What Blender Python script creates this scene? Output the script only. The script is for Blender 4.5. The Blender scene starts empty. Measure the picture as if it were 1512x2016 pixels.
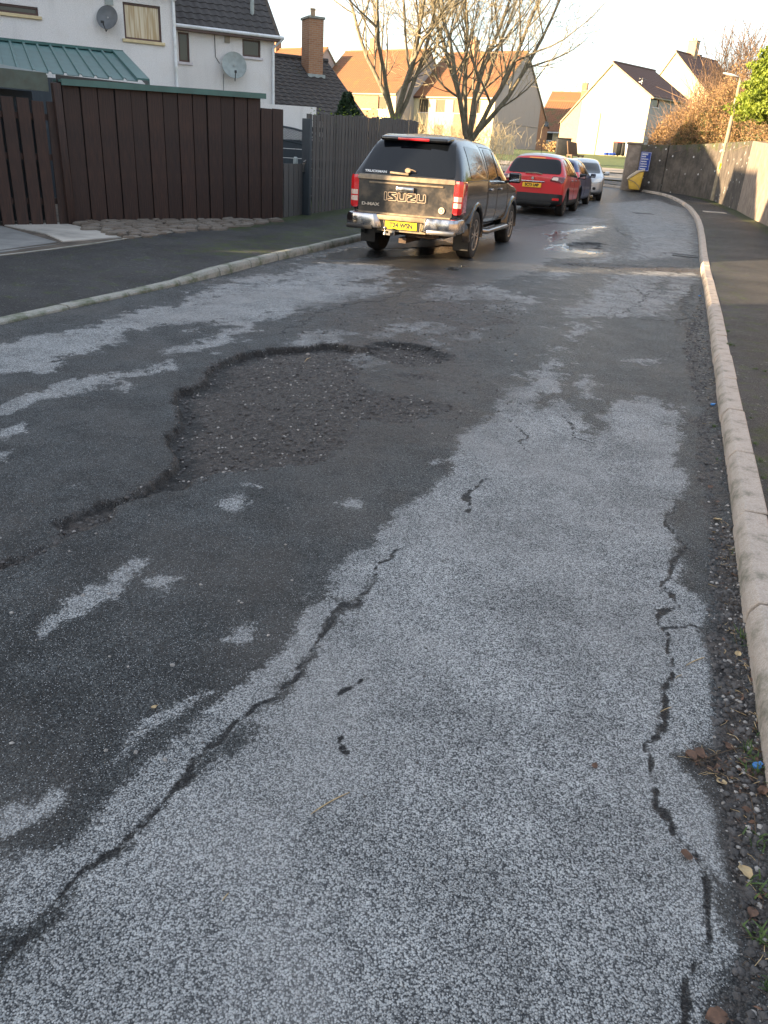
import bpy, bmesh, math, random
import numpy as np
from mathutils import Vector, Matrix
from mathutils.bvhtree import BVHTree
random.seed(7); rng = np.random.default_rng(7)
C = bpy.context.scene.collection
SC = bpy.context.scene
# ---------------------------------------------------------------- camera, sky, sun, exposure
EYE = 1.55; FPX = 1514.0; PITCH = math.radians(25.1); ROLL = math.radians(3.7)
_f = np.array([0, math.cos(PITCH), -math.sin(PITCH)]); _r0 = np.array([1., 0, 0]); _u0 = np.array([0, math.sin(PITCH), math.cos(PITCH)])
_R = math.cos(ROLL)*_r0 + math.sin(ROLL)*_u0; _U = math.cos(ROLL)*_u0 - math.sin(ROLL)*_r0
cd = bpy.data.cameras.new('camera'); cam = bpy.data.objects.new('camera', cd); C.objects.link(cam)
cd.sensor_fit = 'HORIZONTAL'; cd.sensor_width = 36; cd.lens = 36*FPX/1512; cd.clip_start = .05; cd.clip_end = 6000
M = Matrix.Identity(4)
for i in range(3): M[i][0] = _R[i]; M[i][1] = _U[i]; M[i][2] = -_f[i]
M[2][3] = EYE
cam.matrix_world = M; SC.camera = cam
SUN_EL = math.radians(12.0); SUN_AZ = math.radians(248.2)      # compass bearing of the sun, clockwise from +Y
sdir = Vector((math.sin(SUN_AZ)*math.cos(SUN_EL), math.cos(SUN_AZ)*math.cos(SUN_EL), math.sin(SUN_EL)))
W = bpy.data.worlds.new('World'); SC.world = W; W.use_nodes = True
wn = W.node_tree.nodes; wl = W.node_tree.links
sky = wn.new('ShaderNodeTexSky'); sky.sky_type = 'NISHITA'; sky.sun_disc = False
sky.sun_elevation = SUN_EL; sky.sun_rotation = SUN_AZ; sky.altitude = 50; sky.air_density = 1.0; sky.dust_density = 1.6; sky.ozone_density = 1.0
bg = wn['Background']; bg.inputs[1].default_value = 0.10
# thin bright winter cloud veiling the whole sky
vt = wn.new('ShaderNodeTexCoord'); vn = wn.new('ShaderNodeTexNoise'); vn.inputs['Scale'].default_value = 2.2; vn.inputs['Detail'].default_value = 5; wl.new(vt.outputs['Generated'], vn.inputs['Vector'])
vr = wn.new('ShaderNodeMapRange'); vr.inputs[1].default_value = .3; vr.inputs[2].default_value = .75; vr.inputs[3].default_value = .30; vr.inputs[4].default_value = .55; wl.new(vn.outputs['Fac'], vr.inputs[0])
vm = wn.new('ShaderNodeMix'); vm.data_type = 'RGBA'; wl.new(vr.outputs[0], vm.inputs[0]); wl.new(sky.outputs[0], vm.inputs[6]); vm.inputs[7].default_value = (3.3, 3.4, 3.6, 1)
wl.new(vm.outputs[2], bg.inputs[0])
sl = bpy.data.lights.new('sun', 'SUN'); sl.energy = 5.0; sl.angle = math.radians(.6); sl.color = (1, .72, .42)
so = bpy.data.objects.new('sun', sl); C.objects.link(so); so.rotation_euler = sdir.to_track_quat('Z', 'Y').to_euler()
SC.view_settings.view_transform = 'Standard'; SC.view_settings.look = 'None'
SC.view_settings.exposure = 2.42; SC.view_settings.gamma = 1; SC.view_settings.use_curve_mapping = False

# ---------------------------------------------------------------- geometry helpers
_ZY = np.array([-60, 0, 15, 19, 23, 28, 34, 38, 42, 50, 58, 68, 78, 90, 120, 300, 3000.])
_ZZ = np.array([0, 0, 0, .08, .18, .21, .26, .40, .58, 1.02, 1.5, 2.0, 2.42, 2.5, 3.2, 5, 8.])
_ys = np.arange(-60, 400, .5); _zs = np.interp(_ys, _ZY, _ZZ); _zs = np.convolve(np.pad(_zs, 4, 'edge'), np.ones(9)/9, 'valid')
def zg(Y): return np.where(np.asarray(Y) > 390, np.interp(Y, _ZY, _ZZ), np.interp(Y, _ys, _zs))
_C = np.array([0, 0, EYE])
def ray(x, y): return FPX*_f + _R*(x-756) - _U*(y-1008)
def gp(x, y, dz=0.):                     # a spot on the ground from its bearing
    d = ray(x, y); Y = 10.
    for _ in range(60):
        s = (zg(Y)+dz-EYE)/d[2] if d[2] < -1e-6 else 1
        Y = .5*Y+.5*min(max(s*d[1], .1), 300)
    return np.array([d[0]/d[1]*Y, Y, float(zg(Y))+dz])
def at(x, y, Y): d = ray(x, y); return _C+d*Y/d[1]
def hit(x, y, P0, w):                    # meets the upright plane through P0 along w: distance along w, height
    w = np.array([w[0], w[1], 0.]); w /= np.linalg.norm(w); n = np.array([-w[1], w[0], 0]); d = ray(x, y)
    P0 = np.array([P0[0], P0[1], 0.]); s = ((P0-_C)@n)/(d@n); P = _C+d*s
    return float((P-P0)@w), float(P[2])
def project(P):
    d = np.array(P, float)-_C; k = d@_f
    return 756+FPX*(d@_R)/k, 1008-FPX*(d@_U)/k

def setp(o, label=None, cat=None, group=None, kind=None):
    if label: o['label'] = label
    if cat: o['category'] = cat
    if group: o['group'] = group
    if kind: o['kind'] = kind
    return o
def thing(name, loc, rz, label, cat, group=None):
    o = bpy.data.objects.new(name, None); o.empty_display_size = .2; C.objects.link(o)
    o.location = [float(v) for v in loc]; o.rotation_euler = (0, 0, rz)
    return setp(o, label, cat, group)
def group_struct(name):
    o = bpy.data.objects.new(name, None); o.empty_display_size = .2; C.objects.link(o); o['kind'] = 'structure'; return o
def link(name, me, parent=None, loc=None, rot=None):
    o = bpy.data.objects.new(name, me); C.objects.link(o)
    if parent is not None: o.parent = parent
    if loc is not None: o.location = [float(v) for v in loc]
    if rot is not None: o.rotation_euler = rot
    return o
def copy_tree(o, parent=None):
    c = o.copy(); C.objects.link(c)
    if parent is not None: c.parent = parent
    for ch in [k for k in bpy.data.objects if k.parent == o]: copy_tree(ch, c)
    return c
class MB:
    def __init__(s): s.v = []; s.f = []; s.m = []
    def add(s, vs, fs, mi=0):
        b = len(s.v); s.v += [tuple(float(c) for c in v) for v in vs]; s.f += [tuple(b+i for i in f) for f in fs]; s.m += [mi]*len(fs)
    def box(s, x0, x1, y0, y1, z0, z1, mi=0):
        s.add([(x0,y0,z0),(x1,y0,z0),(x1,y1,z0),(x0,y1,z0),(x0,y0,z1),(x1,y0,z1),(x1,y1,z1),(x0,y1,z1)],
              [(0,3,2,1),(4,5,6,7),(0,1,5,4),(1,2,6,5),(2,3,7,6),(3,0,4,7)], mi)
    def obox(s, o, ax, ay, az, mi=0):      # oriented box from a corner and three edge vectors
        o, ax, ay, az = [np.array(k, float) for k in (o, ax, ay, az)]
        s.add([o, o+ax, o+ax+ay, o+ay, o+az, o+ax+az, o+ax+ay+az, o+ay+az],
              [(0,3,2,1),(4,5,6,7),(0,1,5,4),(1,2,6,5),(2,3,7,6),(3,0,4,7)], mi)
    def tube(s, pts, r, n=8, cap=True, mi=0):
        pts = [Vector(p) for p in pts]; rs = r if isinstance(r, (list, tuple)) else [r]*len(pts)
        vs = []; prev = None
        for i, p in enumerate(pts):
            d = (pts[min(i+1, len(pts)-1)]-pts[max(i-1, 0)]).normalized()
            a = Vector((0,0,1)) if abs(d.z) < .9 else Vector((1,0,0))
            if prev is not None: a = prev
            u = d.cross(a); 
            if u.length < 1e-6: u = d.orthogonal()
            u.normalize(); w_ = u.cross(d).normalized(); prev = w_
            for k in range(n):
                t = 2*math.pi*k/n; vs.append(p+(u*math.cos(t)+w_*math.sin(t))*rs[i])
        fs = []
        for i in range(len(pts)-1):
            for k in range(n):
                k2 = (k+1) % n; fs.append((i*n+k, i*n+k2, (i+1)*n+k2, (i+1)*n+k))
        if cap: fs.append(tuple(range(n))[::-1]); fs.append(tuple((len(pts)-1)*n+k for k in range(n)))
        s.add(vs, fs, mi)
    def lathe(s, prof, n=24, axis='x', c=(0,0,0), mi=0):   # prof: (along, radius)
        vs = []
        for a, r in prof:
            for k in range(n):
                t = 2*math.pi*k/n
                p = {'x': (a, r*math.cos(t), r*math.sin(t)), 'z': (r*math.cos(t), r*math.sin(t), a), 'y': (r*math.cos(t), a, r*math.sin(t))}[axis]
                vs.append((p[0]+c[0], p[1]+c[1], p[2]+c[2]))
        fs = [(i*n+k, i*n+(k+1)%n, (i+1)*n+(k+1)%n, (i+1)*n+k) for i in range(len(prof)-1) for k in range(n)]
        fs.append(tuple(range(n))); fs.append(tuple((len(prof)-1)*n+k for k in range(n)))
        s.add(vs, fs, mi)
    def mesh(s, name, mat, smooth=False, bevel=0, seg=2, angle=35):
        me = bpy.data.meshes.new(name); me.from_pydata(s.v, [], s.f)
        for m in (mat if isinstance(mat, (list, tuple)) else [mat]): me.materials.append(m)
        if any(s.m): me.polygons.foreach_set('material_index', s.m)
        bm = bmesh.new(); bm.from_mesh(me); bmesh.ops.recalc_face_normals(bm, faces=bm.faces)
        if bevel:
            es = [e for e in bm.edges if len(e.link_faces) == 2 and e.calc_face_angle(0) > math.radians(30)]
            bmesh.ops.bevel(bm, geom=es, offset=bevel, segments=seg, affect='EDGES', profile=.5, clamp_overlap=True)
        bm.to_mesh(me); bm.free()
        if smooth or bevel:
            me.polygons.foreach_set('use_smooth', [True]*len(me.polygons)); me.set_sharp_from_angle(angle=math.radians(angle))
        me.update(); return me
    def build(s, name, mat, parent=None, **k):
        return link(name, s.mesh(name, mat, **k), parent)
def grid_mesh(name, P, mat, smooth=True, attrs=None, parent=None):      # P: rows x cols x 3
    r, c = P.shape[:2]; me = bpy.data.meshes.new(name); nv = r*c
    i = np.arange(nv).reshape(r, c); q = np.stack([i[:-1,:-1], i[:-1,1:], i[1:,1:], i[1:,:-1]], -1).reshape(-1, 4)
    me.vertices.add(nv); me.vertices.foreach_set('co', P.reshape(-1).astype(np.float32))
    me.loops.add(q.size); me.loops.foreach_set('vertex_index', q.reshape(-1).astype(np.int32))
    me.polygons.add(len(q)); me.polygons.foreach_set('loop_start', np.arange(0, q.size, 4, dtype=np.int32))
    me.polygons.foreach_set('loop_total', np.full(len(q), 4, np.int32))
    me.update(calc_edges=True)
    me.polygons.foreach_set('use_smooth', np.full(len(q), smooth))
    for k, v in (attrs or {}).items():
        a = me.attributes.new(k, 'FLOAT', 'POINT'); a.data.foreach_set('value', v.reshape(-1).astype(np.float32))
    me.materials.append(mat); me.update()
    return link(name, me, parent)
def fast_mesh(name, V, Fq, mat, smooth=False):       # many quads or triangles at once
    V = np.asarray(V, np.float32); Fq = np.asarray(Fq, np.int32); k = Fq.shape[1]; me = bpy.data.meshes.new(name)
    me.vertices.add(len(V)); me.vertices.foreach_set('co', V.reshape(-1))
    me.loops.add(Fq.size); me.loops.foreach_set('vertex_index', Fq.reshape(-1))
    me.polygons.add(len(Fq)); me.polygons.foreach_set('loop_start', np.arange(0, Fq.size, k, dtype=np.int32))
    me.polygons.foreach_set('loop_total', np.full(len(Fq), k, np.int32)); me.update(calc_edges=True)
    if smooth: me.polygons.foreach_set('use_smooth', np.full(len(Fq), True))
    for m in (mat if isinstance(mat, (list, tuple)) else [mat]): me.materials.append(m)
    return me

# ---------------------------------------------------------------- materials
class NT:
    def __init__(s, name):
        s.m = bpy.data.materials.new(name); s.m.use_nodes = True; s.t = s.m.node_tree; s.n = s.t.nodes; s.l = s.t.links
        s.b = s.n['Principled BSDF']; s.co = s.n.new('ShaderNodeTexCoord').outputs['Object']
    def sock(s, v, i):
        if hasattr(v, 'is_output') or isinstance(v, bpy.types.NodeSocket): s.l.new(v, i)
        elif isinstance(v, (tuple, list)) and len(v) == 3 and i.type == 'RGBA': i.default_value = (*v, 1)
        else: i.default_value = v
    def noise(s, scale, detail=4, rough=.55, vec=None, color=False, dim='3D'):
        n = s.n.new('ShaderNodeTexNoise'); n.noise_dimensions = dim; n.inputs['Scale'].default_value = scale; n.inputs['Detail'].default_value = detail
        n.inputs['Roughness'].default_value = rough; s.l.new(vec or s.co, n.inputs['Vector']); return n.outputs['Color' if color else 'Fac']
    def vor(s, scale, feat='F1', out='Distance', vec=None, dim='2D', rand=1):
        n = s.n.new('ShaderNodeTexVoronoi'); n.voronoi_dimensions = dim; n.feature = feat; n.inputs['Scale'].default_value = scale; n.inputs['Randomness'].default_value = rand
        s.l.new(vec or s.co, n.inputs['Vector']); return n.outputs[out]
    def math(s, op, a, b=0., c=0., clamp=False):
        n = s.n.new('ShaderNodeMath'); n.operation = op; n.use_clamp = clamp
        for k, v in enumerate((a, b, c)):
            if k < len(n.inputs): s.sock(v, n.inputs[k])
        return n.outputs[0]
    def ramp(s, v, lo, hi, a=0., b=1., smooth=True):
        n = s.n.new('ShaderNodeMapRange'); n.interpolation_type = 'SMOOTHSTEP' if smooth else 'LINEAR'
        s.sock(v, n.inputs[0]); n.inputs[1].default_value = lo; n.inputs[2].default_value = hi; n.inputs[3].default_value = a; n.inputs[4].default_value = b
        return n.outputs[0]
    def mix(s, f, a, b, mode='MIX'):
        n = s.n.new('ShaderNodeMix'); n.data_type = 'RGBA'; n.blend_type = mode
        s.sock(f, n.inputs[0]); s.sock(a, n.inputs[6]); s.sock(b, n.inputs[7]); return n.outputs[2]
    def fmix(s, f, a, b):
        n = s.n.new('ShaderNodeMix'); n.data_type = 'FLOAT'; s.sock(f, n.inputs[0]); s.sock(a, n.inputs[2]); s.sock(b, n.inputs[3]); return n.outputs[0]
    def attr(s, name):
        n = s.n.new('ShaderNodeAttribute'); n.attribute_name = name; return n.outputs['Fac']
    def rnd(s):
        return s.n.new('ShaderNodeObjectInfo').outputs['Random']
    def sep(s, v=None):
        n = s.n.new('ShaderNodeSeparateXYZ'); s.l.new(v or s.co, n.inputs[0]); return n.outputs
    def mapv(s, scale=(1,1,1), rot=(0,0,0), loc=(0,0,0), vec=None):
        n = s.n.new('ShaderNodeMapping'); n.inputs['Scale'].default_value = scale; n.inputs['Rotation'].default_value = rot; n.inputs['Location'].default_value = loc
        s.l.new(vec or s.co, n.inputs[0]); return n.outputs[0]
    def world(s):
        return s.n.new('ShaderNodeNewGeometry').outputs['Position']
    def bump(s, h, strength=.5, dist=.01, prev=None):
        n = s.n.new('ShaderNodeBump'); n.inputs['Strength'].default_value = strength; n.inputs['Distance'].default_value = dist
        s.l.new(h, n.inputs['Height'])
        if prev is not None: s.l.new(prev, n.inputs['Normal'])
        return n.outputs[0]
    def out(s, col=None, rough=None, nor=None, metal=None, **k):
        if col is not None: s.sock(col, s.b.inputs['Base Color'])
        if rough is not None: s.sock(rough, s.b.inputs['Roughness'])
        if nor is not None: s.l.new(nor, s.b.inputs['Normal'])
        if metal is not None: s.sock(metal, s.b.inputs['Metallic'])
        for kk, v in k.items(): s.sock(v, s.b.inputs[kk.replace('_', ' ')])
        return s.m
def varied(name, col, rough=.7, amt=.25, scale=6, bump=0, bscale=60, metal=0, dirt=None, per=0.):
    t = NT(name); n = t.noise(scale, 5); lo = tuple(c*(1-amt) for c in col); hi = tuple(min(1, c*(1+amt)) for c in col)
    c = t.mix(t.ramp(n, .3, .7), lo, hi)
    if per: c = t.mix(t.math('MULTIPLY', t.rnd(), per), c, tuple(k*.35 for k in col))
    if dirt: c = t.mix(t.ramp(t.noise(scale*.4, 6), .5, .75), c, dirt)
    nor = t.bump(t.noise(bscale, 4), bump, .02) if bump else None
    return t.out(c, rough, nor, metal)

def asphalt_mat(kind='road'):
    t = NT('asphalt_'+kind); wv = t.world()
    if kind == 'road':
        amp = t.attr('ra'); lp = t.attr('lp'); cr = t.attr('cr'); gv = t.attr('gv'); wt = t.attr('wt'); mud = t.attr('mud')
    # stone chips
    vc = t.vor(205, out='Color', vec=wv); vs = t.sep(vc); vd = t.vor(205, vec=wv); v2 = t.sep(t.vor(62, out='Color', vec=wv))
    n1 = t.noise(260, 3, .6, vec=wv, dim='2D'); n2 = t.noise(5, 6, .65, vec=wv, dim='2D'); n3 = t.noise(28, 5, .65, vec=wv, dim='2D'); n4 = t.noise(1.3, 5, .6, vec=wv, dim='2D')
    c2 = t.sep(t.vor(330, out='Color', vec=wv))[1]; c3 = t.sep(t.vor(125, out='Color', vec=wv))[0]
    chip = t.math('ADD', t.math('ADD', t.math('MULTIPLY', vs[0], .34), t.math('MULTIPLY', c2, .30)), t.math('ADD', t.math('MULTIPLY', c3, .17), t.math('MULTIPLY', n1, .35)))
    chip = t.math('MULTIPLY', chip, t.ramp(vd, .35, .8, 1, .55))
    if kind == 'road':
        n5_ = t.noise(2.3, 5, .7, vec=wv, dim='2D')
        w1 = t.math('MULTIPLY', t.math('SUBTRACT', n2, .5), 3.4); w2 = t.math('MULTIPLY', t.math('SUBTRACT', n3, .5), 1.8); w3 = t.math('MULTIPLY', t.math('SUBTRACT', t.math('ADD', t.math('MULTIPLY', vs[1], .5), t.math('MULTIPLY', c3, .5)), .5), 1.1)
        w4 = t.math('ADD', t.math('MULTIPLY', t.ramp(t.noise(7.5, 6, .7, vec=t.mapv((1, .8, 1), loc=(9, 4, 0), vec=wv), dim='2D'), .54, .66), -3.2), t.math('MULTIPLY', t.ramp(t.noise(4.2, 6, .7, vec=t.mapv(loc=(31, 14, 0), vec=wv), dim='2D'), .58, .68), 2.6))
        w4 = t.math('MULTIPLY', w4, t.ramp(amp, .045, .13))
        wob0 = t.math('MULTIPLY', t.math('ADD', t.math('ADD', w1, w2), w3), amp); wob = wob0
        L = t.ramp(t.math('ADD', t.math('ADD', lp, wob), t.math('MULTIPLY', w4, amp)), -.012, .02)
        cw = t.math('ADD', t.math('ADD', cr, t.math('MULTIPLY', t.math('SUBTRACT', n3, .5), .022)), t.math('MULTIPLY', t.math('SUBTRACT', n2, .5), .016))
        K = t.math('MULTIPLY', t.ramp(cw, -.0085, .002), t.ramp(t.math('ADD', n3, t.math('MULTIPLY', cr, 12)), .27, .40))
        G = t.ramp(t.math('ADD', gv, t.math('MULTIPLY', wob, .8)), -.02, .05)
        G = t.math('MULTIPLY', G, t.ramp(lp, .0, .06, 1, 0))
        WT = t.ramp(t.math('ADD', wt, t.math('MULTIPLY', wob, .9)), -.02, .06)
        MD = t.math('MULTIPLY', t.ramp(t.math('ADD', mud, t.math('MULTIPLY', wob, 1.5)), -.25, .35), t.ramp(n5_, .3, .7, .15, .7))
        # fine map cracking where the attribute says so
        av = t.vor(5.2, 'DISTANCE_TO_EDGE', 'Distance', vec=t.mix(.12, wv, t.noise(9, 3, vec=wv, color=True)))
        AC = t.math('MULTIPLY', t.ramp(av, .012, .03, 1, 0), t.ramp(t.attr('al'), -.05, .1))
        L = t.math('MULTIPLY', L, t.math('SUBTRACT', 1, t.math('MAXIMUM', K, AC)), clamp=True)
        lightc = t.mix(t.ramp(chip, .25, .88), (.034,.038,.043), (.505,.52,.52))
        lightc = t.mix(1, lightc, t.mix(t.ramp(t.noise(2.6, 7, .75, vec=wv, dim='2D'), .3, .7), (.70,.70,.70), (1.18,1.18,1.18)), 'MULTIPLY')
        lightc = t.mix(t.ramp(n4, .35, .75), lightc, t.mix(.5, lightc, (.20,.195,.19)))
        darkc = t.mix(t.ramp(chip, .3, .95), (.008,.009,.010), (.098,.106,.108))
        n5 = t.noise(3.1, 6, .7, vec=wv, dim='2D'); darkc = t.mix(1, darkc, t.mix(t.ramp(n5, .3, .7), (.62,.62,.62), (1.4,1.4,1.4)), 'MULTIPLY')
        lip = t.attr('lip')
        darkc = t.mix(t.math('MULTIPLY', t.ramp(n4, .4, .7), .4), darkc, (.075,.068,.062))
        col = t.mix(L, darkc, lightc)
        speck = t.math('MULTIPLY', t.ramp(vs[2], .89, .92), t.ramp(vd, .25, .32, 1, 0))
        col = t.mix(t.math('MULTIPLY', speck, .8), col, (.45,.46,.47))  # pale chips that also put wet glints into the colour
        gc = t.mix(t.ramp(t.math('ADD', t.math('MULTIPLY', v2[0], .6), t.math('MULTIPLY', vs[0], .4)), .2, .85), (.012,.0105,.010), (.086,.072,.064))
        col = t.mix(G, col, gc)
        col = t.mix(MD, col, t.mix(t.ramp(chip, .3, .9), (.020,.017,.015), (.100,.084,.074)))
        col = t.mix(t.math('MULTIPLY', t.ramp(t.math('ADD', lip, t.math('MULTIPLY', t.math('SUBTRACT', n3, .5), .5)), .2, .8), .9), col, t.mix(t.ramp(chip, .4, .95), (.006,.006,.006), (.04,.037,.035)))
        col = t.mix(WT, col, t.mix(.55, col, (.012,.013,.015)))
        col = t.mix(t.math('MAXIMUM', K, t.math('MULTIPLY', AC, .6)), col, t.mix(t.ramp(chip, .4, .9), (.008,.008,.009), (.05,.05,.05)))
        rough = t.math('ADD', t.fmix(L, .50, .72), t.math('MULTIPLY', t.math('SUBTRACT', vs[1], .5), .35))
        pud = t.ramp(t.math('ADD', t.attr('pd'), t.math('MULTIPLY', wob, .25)), -.01, .02)
        rough = t.fmix(WT, rough, .3); rough = t.fmix(pud, rough, .10)
        hb = t.math('MULTIPLY', t.math('SUBTRACT', 1, vd), t.math('ADD', .4, vs[0]))
        hb = t.math('SUBTRACT', hb, t.math('MULTIPLY', K, 3))
        hb = t.math('MULTIPLY', hb, t.math('SUBTRACT', 1, t.math('MULTIPLY', pud, .85)))
        nor = t.bump(hb, .6, .005)
        nor = t.bump(t.math('MULTIPLY', t.math('SUBTRACT', 1, t.math('MULTIPLY', pud, .8)), t.noise(38, 5, .7, vec=wv, dim='2D')), .55, .016, nor)
        return t.out(col, rough, nor, Specular_IOR_Level=t.fmix(WT, .22, .6))
    d = t.mix(t.ramp(chip, .2, .9), (.020,.021,.023), (.075,.076,.08))
    d = t.mix(t.math('MULTIPLY', t.ramp(n4, .35, .7), .5), d, (.055,.053,.05))
    speck = t.math('MULTIPLY', t.ramp(v2[2], .975, .985), t.ramp(vd, .3, .34, 1, 0)); d = t.mix(speck, d, (.35,.34,.32))
    ms = t.ramp(t.math('ADD', t.attr('ms'), t.math('MULTIPLY', t.math('SUBTRACT', n2, .5), 1.6)), .35, .75)
    d = t.mix(t.math('MULTIPLY', ms, .85), d, t.mix(n3, (.025,.04,.010), (.07,.095,.022)))
    rough = t.math('ADD', .6, t.math('MULTIPLY', t.math('SUBTRACT', vs[1], .5), .3))
    n5 = t.noise(.8, 6, .7, vec=wv, dim='2D'); d = t.mix(1, d, t.mix(t.ramp(n5, .3, .7), (.65,.65,.65), (1.3,1.3,1.3)), 'MULTIPLY')
    return t.out(d, rough, t.bump(t.math('MULTIPLY', t.math('SUBTRACT', 1, vd), t.math('ADD', .4, vs[0])), 1.0, .009), Specular_IOR_Level=.25)

MAT = {}
MAT['road'] = asphalt_mat(); MAT['path'] = asphalt_mat('path')
MAT['kerb_pink'] = (lambda t: t.out(t.mix(t.ramp(t.noise(3, 6, .7), .52, .75), t.mix(t.ramp(t.noise(140, 3), .3, .7), t.mix(t.rnd(), (.32,.27,.225), (.36,.30,.25)), (.44,.38,.33)), (.085,.09,.055)), .85, t.bump(t.noise(120, 4), .5, .006)))(NT('kerb_concrete'))
MAT['kerb_grey'] = (lambda t: t.out(t.mix(t.ramp(t.noise(4, 6, .7), .45, .7), t.mix(t.ramp(t.noise(140, 3), .3, .7), (.17,.17,.15), (.32,.315,.28)), (.085,.10,.06)), .85, t.bump(t.noise(90, 4), .6, .008)))(NT('kerb_mossy'))
MAT['grass'] = (lambda t: t.out(t.mix(t.ramp(t.noise(2.2, 6, .7), .3, .7), (.045,.075,.018), (.10,.135,.035)), .9, t.bump(t.noise(40, 5), .6, .05)))(NT('grass'))
MAT['soil'] = varied('soil', (.07,.055,.042), .95, .4, 3, .5, 40)
MAT['slab'] = varied('pale_concrete', (.36,.335,.30), .85, .12, 2, .25, 90, dirt=(.17,.165,.15))
MAT['slab_dark'] = varied('grey_concrete', (.15,.15,.145), .85, .2, 3, .3, 90)
MAT['tan'] = varied('tan_paving', (.27,.235,.19), .85, .12, 3, .2, 60)
def harl(name, col, stain=.3):
    t = NT(name); n = t.noise(1.1, 6, .65); s = t.noise(2.0, 4, vec=t.mapv((1.8, 1.8, .25)))
    c = t.mix(t.ramp(t.noise(45, 4, .7), .35, .65), tuple(k*.78 for k in col), col)
    c = t.mix(t.math('MULTIPLY', t.ramp(s, .5, .8), stain), c, tuple(k*.55 for k in col))
    c = t.mix(t.math('MULTIPLY', t.ramp(n, .5, .75), stain), c, (col[0]*.75, col[1]*.68, col[2]*.6))
    return t.out(c, .95, t.bump(t.noise(38, 5, .7), .9, .03))
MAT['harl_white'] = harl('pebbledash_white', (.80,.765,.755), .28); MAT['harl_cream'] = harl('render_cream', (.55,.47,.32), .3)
MAT['harl_grey'] = harl('render_grey', (.38,.35,.33), .25); MAT['harl_shade'] = harl('render_shaded', (.40,.365,.34), .3)  # greyer renders for walls in shade, the shade put into their colour
def brick(name, a, b, mortar, sc=1):
    t = NT(name); n = t.n.new('ShaderNodeTexBrick'); s = t.sep(); cm = t.n.new('ShaderNodeCombineXYZ')
    t.l.new(t.math('ADD', s[0], s[1]), cm.inputs[0]); t.l.new(s[2], cm.inputs[1]); t.l.new(cm.outputs[0], n.inputs[0])
    n.inputs['Scale'].default_value = 1; n.inputs['Brick Width'].default_value = .225*sc; n.inputs['Row Height'].default_value = .075*sc; n.inputs['Mortar Size'].default_value = .009
    n.inputs['Color1'].default_value = (*a, 1); n.inputs['Color2'].default_value = (*b, 1); n.inputs['Mortar'].default_value = (*mortar, 1)
    c = t.mix(t.math('MULTIPLY', t.noise(6, 4), .35), n.outputs[0], tuple(k*.5 for k in a))
    return t.out(c, .9, t.bump(t.math('SUBTRACT', 1, n.outputs['Fac']), .5, .01))
MAT['brick'] = brick('red_brick', (.30,.135,.07), (.38,.19,.10), (.33,.27,.2)); MAT['brick_tan'] = brick('tan_brick', (.34,.23,.14), (.40,.28,.18), (.36,.3,.22))
def wood(name, a, b, rough=.7):
    t = NT(name); g = t.noise(6, 6, .65, vec=t.mapv((9, 9, .55), loc=(0,0,0))); g2 = t.noise(40, 3, .6, vec=t.mapv((4, 4, .35)))
    c = t.mix(t.ramp(g, .3, .7), a, b); c = t.mix(t.math('MULTIPLY', t.rnd(), .45), c, tuple(k*.55 for k in a))
    c = t.mix(t.math('MULTIPLY', t.ramp(t.noise(3.1, 5), .58, .75), .35), c, tuple(k*1.9+.01 for k in b))
    return t.out(c, rough, t.bump(t.math('ADD', g, t.math('MULTIPLY', g2, .5)), .35, .01))
MAT['wood_brown'] = wood('brown_stained_wood', (.015,.006,.0045), (.050,.020,.012)); MAT['wood_grey'] = wood('grey_painted_wood', (.050,.047,.047), (.082,.074,.070))
MAT['wood_slate'] = wood('slate_painted_wood', (.022,.030,.038), (.035,.046,.056)); MAT['wood_light'] = wood('worn_wood', (.12,.075,.045), (.17,.11,.07))
MAT['green_metal'] = (lambda t: t.out(t.mix(t.ramp(t.noise(3, 5), .3, .7), (.020,.075,.072), (.032,.105,.098)), .38, t.bump(t.noise(8, 3), .1, .02), .1))(NT('green_sheet_metal'))
MAT['dark_sheet'] = varied('dark_green_sheet', (.022,.045,.04), .35, .3, 5, .2, 10)
def tile(name, a, b, moss=(.06,.075,.02), m=.0):
    t = NT(name); wv = t.world(); c = t.mix(t.ramp(t.noise(22, 4, vec=wv), .3, .7), a, b); c = t.mix(t.math('MULTIPLY', t.rnd(), .35), c, tuple(k*.5 for k in a))
    c = t.mix(t.ramp(t.noise(.8, 6, .7, vec=wv), .62-m, .75-m), c, moss)
    return t.out(c, .75, t.bump(t.noise(60, 3, vec=wv), .3, .01))
MAT['tile_dark'] = tile('dark_concrete_tile', (.030,.026,.025), (.052,.045,.042), m=-.02); MAT['tile_red'] = tile('red_clay_tile', (.19,.083,.038), (.27,.122,.055), (.115,.10,.035), .10)
MAT['tile_brown'] = tile('brown_concrete_tile', (.105,.055,.040), (.15,.08,.058), (.05,.055,.02), .02)
MAT['upvc_brown'] = varied('brown_window_frame', (.060,.022,.017), .4, .15); MAT['upvc_white'] = varied('white_plastic', (.62,.63,.65), .35, .06, dirt=(.45,.45,.42))
MAT['sill_cream'] = varied('cream_painted_sill', (.55,.44,.26), .7, .1); MAT['sill_white'] = varied('pale_sill', (.52,.48,.5), .7, .1)
def glass(name, col=(.003,.004,.006), r=.03, curtain=None):
    t = NT(name)
    if curtain: col = t.mix(t.ramp(t.noise(7, 2, vec=t.mapv((3, 3, .15))), .35, .65), col, curtain)
    return t.out(col, r, None, 0, Specular_IOR_Level=.38, Coat_Weight=.05, Coat_Roughness=.02)
MAT['glass'] = glass('dark_glass'); MAT['glass_curtain_warm'] = glass('warm_curtained_glass', (.36,.25,.13), .15, (.55,.46,.33)); MAT['glass_pane'] = glass('window_glass', (.05,.045,.035), .05)  # curtained pane carries the window's warm reflection in its colour
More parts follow.
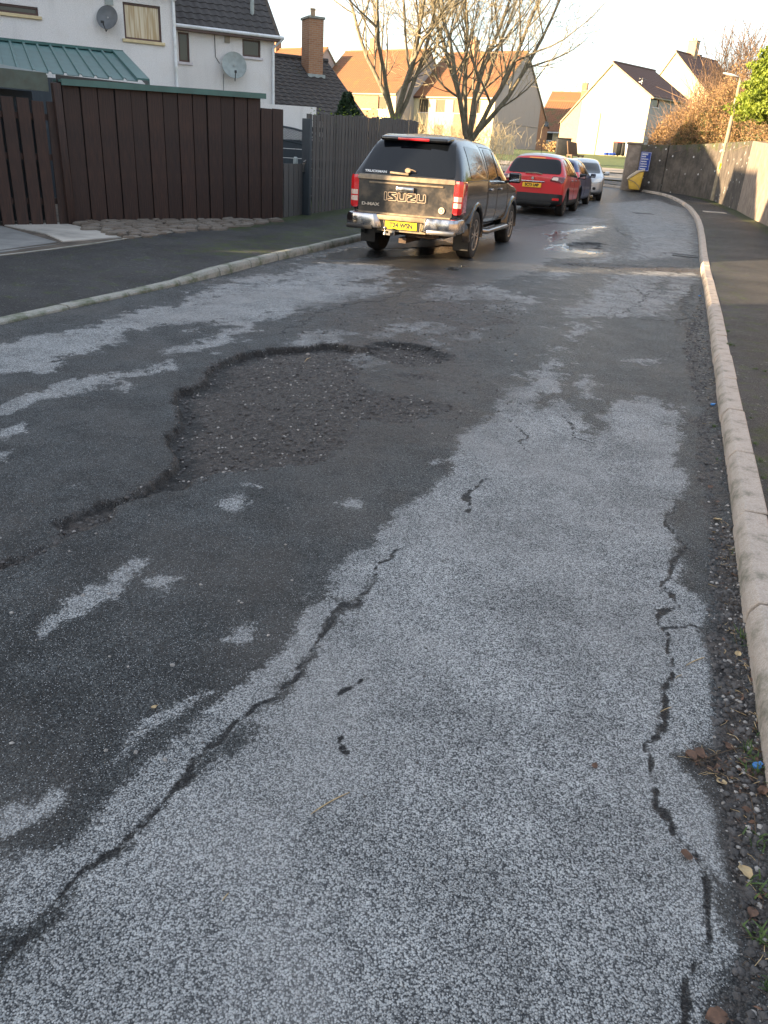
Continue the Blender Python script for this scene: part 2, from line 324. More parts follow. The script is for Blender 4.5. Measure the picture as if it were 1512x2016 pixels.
MAT['dish_dark'] = varied('dark_grey_plastic', (.10,.105,.11), .5, .15); MAT['dish_light'] = varied('grey_green_plastic', (.27,.30,.29), .5, .12)
MAT['black_plastic'] = varied('black_plastic', (.012,.012,.013), .55, .2, 8); MAT['rubber'] = varied('tyre_rubber', (.014,.014,.014), .8, .35, 14, .2, 80, dirt=(.035,.032,.028))
MAT['chrome'] = (lambda t: t.out(t.mix(t.ramp(t.noise(9, 5), .45, .8), (.42,.43,.46), (.16,.14,.12)), t.ramp(t.noise(5, 5), .3, .8, .10, .45), None, 1.))(NT('dirty_chrome'))
MAT['steel'] = varied('brushed_steel', (.30,.29,.28), .35, .15, 9, metal=1.); MAT['rust'] = varied('rusty_steel', (.085,.058,.042), .7, .4, 20, metal=.4)
MAT['alloy'] = varied('alloy_rim', (.42,.38,.34), .35, .2, 12, metal=.85); MAT['alloy_dark'] = varied('dark_alloy', (.10,.10,.105), .4, .2, 12, metal=.8)
def paint(name, col, dirt=(.10,.075,.05), amt=.25, metal=.0, rough=.28):
    t = NT(name); s = t.sep(); d = t.math('MULTIPLY', t.ramp(t.noise(4, 6, .7), .4, .8), amt)
    d = t.math('ADD', d, t.math('MULTIPLY', t.ramp(s[2], .9, .35), amt*.7), clamp=True)
    return t.out(t.mix(d, col, dirt), t.fmix(d, rough, .65), t.bump(t.noise(400, 2), .015, .001), metal, Coat_Weight=t.fmix(d, .45, .05), Coat_Roughness=.04)
MAT['paint_black'] = paint('black_paint', (.003,.0035,.005), amt=.06, rough=.2); MAT['paint_tailgate'] = paint('warm_lit_black_paint', (.018,.018,.02), (.115,.088,.062), .85, rough=.3)  # tailgate brown is warm reflected light, laid on as the dirt tone
MAT['paint_red'] = paint('red_paint', (.50,.012,.018), amt=.12); MAT['paint_blue'] = paint('blue_paint', (.022,.035,.12), amt=.15); MAT['paint_silver'] = paint('silver_paint', (.42,.44,.46), amt=.15, metal=.5)
MAT['paint_ivory'] = paint('silver_roof_paint', (.40,.43,.46), amt=.05, metal=.3)
MAT['lit_tan'] = varied('lit_tan_ledge', (.20,.155,.105), .6, .3, 9)  # golden light on tailgate ledge, sill and bumper put into the colour
MAT['lamp_red'] = (lambda t: t.out((.55,.012,.015), .12, None, 0, Coat_Weight=1.))(NT('red_lens')); MAT['lamp_clear'] = (lambda t: t.out((.62,.48,.40), .12, None, 0, Coat_Weight=1.))(NT('clear_lens'))
MAT['lamp_amber'] = (lambda t: t.out((.75,.25,.03), .2, None, 0, Coat_Weight=1.))(NT('amber_lens')); MAT['headlamp'] = (lambda t: t.out((.62,.60,.55), .1, None, .5, Coat_Weight=1.))(NT('headlamp_lens'))
MAT['plate_yellow'] = varied('yellow_plate', (.58,.46,.008), .4, .05, 9); MAT['plate_amber'] = varied('amber_plate', (.78,.42,.02), .4, .06, 9); MAT['lamp_dark'] = (lambda t: t.out((.10,.004,.006), .12, None, 0, Coat_Weight=1.))(NT('dark_red_lens')); MAT['ink'] = varied('dark_ink', (.012,.010,.004), .5, .05)
MAT['ink_black'] = varied('black_ink', (.01,.01,.01), .5, .05)
MAT['badge'] = varied('silver_badge', (.62,.55,.48), .3, .1, metal=.6); MAT['decal'] = varied('beige_decal', (.50,.40,.30), .5, .05); MAT['decal_white'] = varied('white_decal', (.7,.7,.7), .5, .05)
def stained():
    t = NT('stained_concrete'); wv = t.world(); s = t.sep()
    c = t.mix(t.ramp(t.noise(1.6, 7, .7, vec=wv), .3, .7), (.042,.036,.032), (.125,.108,.092))
    st = t.noise(3, 6, .7, vec=t.mapv((3.2, 3.2, .28), vec=wv)); c = t.mix(t.ramp(st, .5, .7), c, (.045,.042,.04)); c = t.mix(t.math('MULTIPLY', t.ramp(t.noise(5, 6, .75, vec=t.mapv((3.5, 3.5, .5), vec=wv)), .62, .72), .6), c, (.34,.33,.31))
    sp = t.math('MULTIPLY', t.ramp(t.sep(t.vor(7, out='Color', vec=wv, dim='3D'))[0], .9, .92), t.ramp(t.vor(7, vec=wv, dim='3D'), .25, .33, 1, 0))
    c = t.mix(t.math('MULTIPLY', sp, .85), c, (.62,.62,.62))
    mz = t.math('ADD', t.ramp(s[2], 1.0, 2.1), t.math('MULTIPLY', t.math('SUBTRACT', t.noise(3, 5, vec=wv), .5), 1.8)); c = t.mix(t.math('MULTIPLY', t.ramp(mz, .75, 1.25), .8), c, (.05,.065,.015))
    return t.out(c, .9, t.bump(t.noise(25, 6, .7, vec=wv), .7, .03))
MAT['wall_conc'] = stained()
MAT['wall_lit'] = (lambda t: t.out(t.mix(t.ramp(t.noise(3, 6, .7), .35, .7), (.19,.15,.12), (.30,.245,.20)), .9, t.bump(t.vor(28, dim='3D'), .6, .01)))(NT('roughcast_sunlit'))  # sunlight put into the colour: paler copy for lit wall panels and pier
MAT['lamp_post'] = varied('aged_post_paint', (.24,.20,.14), .7, .25, 6, .3, 40); MAT['grit_yellow'] = varied('yellow_plastic', (.60,.37,.05), .5, .1, 3, dirt=(.4,.26,.06)); MAT['grit_lid'] = varied('pale_lid', (.46,.38,.28), .6, .12)
MAT['sign_blue'] = varied('blue_sign', (.025,.065,.32), .4, .08); MAT['white'] = varied('white_paint', (.75,.75,.76), .5, .05)
MAT['bark'] = (lambda t: t.out(t.mix(t.ramp(t.noise(9, 6, .7, vec=t.mapv((1,1,.3))), .3, .7), (.10,.087,.06), (.23,.205,.15)), .9, t.bump(t.noise(30, 5, vec=t.mapv((1,1,.3))), .6, .02)))(NT('bark'))
MAT['twig'] = varied('twig_bark', (.36,.31,.20), .85, .25, 3); MAT['twig_red'] = varied('reddish_twig', (.27,.17,.10), .85, .25, 3); MAT['twig_dark'] = varied('dark_twig', (.08,.055,.035), .9, .3, 3)
def leaf(name, a, b, tr=.25):
    t = NT(name); m = t.out(t.mix(t.ramp(t.noise(3.5, 5, .7, vec=t.world()), .3, .7), a, b), .6)
    t.b.inputs['Subsurface Weight'].default_value = 0
    tl = t.n.new('ShaderNodeBsdfTranslucent'); t.l.new(t.b.inputs['Base Color'].links[0].from_socket, tl.inputs[0]); mx = t.n.new('ShaderNodeMixShader'); mx.inputs[0].default_value = tr
    o = t.n['Material Output']; t.l.new(t.b.outputs[0], mx.inputs[1]); t.l.new(tl.outputs[0], mx.inputs[2]); t.l.new(mx.outputs[0], o.inputs[0]); return m
MAT['leaf_brown'] = leaf('dry_hedge_leaf', (.22,.135,.06), (.43,.29,.13)); MAT['leaf_green'] = leaf('bright_conifer', (.10,.16,.012), (.24,.30,.035)); MAT['leaf_dark'] = leaf('dark_evergreen', (.012,.032,.012), (.03,.06,.02))
MAT['leaf_weed'] = leaf('weed_leaf', (.035,.07,.015), (.085,.14,.035)); MAT['leaf_moss'] = leaf('ivy_leaf', (.04,.06,.015), (.085,.10,.03)); MAT['litter'] = varied('fallen_leaf_brown', (.105,.055,.033), .7, .5, 30); MAT['litter_tan'] = varied('dry_stalk', (.38,.28,.15), .7, .2, 30)
MAT['stone_dark'] = varied('dark_gravel', (.06,.056,.055), .75, .4, 15); MAT['stone_light'] = varied('pale_gravel', (.26,.245,.23), .75, .3, 15)
MAT['cobble'] = (lambda t: t.out(t.mix(t.rnd(), t.mix(t.noise(30, 4), (.06,.045,.035), (.13,.10,.075)), t.mix(t.noise(30, 4), (.10,.085,.07), (.19,.165,.14))), .85, t.bump(t.noise(50, 4), .5, .008)))(NT('whin_cobble'))
MAT['bin_black'] = varied('black_bin_plastic', (.02,.021,.022), .5, .2); MAT['bin_grey'] = varied('grey_bin_plastic', (.40,.42,.42), .5, .1); MAT['bin_red'] = varied('red_bin_lid', (.45,.06,.05), .5, .1); MAT['bin_teal'] = varied('teal_bin_lid', (.14,.38,.38), .5, .1)
MAT['blue_cap'] = varied('blue_plastic', (.03,.16,.42), .4, .1); MAT['lamp_head'] = varied('lamp_head_white', (.75,.70,.62), .4, .05)
# ---------------------------------------------------------------- ground, road, kerbs, pavements
def smooth_path(pts, step=.25):
    pts = np.array(pts, float); d = np.r_[0, np.cumsum(np.hypot(*np.diff(pts, axis=0).T))]; out = []
    m = np.zeros_like(pts); m[1:-1] = (pts[2:]-pts[:-2])/(d[2:]-d[:-2])[:, None]; m[0] = (pts[1]-pts[0])/(d[1]-d[0]); m[-1] = (pts[-1]-pts[-2])/(d[-1]-d[-2])
    for s in np.arange(0, d[-1], step):
        i = min(np.searchsorted(d, s, 'right')-1, len(d)-2); h = d[i+1]-d[i]; u = (s-d[i])/h
        out.append((2*u**3-3*u*u+1)*pts[i]+(u**3-2*u*u+u)*h*m[i]+(-2*u**3+3*u*u)*pts[i+1]+(u**3-u*u)*h*m[i+1])
    return np.array(out)
RK = smooth_path([(-9.3,-30), (-2.6,-10), (.62,0), (1.16,1.78), (1.69,3.38), (2.4,5.51), (3.39,8.48), (5.52,14.95), (7.75,21.7), (9.4,27), (10.95,32.5), (11.75,36.5), (11.75,39.3), (10.2,41.9), (7,44.3), (1,46.8), (-8,49)])
LK = smooth_path([(-15.6,-30), (-9.0,-10), (-5.6,0), (-4.4,3.6), (-3.41,6.6), (-2.99,7.87), (-2.38,9.6), (-1.73,12), (-.7,15.28), (.95,20.3), (2.6,25.5), (4.1,30.3), (4.9,33.6), (4.7,36.6), (3.0,39), (0,40.8), (-9,43.5)])
def clen(p): return np.r_[0, np.cumsum(np.hypot(*np.diff(p, axis=0).T))]
def resamp(p, n_or_s):
    d = clen(p); s = np.asarray(n_or_s)*d[-1]; return np.stack([np.interp(s, d, p[:, 0]), np.interp(s, d, p[:, 1])], 1)
def offs(p, o):
    t = np.gradient(p, axis=0); t /= np.hypot(*t.T)[:, None]; return p+np.stack([-t[:, 1], t[:, 0]], 1)*np.asarray(o).reshape(-1, 1)
# rows of the road: spacing grows with distance from the viewer's end
def road_rows():
    a = clen(RK)[-1]; i0 = np.argmin(np.abs(RK[:, 1]-.2)); s0 = clen(RK)[i0]/a
    s = []; x = s0*a
    while x < a: s.append(x/a); x += .0135 + .0011*max(0, (x-s0*a)-2)**1.25
    return s0, np.array(s)
_s0, _rows = road_rows()
# matching left points: nearest along the normal, by Y-parameter tables
def left_for(pr):
    # left partner of a right-kerb point: match by arclength landmarks
    key_r = [(-9.3,-30), (.62,0), (2.4,5.51), (5.52,14.95), (9.4,27), (11.75,36.5), (11.75,39.3), (10.2,41.9), (7,44.3), (-8,49)]
    key_l = [(-15.6,-30), (-5.3,1.0), (-3.41,7.4), (-1.2,14.6-.2+2.4), (2.85,26.6+1.6), (4.9,33.6), (4.85,35.6), (4.3,37.4), (2.4,39.4), (-9,43.5)]
    dr, dl = clen(RK), clen(LK)
    sr = [dr[np.argmin(np.hypot(*(RK-k).T))] for k in key_r]; sl_ = [dl[np.argmin(np.hypot(*(LK-k).T))] for k in key_l]
    s = dr[-1]*pr; q = np.interp(s, sr, sl_)
    return np.stack([np.interp(q, dl, LK[:, 0]), np.interp(q, dl, LK[:, 1])], 1)
RP = resamp(RK, _rows); LP = left_for(_rows)
ncol = 300; u = np.linspace(0, 1, ncol)
XY = LP[:, None, :]*(1-u)[None, :, None]+RP[:, None, :]*u[None, :, None]
X, Y = XY[..., 0], XY[..., 1]
def segdist(X, Y, pts, closed=False):
    pts = np.asarray(pts, float); n = len(pts); best = np.full(X.shape, 1e9)
    for i in range(n if closed else n-1):
        a = pts[i]; b = pts[(i+1) % n]; d = b-a; L2 = max(d@d, 1e-12)
        t = np.clip(((X-a[0])*d[0]+(Y-a[1])*d[1])/L2, 0, 1)
        best = np.minimum(best, (X-a[0]-t*d[0])**2+(Y-a[1]-t*d[1])**2)
    return np.sqrt(best)
def inside(X, Y, pts):
    pts = np.asarray(pts, float); n = len(pts); r = np.zeros(X.shape, bool)
    for i in range(n):
        x1, y1 = pts[i]; x2, y2 = pts[(i+1) % n]
        if y1 == y2: continue
        c = ((y1 > Y) != (y2 > Y)) & (X < (x2-x1)*(Y-y1)/(y2-y1)+x1); r ^= c
    return r
def G(pl): return [gp(a, b)[:2] for a, b in pl]
_tab = {}
def lattice(sc, seed, X=X, Y=Y):           # value noise on arrays
    r_ = _tab.setdefault(seed, np.random.default_rng(seed).random((256, 256))); xs = X*sc+500; ys = Y*sc+500; xi = np.floor(xs).astype(int); yi = np.floor(ys).astype(int); fx = xs-xi; fy = ys-yi
    fx = fx*fx*(3-2*fx); fy = fy*fy*(3-2*fy); g_ = lambda a, b: r_[(xi+a) % 256, (yi+b) % 256]
    return (g_(0,0)*(1-fx)+g_(1,0)*fx)*(1-fy)+(g_(0,1)*(1-fx)+g_(1,1)*fx)*fy-.5
_wa = np.clip(.5+.10*Y, .5, 2.2)
Xw = X+_wa*(lattice(5, 21)*.10+lattice(13, 22)*.05+lattice(31, 23)*.022); Yw = Y+_wa*(lattice(5, 24)*.10+lattice(13, 25)*.05+lattice(31, 26)*.022)
_Xf, _Yf = Xw.ravel(), Yw.ravel()
def sd(poly, pad=.6):                      # signed distance, positive inside, computed only near the shape
    P = np.array(G(poly)); pad = pad+.03*P[:, 1].max(); lo = P.min(0)-pad; hi = P.max(0)+pad
    k = (_Xf > lo[0]) & (_Xf < hi[0]) & (_Yf > lo[1]) & (_Yf < hi[1]); out = np.full(_Xf.shape, -pad)
    if k.any():
        d = segdist(_Xf[k], _Yf[k], P, True); out[k] = np.where(inside(_Xf[k], _Yf[k], P), d, -np.minimum(d, pad))
    return out.reshape(X.shape)
def ld(line, pad=.6):
    P = np.array(G(line)); lo = P.min(0)-pad; hi = P.max(0)+pad
    k = (_Xf > lo[0]) & (_Xf < hi[0]) & (_Yf > lo[1]) & (_Yf < hi[1]); out = np.full(_Xf.shape, pad)
    if k.any(): out[k] = np.minimum(segdist(_Xf[k], _Yf[k], P), pad)
    return out.reshape(X.shape)
LIGHT = [
 [(0,1925),(100,1830),(240,1680),(350,1570),(430,1480),(520,1400),(610,1290),(680,1200),(745,1125),(740,1040),(800,985),(880,930),(905,880),(920,850),(980,800),(1020,760),(1060,720),(1095,705),(1105,725),(1090,760),(1130,790),(1150,830),(1170,800),(1210,790),(1260,785),(1330,800),(1340,850),(1330,900),(1345,960),(1320,1020),(1330,1090),(1345,1130),(1385,1200),(1395,1290),(1390,1360),(1405,1440),(1340,1490),(1400,1540),(1430,1640),(1420,1730),(1370,1700),(1390,1780),(1440,1850),(1450,1950),(1380,2016),(1370,2140),(-60,2140)],
 [(-20,1690),(60,1680),(130,1660),(250,1540),(370,1440),(480,1330),(560,1260),(640,1185),(670,1180),(690,1200),(600,1300),(480,1420),(390,1500),(300,1620),(150,1750),(40,1840),(-30,1860)],
 [(655,1120),(700,1085),(745,1085),(760,1120),(700,1175),(670,1170)],
 [(80,1260),(120,1195),(200,1150),(280,1100),(298,1108),(250,1160),(180,1200),(110,1250)], [(290,1160),(330,1120),(372,1140),(340,1172)],
 [(190,1520),(240,1450),(320,1400),(395,1370),(380,1400),(300,1450),(220,1510)], [(-20,1650),(0,1610),(60,1580),(110,1550),(105,1590),(30,1645),(0,1670)],
 [(600,1165),(625,1152),(635,1170),(605,1182)], [(455,1260),(490,1230),(505,1238),(480,1262)], [(685,990),(722,978),(722,997),(690,1003)], [(440,992),(470,978),(470,998)], [(485,955),(512,945),(515,962)],[(140,955),(165,950),(160,962)],[(848,905),(872,895),(868,915)],
 [(-20,682),(60,662),(150,650),(270,612),(350,600),(430,560),(520,555),(600,545),(760,550),(765,578),(690,595),(600,607),(560,625),(500,640),(430,682),(345,700),(330,690),(400,662),(430,632),(330,642),(250,650),(260,667),(150,700),(100,730),(-20,738)],
 [(560,545),(600,522),(680,518),(770,522),(760,552),(660,555)], [(420,562),(520,540),(600,543),(520,560)],
 [(-20,800),(90,770),(100,758),(220,735),(218,757),(130,776),(60,800),(-20,820)], [(220,742),(340,708),(347,718),(240,750)], [(-20,852),(50,833),(40,852),(-20,868)], [(-20,892),(45,884),(0,906)], [(210,768),(255,760),(240,776)],
 [(555,680),(620,645),(700,655),(675,672),(600,684)], [(678,702),(690,682),(738,690),(752,716),(712,727)], [(735,658),(770,640),(830,630),(892,647),(868,657),(800,650),(750,668)], [(878,660),(950,654),(958,666),(890,670)], [(828,682),(880,671),(905,680),(850,687)], [(960,600),(1020,598),(1035,610),(970,610)],
 [(1105,615),(1160,585),(1190,560),(1215,540),(1300,532),(1372,535),(1365,560),(1345,585),(1330,602),(1290,620),(1240,627),(1180,622),(1130,627)], [(1105,660),(1135,632),(1152,640),(1130,668)], [(1125,745),(1150,738),(1168,785),(1145,788)], [(1225,712),(1290,708),(1290,718)], [(1085,690),(1110,684),(1112,692)],
 [(1225,512),(1255,480),(1240,450),(1200,420),(1195,400),(1290,392),(1345,410),(1362,440),(1366,505),(1300,508)], [(1140,520),(1225,495),(1200,515)],
 [(860,570),(960,560),(1010,575),(950,583)], [(1080,435),(1140,425),(1200,432),(1150,442)], [(1060,540),(1110,532),(1140,540),(1090,548)],
 [(820,590),(880,560),(1040,585),(1060,600),(980,592)] ]
lp = np.full(X.shape, -1.)
for q in LIGHT: lp = np.maximum(lp, sd(q))
lp = np.where(Y > 20, np.maximum(lp, -.14), np.where(Y > 7, np.maximum(lp, -.34+.0*Y), lp))
HOLES = [[(335,665),(400,640),(470,640),(430,655),(360,672)], [(1140,790),(1168,770),(1200,790),(1195,840),(1160,860),(1150,840)], [(230,600),(330,590),(300,602)], [(690,560),(760,545),(740,560)], [(1280,560),(1330,548),(1310,575)],
         [(560,625),(640,610),(660,618),(600,630)], [(1060,790),(1110,765),(1120,790),(1070,805)], [(420,1470),(470,1435),(500,1440),(430,1500)]]
for q in HOLES: lp = np.minimum(lp, -sd(q))
amp = np.clip(.022+.014*np.maximum(Y-1, 0), .025, .24)
CR = [([(-40,1925),(60,1850),(150,1745),(240,1670),(330,1580),(400,1480),(470,1420),(560,1340),(620,1270),(690,1190),(755,1120),(792,1082)], .0050),
 ([(1325,1000),(1325,1040),(1340,1080),(1310,1160),(1300,1230),(1318,1260),(1300,1310),(1295,1400),(1315,1450),(1300,1480),(1315,1560),(1330,1640),(1370,1720),(1385,1800),(1370,1900),(1350,2016),(1340,2120)], 0.0054),
 ([(1310,1250),(1350,1228),(1392,1240)], 0.0036), ([(1108,820),(1140,860),(1168,872)], 0.0054), ([(905,998),(935,965),(965,942)], .009), ([(658,1372),(690,1360),(722,1345)], 0.0054), ([(672,1455),(683,1475)], 0.0081),
 ([(1338,642),(1352,612),(1358,580),(1366,560)], 0.0300), ([(1338,640),(1300,632),(1240,628)], 0.0090), ([(1140,432),(1190,440),(1250,470)], 0.0240), ([(560,655),(640,610),(690,600),(760,590),(830,560)], 0.0090),
 ([(1290,500),(1330,498),(1372,515)], 0.0180), ([(1215,620),(1260,600),(1300,560),(1330,530)], 0.0081), ([(1240,560),(1280,585),(1340,590)], 0.0081), ([(1110,520),(1180,522),(1240,540)], 0.0180), ([(800,600),(880,590),(960,560)], 0.0090), ([(1000,820),(1040,870),(1060,900)], 0.0036)]
cr = np.full(X.shape, -.5)
for l, w_ in CR: cr = np.maximum(cr, w_-ld(l))
GV = [[(-20,1103),(110,1068),(118,1024),(240,980),(330,925),(342,900),(335,860),(345,830),(335,790),(350,765),(400,750),(410,715),(440,705),(520,687),(600,680),(660,676),(740,690),(700,740),(760,775),(690,860),(680,880),(640,912),(430,935),(300,965),(150,1048),(60,1104),(-20,1128)],
 [(722,682),(770,668),(850,683),(905,700),(880,716),(800,722),(740,706)], [(640,805),(700,772),(760,776),(850,786),(900,800),(820,830),(700,830)], [(785,735),(860,738),(850,748),(790,745)],
 [(1098,482),(1140,475),(1192,480),(1182,491),(1120,492)], [(1098,520),(1160,517),(1240,521),(1380,530),(1378,540),(1240,531),(1140,526)], [(940,640),(1010,610),(1010,640)],
 [(1352,640),(1374,600),(1378,560),(1420,760),(1440,960),(1452,1040),(1400,1010),(1370,930),(1372,800),(1350,700)], [(1400,1010),(1452,1040),(1480,1300),(1500,1490),(1530,2140),(1440,2140),(1450,1850),(1430,1640),(1405,1440),(1395,1200)],
 [(1338,1490),(1400,1473),(1510,1462),(1512,1570),(1430,1548),(1392,1520)]]
gv = np.full(X.shape, -1.)
for q in GV: gv = np.maximum(gv, sd(q))
MUD = [[(560,640),(600,600),(760,600),(900,560),(1040,600),(1020,660),(900,700),(1050,790),(960,850),(760,900),(620,920),(430,940),(300,975),(120,1060),(118,1024),(340,900),(350,765),(440,705),(600,680)], [(620,600),(700,575),(880,590),(760,640),(640,650)]]
mud = np.full(X.shape, -1.)
for q in MUD: mud = np.maximum(mud, sd(q))
WET = [[(590,508),(700,478),(900,470),(1090,440),(1200,445),(1120,480),(1200,498),(1180,505),(1090,510),(1040,540),(940,560),(860,540),(740,520)], [(1020,470),(1180,400),(1110,425)]]
wt = np.full(X.shape, -1.)
for q in WET: wt = np.maximum(wt, sd(q))
PUD = [[(600,510),(650,495),(717,483),(745,490),(800,488),(905,480),(900,492),(860,500),(760,506),(690,512)], [(1068,492),(1082,482),(1110,479),(1130,488),(1192,499),(1150,499)], [(1082,470),(1110,454),(1190,443),(1192,446),(1125,458),(1100,472)], [(868,530),(925,522),(905,531)], [(1085,478),(1075,462),(1100,452),(1110,462)], [(850,470),(890,462),(960,470),(900,480)]]
pdl = np.full(X.shape, -1.)
for q in PUD: pdl = np.maximum(pdl, sd(q))
al = sd([(1180,640),(1190,560),(1240,530),(1385,520),(1375,600),(1330,640)])
def sst(x, a, b): t = np.clip((x-a)/(b-a), 0, 1); return t*t*(3-2*t)
# hollows are real: the worn basin is 5 cm deep at its broken left edge and runs out to the right
sa = sd(GV[0]); edge = ld([(-20,1103),(110,1068),(118,1024),(240,980),(330,925),(342,900),(335,860),(345,830),(335,790),(350,765),(400,750),(410,715),(440,705),(520,687),(600,680),(660,676)], 3.)
dep = sst(sa, -.004, .028)*(.052*(1-sst(edge, .0, .9))+.003)
lipv = sst(sa, -.005, .01)*(1-sst(edge, .03, .26+.10*lattice(4, 41)))  # dark band inside the broken edge: lip shadow and damp fill as colour
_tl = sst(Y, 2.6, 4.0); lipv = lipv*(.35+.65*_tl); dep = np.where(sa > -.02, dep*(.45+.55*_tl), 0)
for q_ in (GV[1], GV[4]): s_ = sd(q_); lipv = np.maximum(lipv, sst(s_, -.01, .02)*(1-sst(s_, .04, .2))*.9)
for q, dd in ((GV[1], .055), (GV[2], .009), (GV[3], .02), (GV[4], .05), (GV[5], .015)):
    s_ = sd(q); dep = np.maximum(dep, sst(s_, -.01, .16)*dd)
dep = dep+sst(pdl, -.02, .06)*.012
gut = sst(sd(GV[8]), -.02, .08)*.014+sst(sd(GV[7]), -.02, .1)*.014
dep = dep+gut+sst(cr, -.01, .008)*.006
# low relief between courses and a lumpy floor in the hollows
from mathutils import noise as mn
fl = lattice(2.1, 1)*.012+lattice(6, 2)*.006+lattice(17, 3)*.004
rough_ = sst(gv, -.02, .05)
Zr = zg(Y)-dep+fl*.5+rough_*(lattice(30, 4)*.012+lattice(60, 5)*.008)+sst(mud, -.1, .1)*lattice(20, 6)*.006
Zr = np.where(Y > 10, zg(Y)-dep+fl*.25, Zr)
edge_fade = np.minimum(1, np.minimum(u, 1-u)*30)[None, :]; Zr = zg(Y)*(1-edge_fade)+Zr*edge_fade
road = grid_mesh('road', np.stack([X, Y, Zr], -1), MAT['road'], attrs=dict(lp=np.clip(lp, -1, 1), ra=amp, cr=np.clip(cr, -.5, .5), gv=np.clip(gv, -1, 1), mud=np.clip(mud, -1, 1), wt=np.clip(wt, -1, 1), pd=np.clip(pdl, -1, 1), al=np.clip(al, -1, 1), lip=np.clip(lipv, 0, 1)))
setp(road, kind='structure')
# the same road carried on behind the viewer
_rb = np.linspace(0, _s0, 50); A_, B_ = resamp(RK, _rb), left_for(_rb); ub = np.linspace(0, 1, 30)
XYb = B_[:, None, :]*(1-ub)[None, :, None]+A_[:, None, :]*ub[None, :, None]; Zb = np.zeros(XYb.shape[:2])
_m = lambda v: np.full(Zb.shape, v)
setp(grid_mesh('road', np.concatenate([XYb, (Zb+zg(XYb[..., 1]))[..., None]], -1), MAT['road'], attrs=dict(lp=_m(-.02), ra=_m(.1), cr=_m(-.5), gv=_m(-1), mud=_m(-1), wt=_m(-1), pd=_m(-1), al=_m(-1), lip=_m(0))), kind='structure')
def hz(x, y):                                # height of the near road surface, for laying small things on it
    i = np.argmin((X-x)**2+(Y-y)**2); return float(Zr.ravel()[i])
# the land all round
gx = np.r_[np.linspace(-2000, -80, 9), np.linspace(-70, 70, 71), np.linspace(80, 2000, 9)]; gy = np.r_[np.linspace(-1500, -45, 8), np.linspace(-40, 130, 86), np.linspace(140, 2500, 12)]
GX, GY = np.meshgrid(gx, gy); GZ = zg(GY)-.03
_c = (LK[None, None, ::8, 0]-GX[..., None])**2+(LK[None, None, ::8, 1]-GY[..., None])**2; _c2 = (RK[None, None, ::8, 0]-GX[..., None])**2+(RK[None, None, ::8, 1]-GY[..., None])**2
_mid = (LK[::8][:, None, :]*.0); near = np.minimum(np.sqrt(_c.min(-1)), np.sqrt(_c2.min(-1)))
GZ = GZ-.22*(near < 5.5)*(GY < 41)
setp(grid_mesh('grass_ground', np.stack([GX, GY, GZ], -1), MAT['grass']), kind='structure')

# kerbs: stone by stone
def kerb(path, side, h, mat, name, y0, y1, phase=0., top=.13):
    root = group_struct(name); d = clen(path); ys = np.interp(np.arange(phase, d[-1]-1, .915), d, path[:, 1])
    rs = random.Random(3)
    for k, s in enumerate(np.arange(phase, d[-1]-1, .915)):
        a = np.array([np.interp(s+.011, d, path[:, i]) for i in (0, 1)]); b = np.array([np.interp(s+.902, d, path[:, i]) for i in (0, 1)])
        if a[1] < y0 or a[1] > y1: continue
        t = (b-a)/np.hypot(*(b-a)); n = np.array([t[1], -t[0]])*side; V = []; j = rs.uniform(-.004, .004); j2 = rs.uniform(-.005, .005)
        for p, zc in ((a, float(zg(a[1]))), (b, float(zg(b[1])))):
            hh = h(p[1])+j; 
            for o, z in ((0, -.12), (0.0, hh*.45), (.003, hh*.60), (.026, hh*.97), (.033, hh), (top-.006, hh), (top, hh-.008), (top, -.12)):
                V.append((p[0]+n[0]*(o+j2), p[1]+n[1]*(o+j2), zc+z))
            if p is a: a_ = len(V)
        m = 8; o_ = Vector(V[0]); V = [tuple(Vector(v)-o_) for v in V]
        F_ = [(i, i+1, m+i+1, m+i) for i in range(m-1)]+[tuple(range(m)), tuple(m+i for i in range(m))]
        mb = MB(); mb.add(V, F_); me = mb.mesh('kerb_stone', mat, bevel=.006, seg=1, angle=22)
        ko = link('kerb_stone', me, root, o_)
    return root
kerb(RK, 1, lambda y: .105, MAT['kerb_pink'], 'right_kerb', -4, 60, .37)
kerb(LK, -1, lambda y: .10 if y > 9.9 else (.035 if y < 8.9 else .035+.065*(y-8.9)), MAT['kerb_grey'], 'left_kerb', -4, 60, .1)

# left pavement, with its raised edge strip
def strip(name, path, side, o0, o1, z0, z1, mat, y0, y1, nt=8, ms=None):
    k = (path[:, 1] > y0) & (path[:, 1] < y1); p = path[k]; a = offs(p, -side*np.asarray(o0)); t = np.linspace(0, 1, nt)
    rows = []; msr = []
    for tt in t:
        q = offs(p, -side*((1-tt)*np.asarray(o0)+tt*np.asarray(o1(p) if callable(o1) else o1))); z = zg(q[:, 1])+(1-tt)*(z0(p[:, 1]) if callable(z0) else z0)+tt*z1
        rows.append(np.stack([q[:, 0], q[:, 1], z], 1)); msr.append(np.array([ms(tt, y_) if ms else 0 for y_ in q[:, 1]]))
    return setp(grid_mesh(name, np.array(rows), mat, attrs=dict(ms=np.array(msr))), kind='structure')
lz = lambda y: np.interp(y, [8.9, 9.9], [.028, .094])
strip('left_pavement', LK, -1, .112, 2.12, lz, .165, MAT['path'], -30, 45, ms=lambda t, y: .30+.25*(y > 11)*(t < .45)+.45*(t > .85)*(y > 14)+.22*(y > 17))
strip('pavement_edging', LK, -1, 2.12, 2.17, .175, .175, MAT['kerb_grey'], 5, 18.3, nt=2)
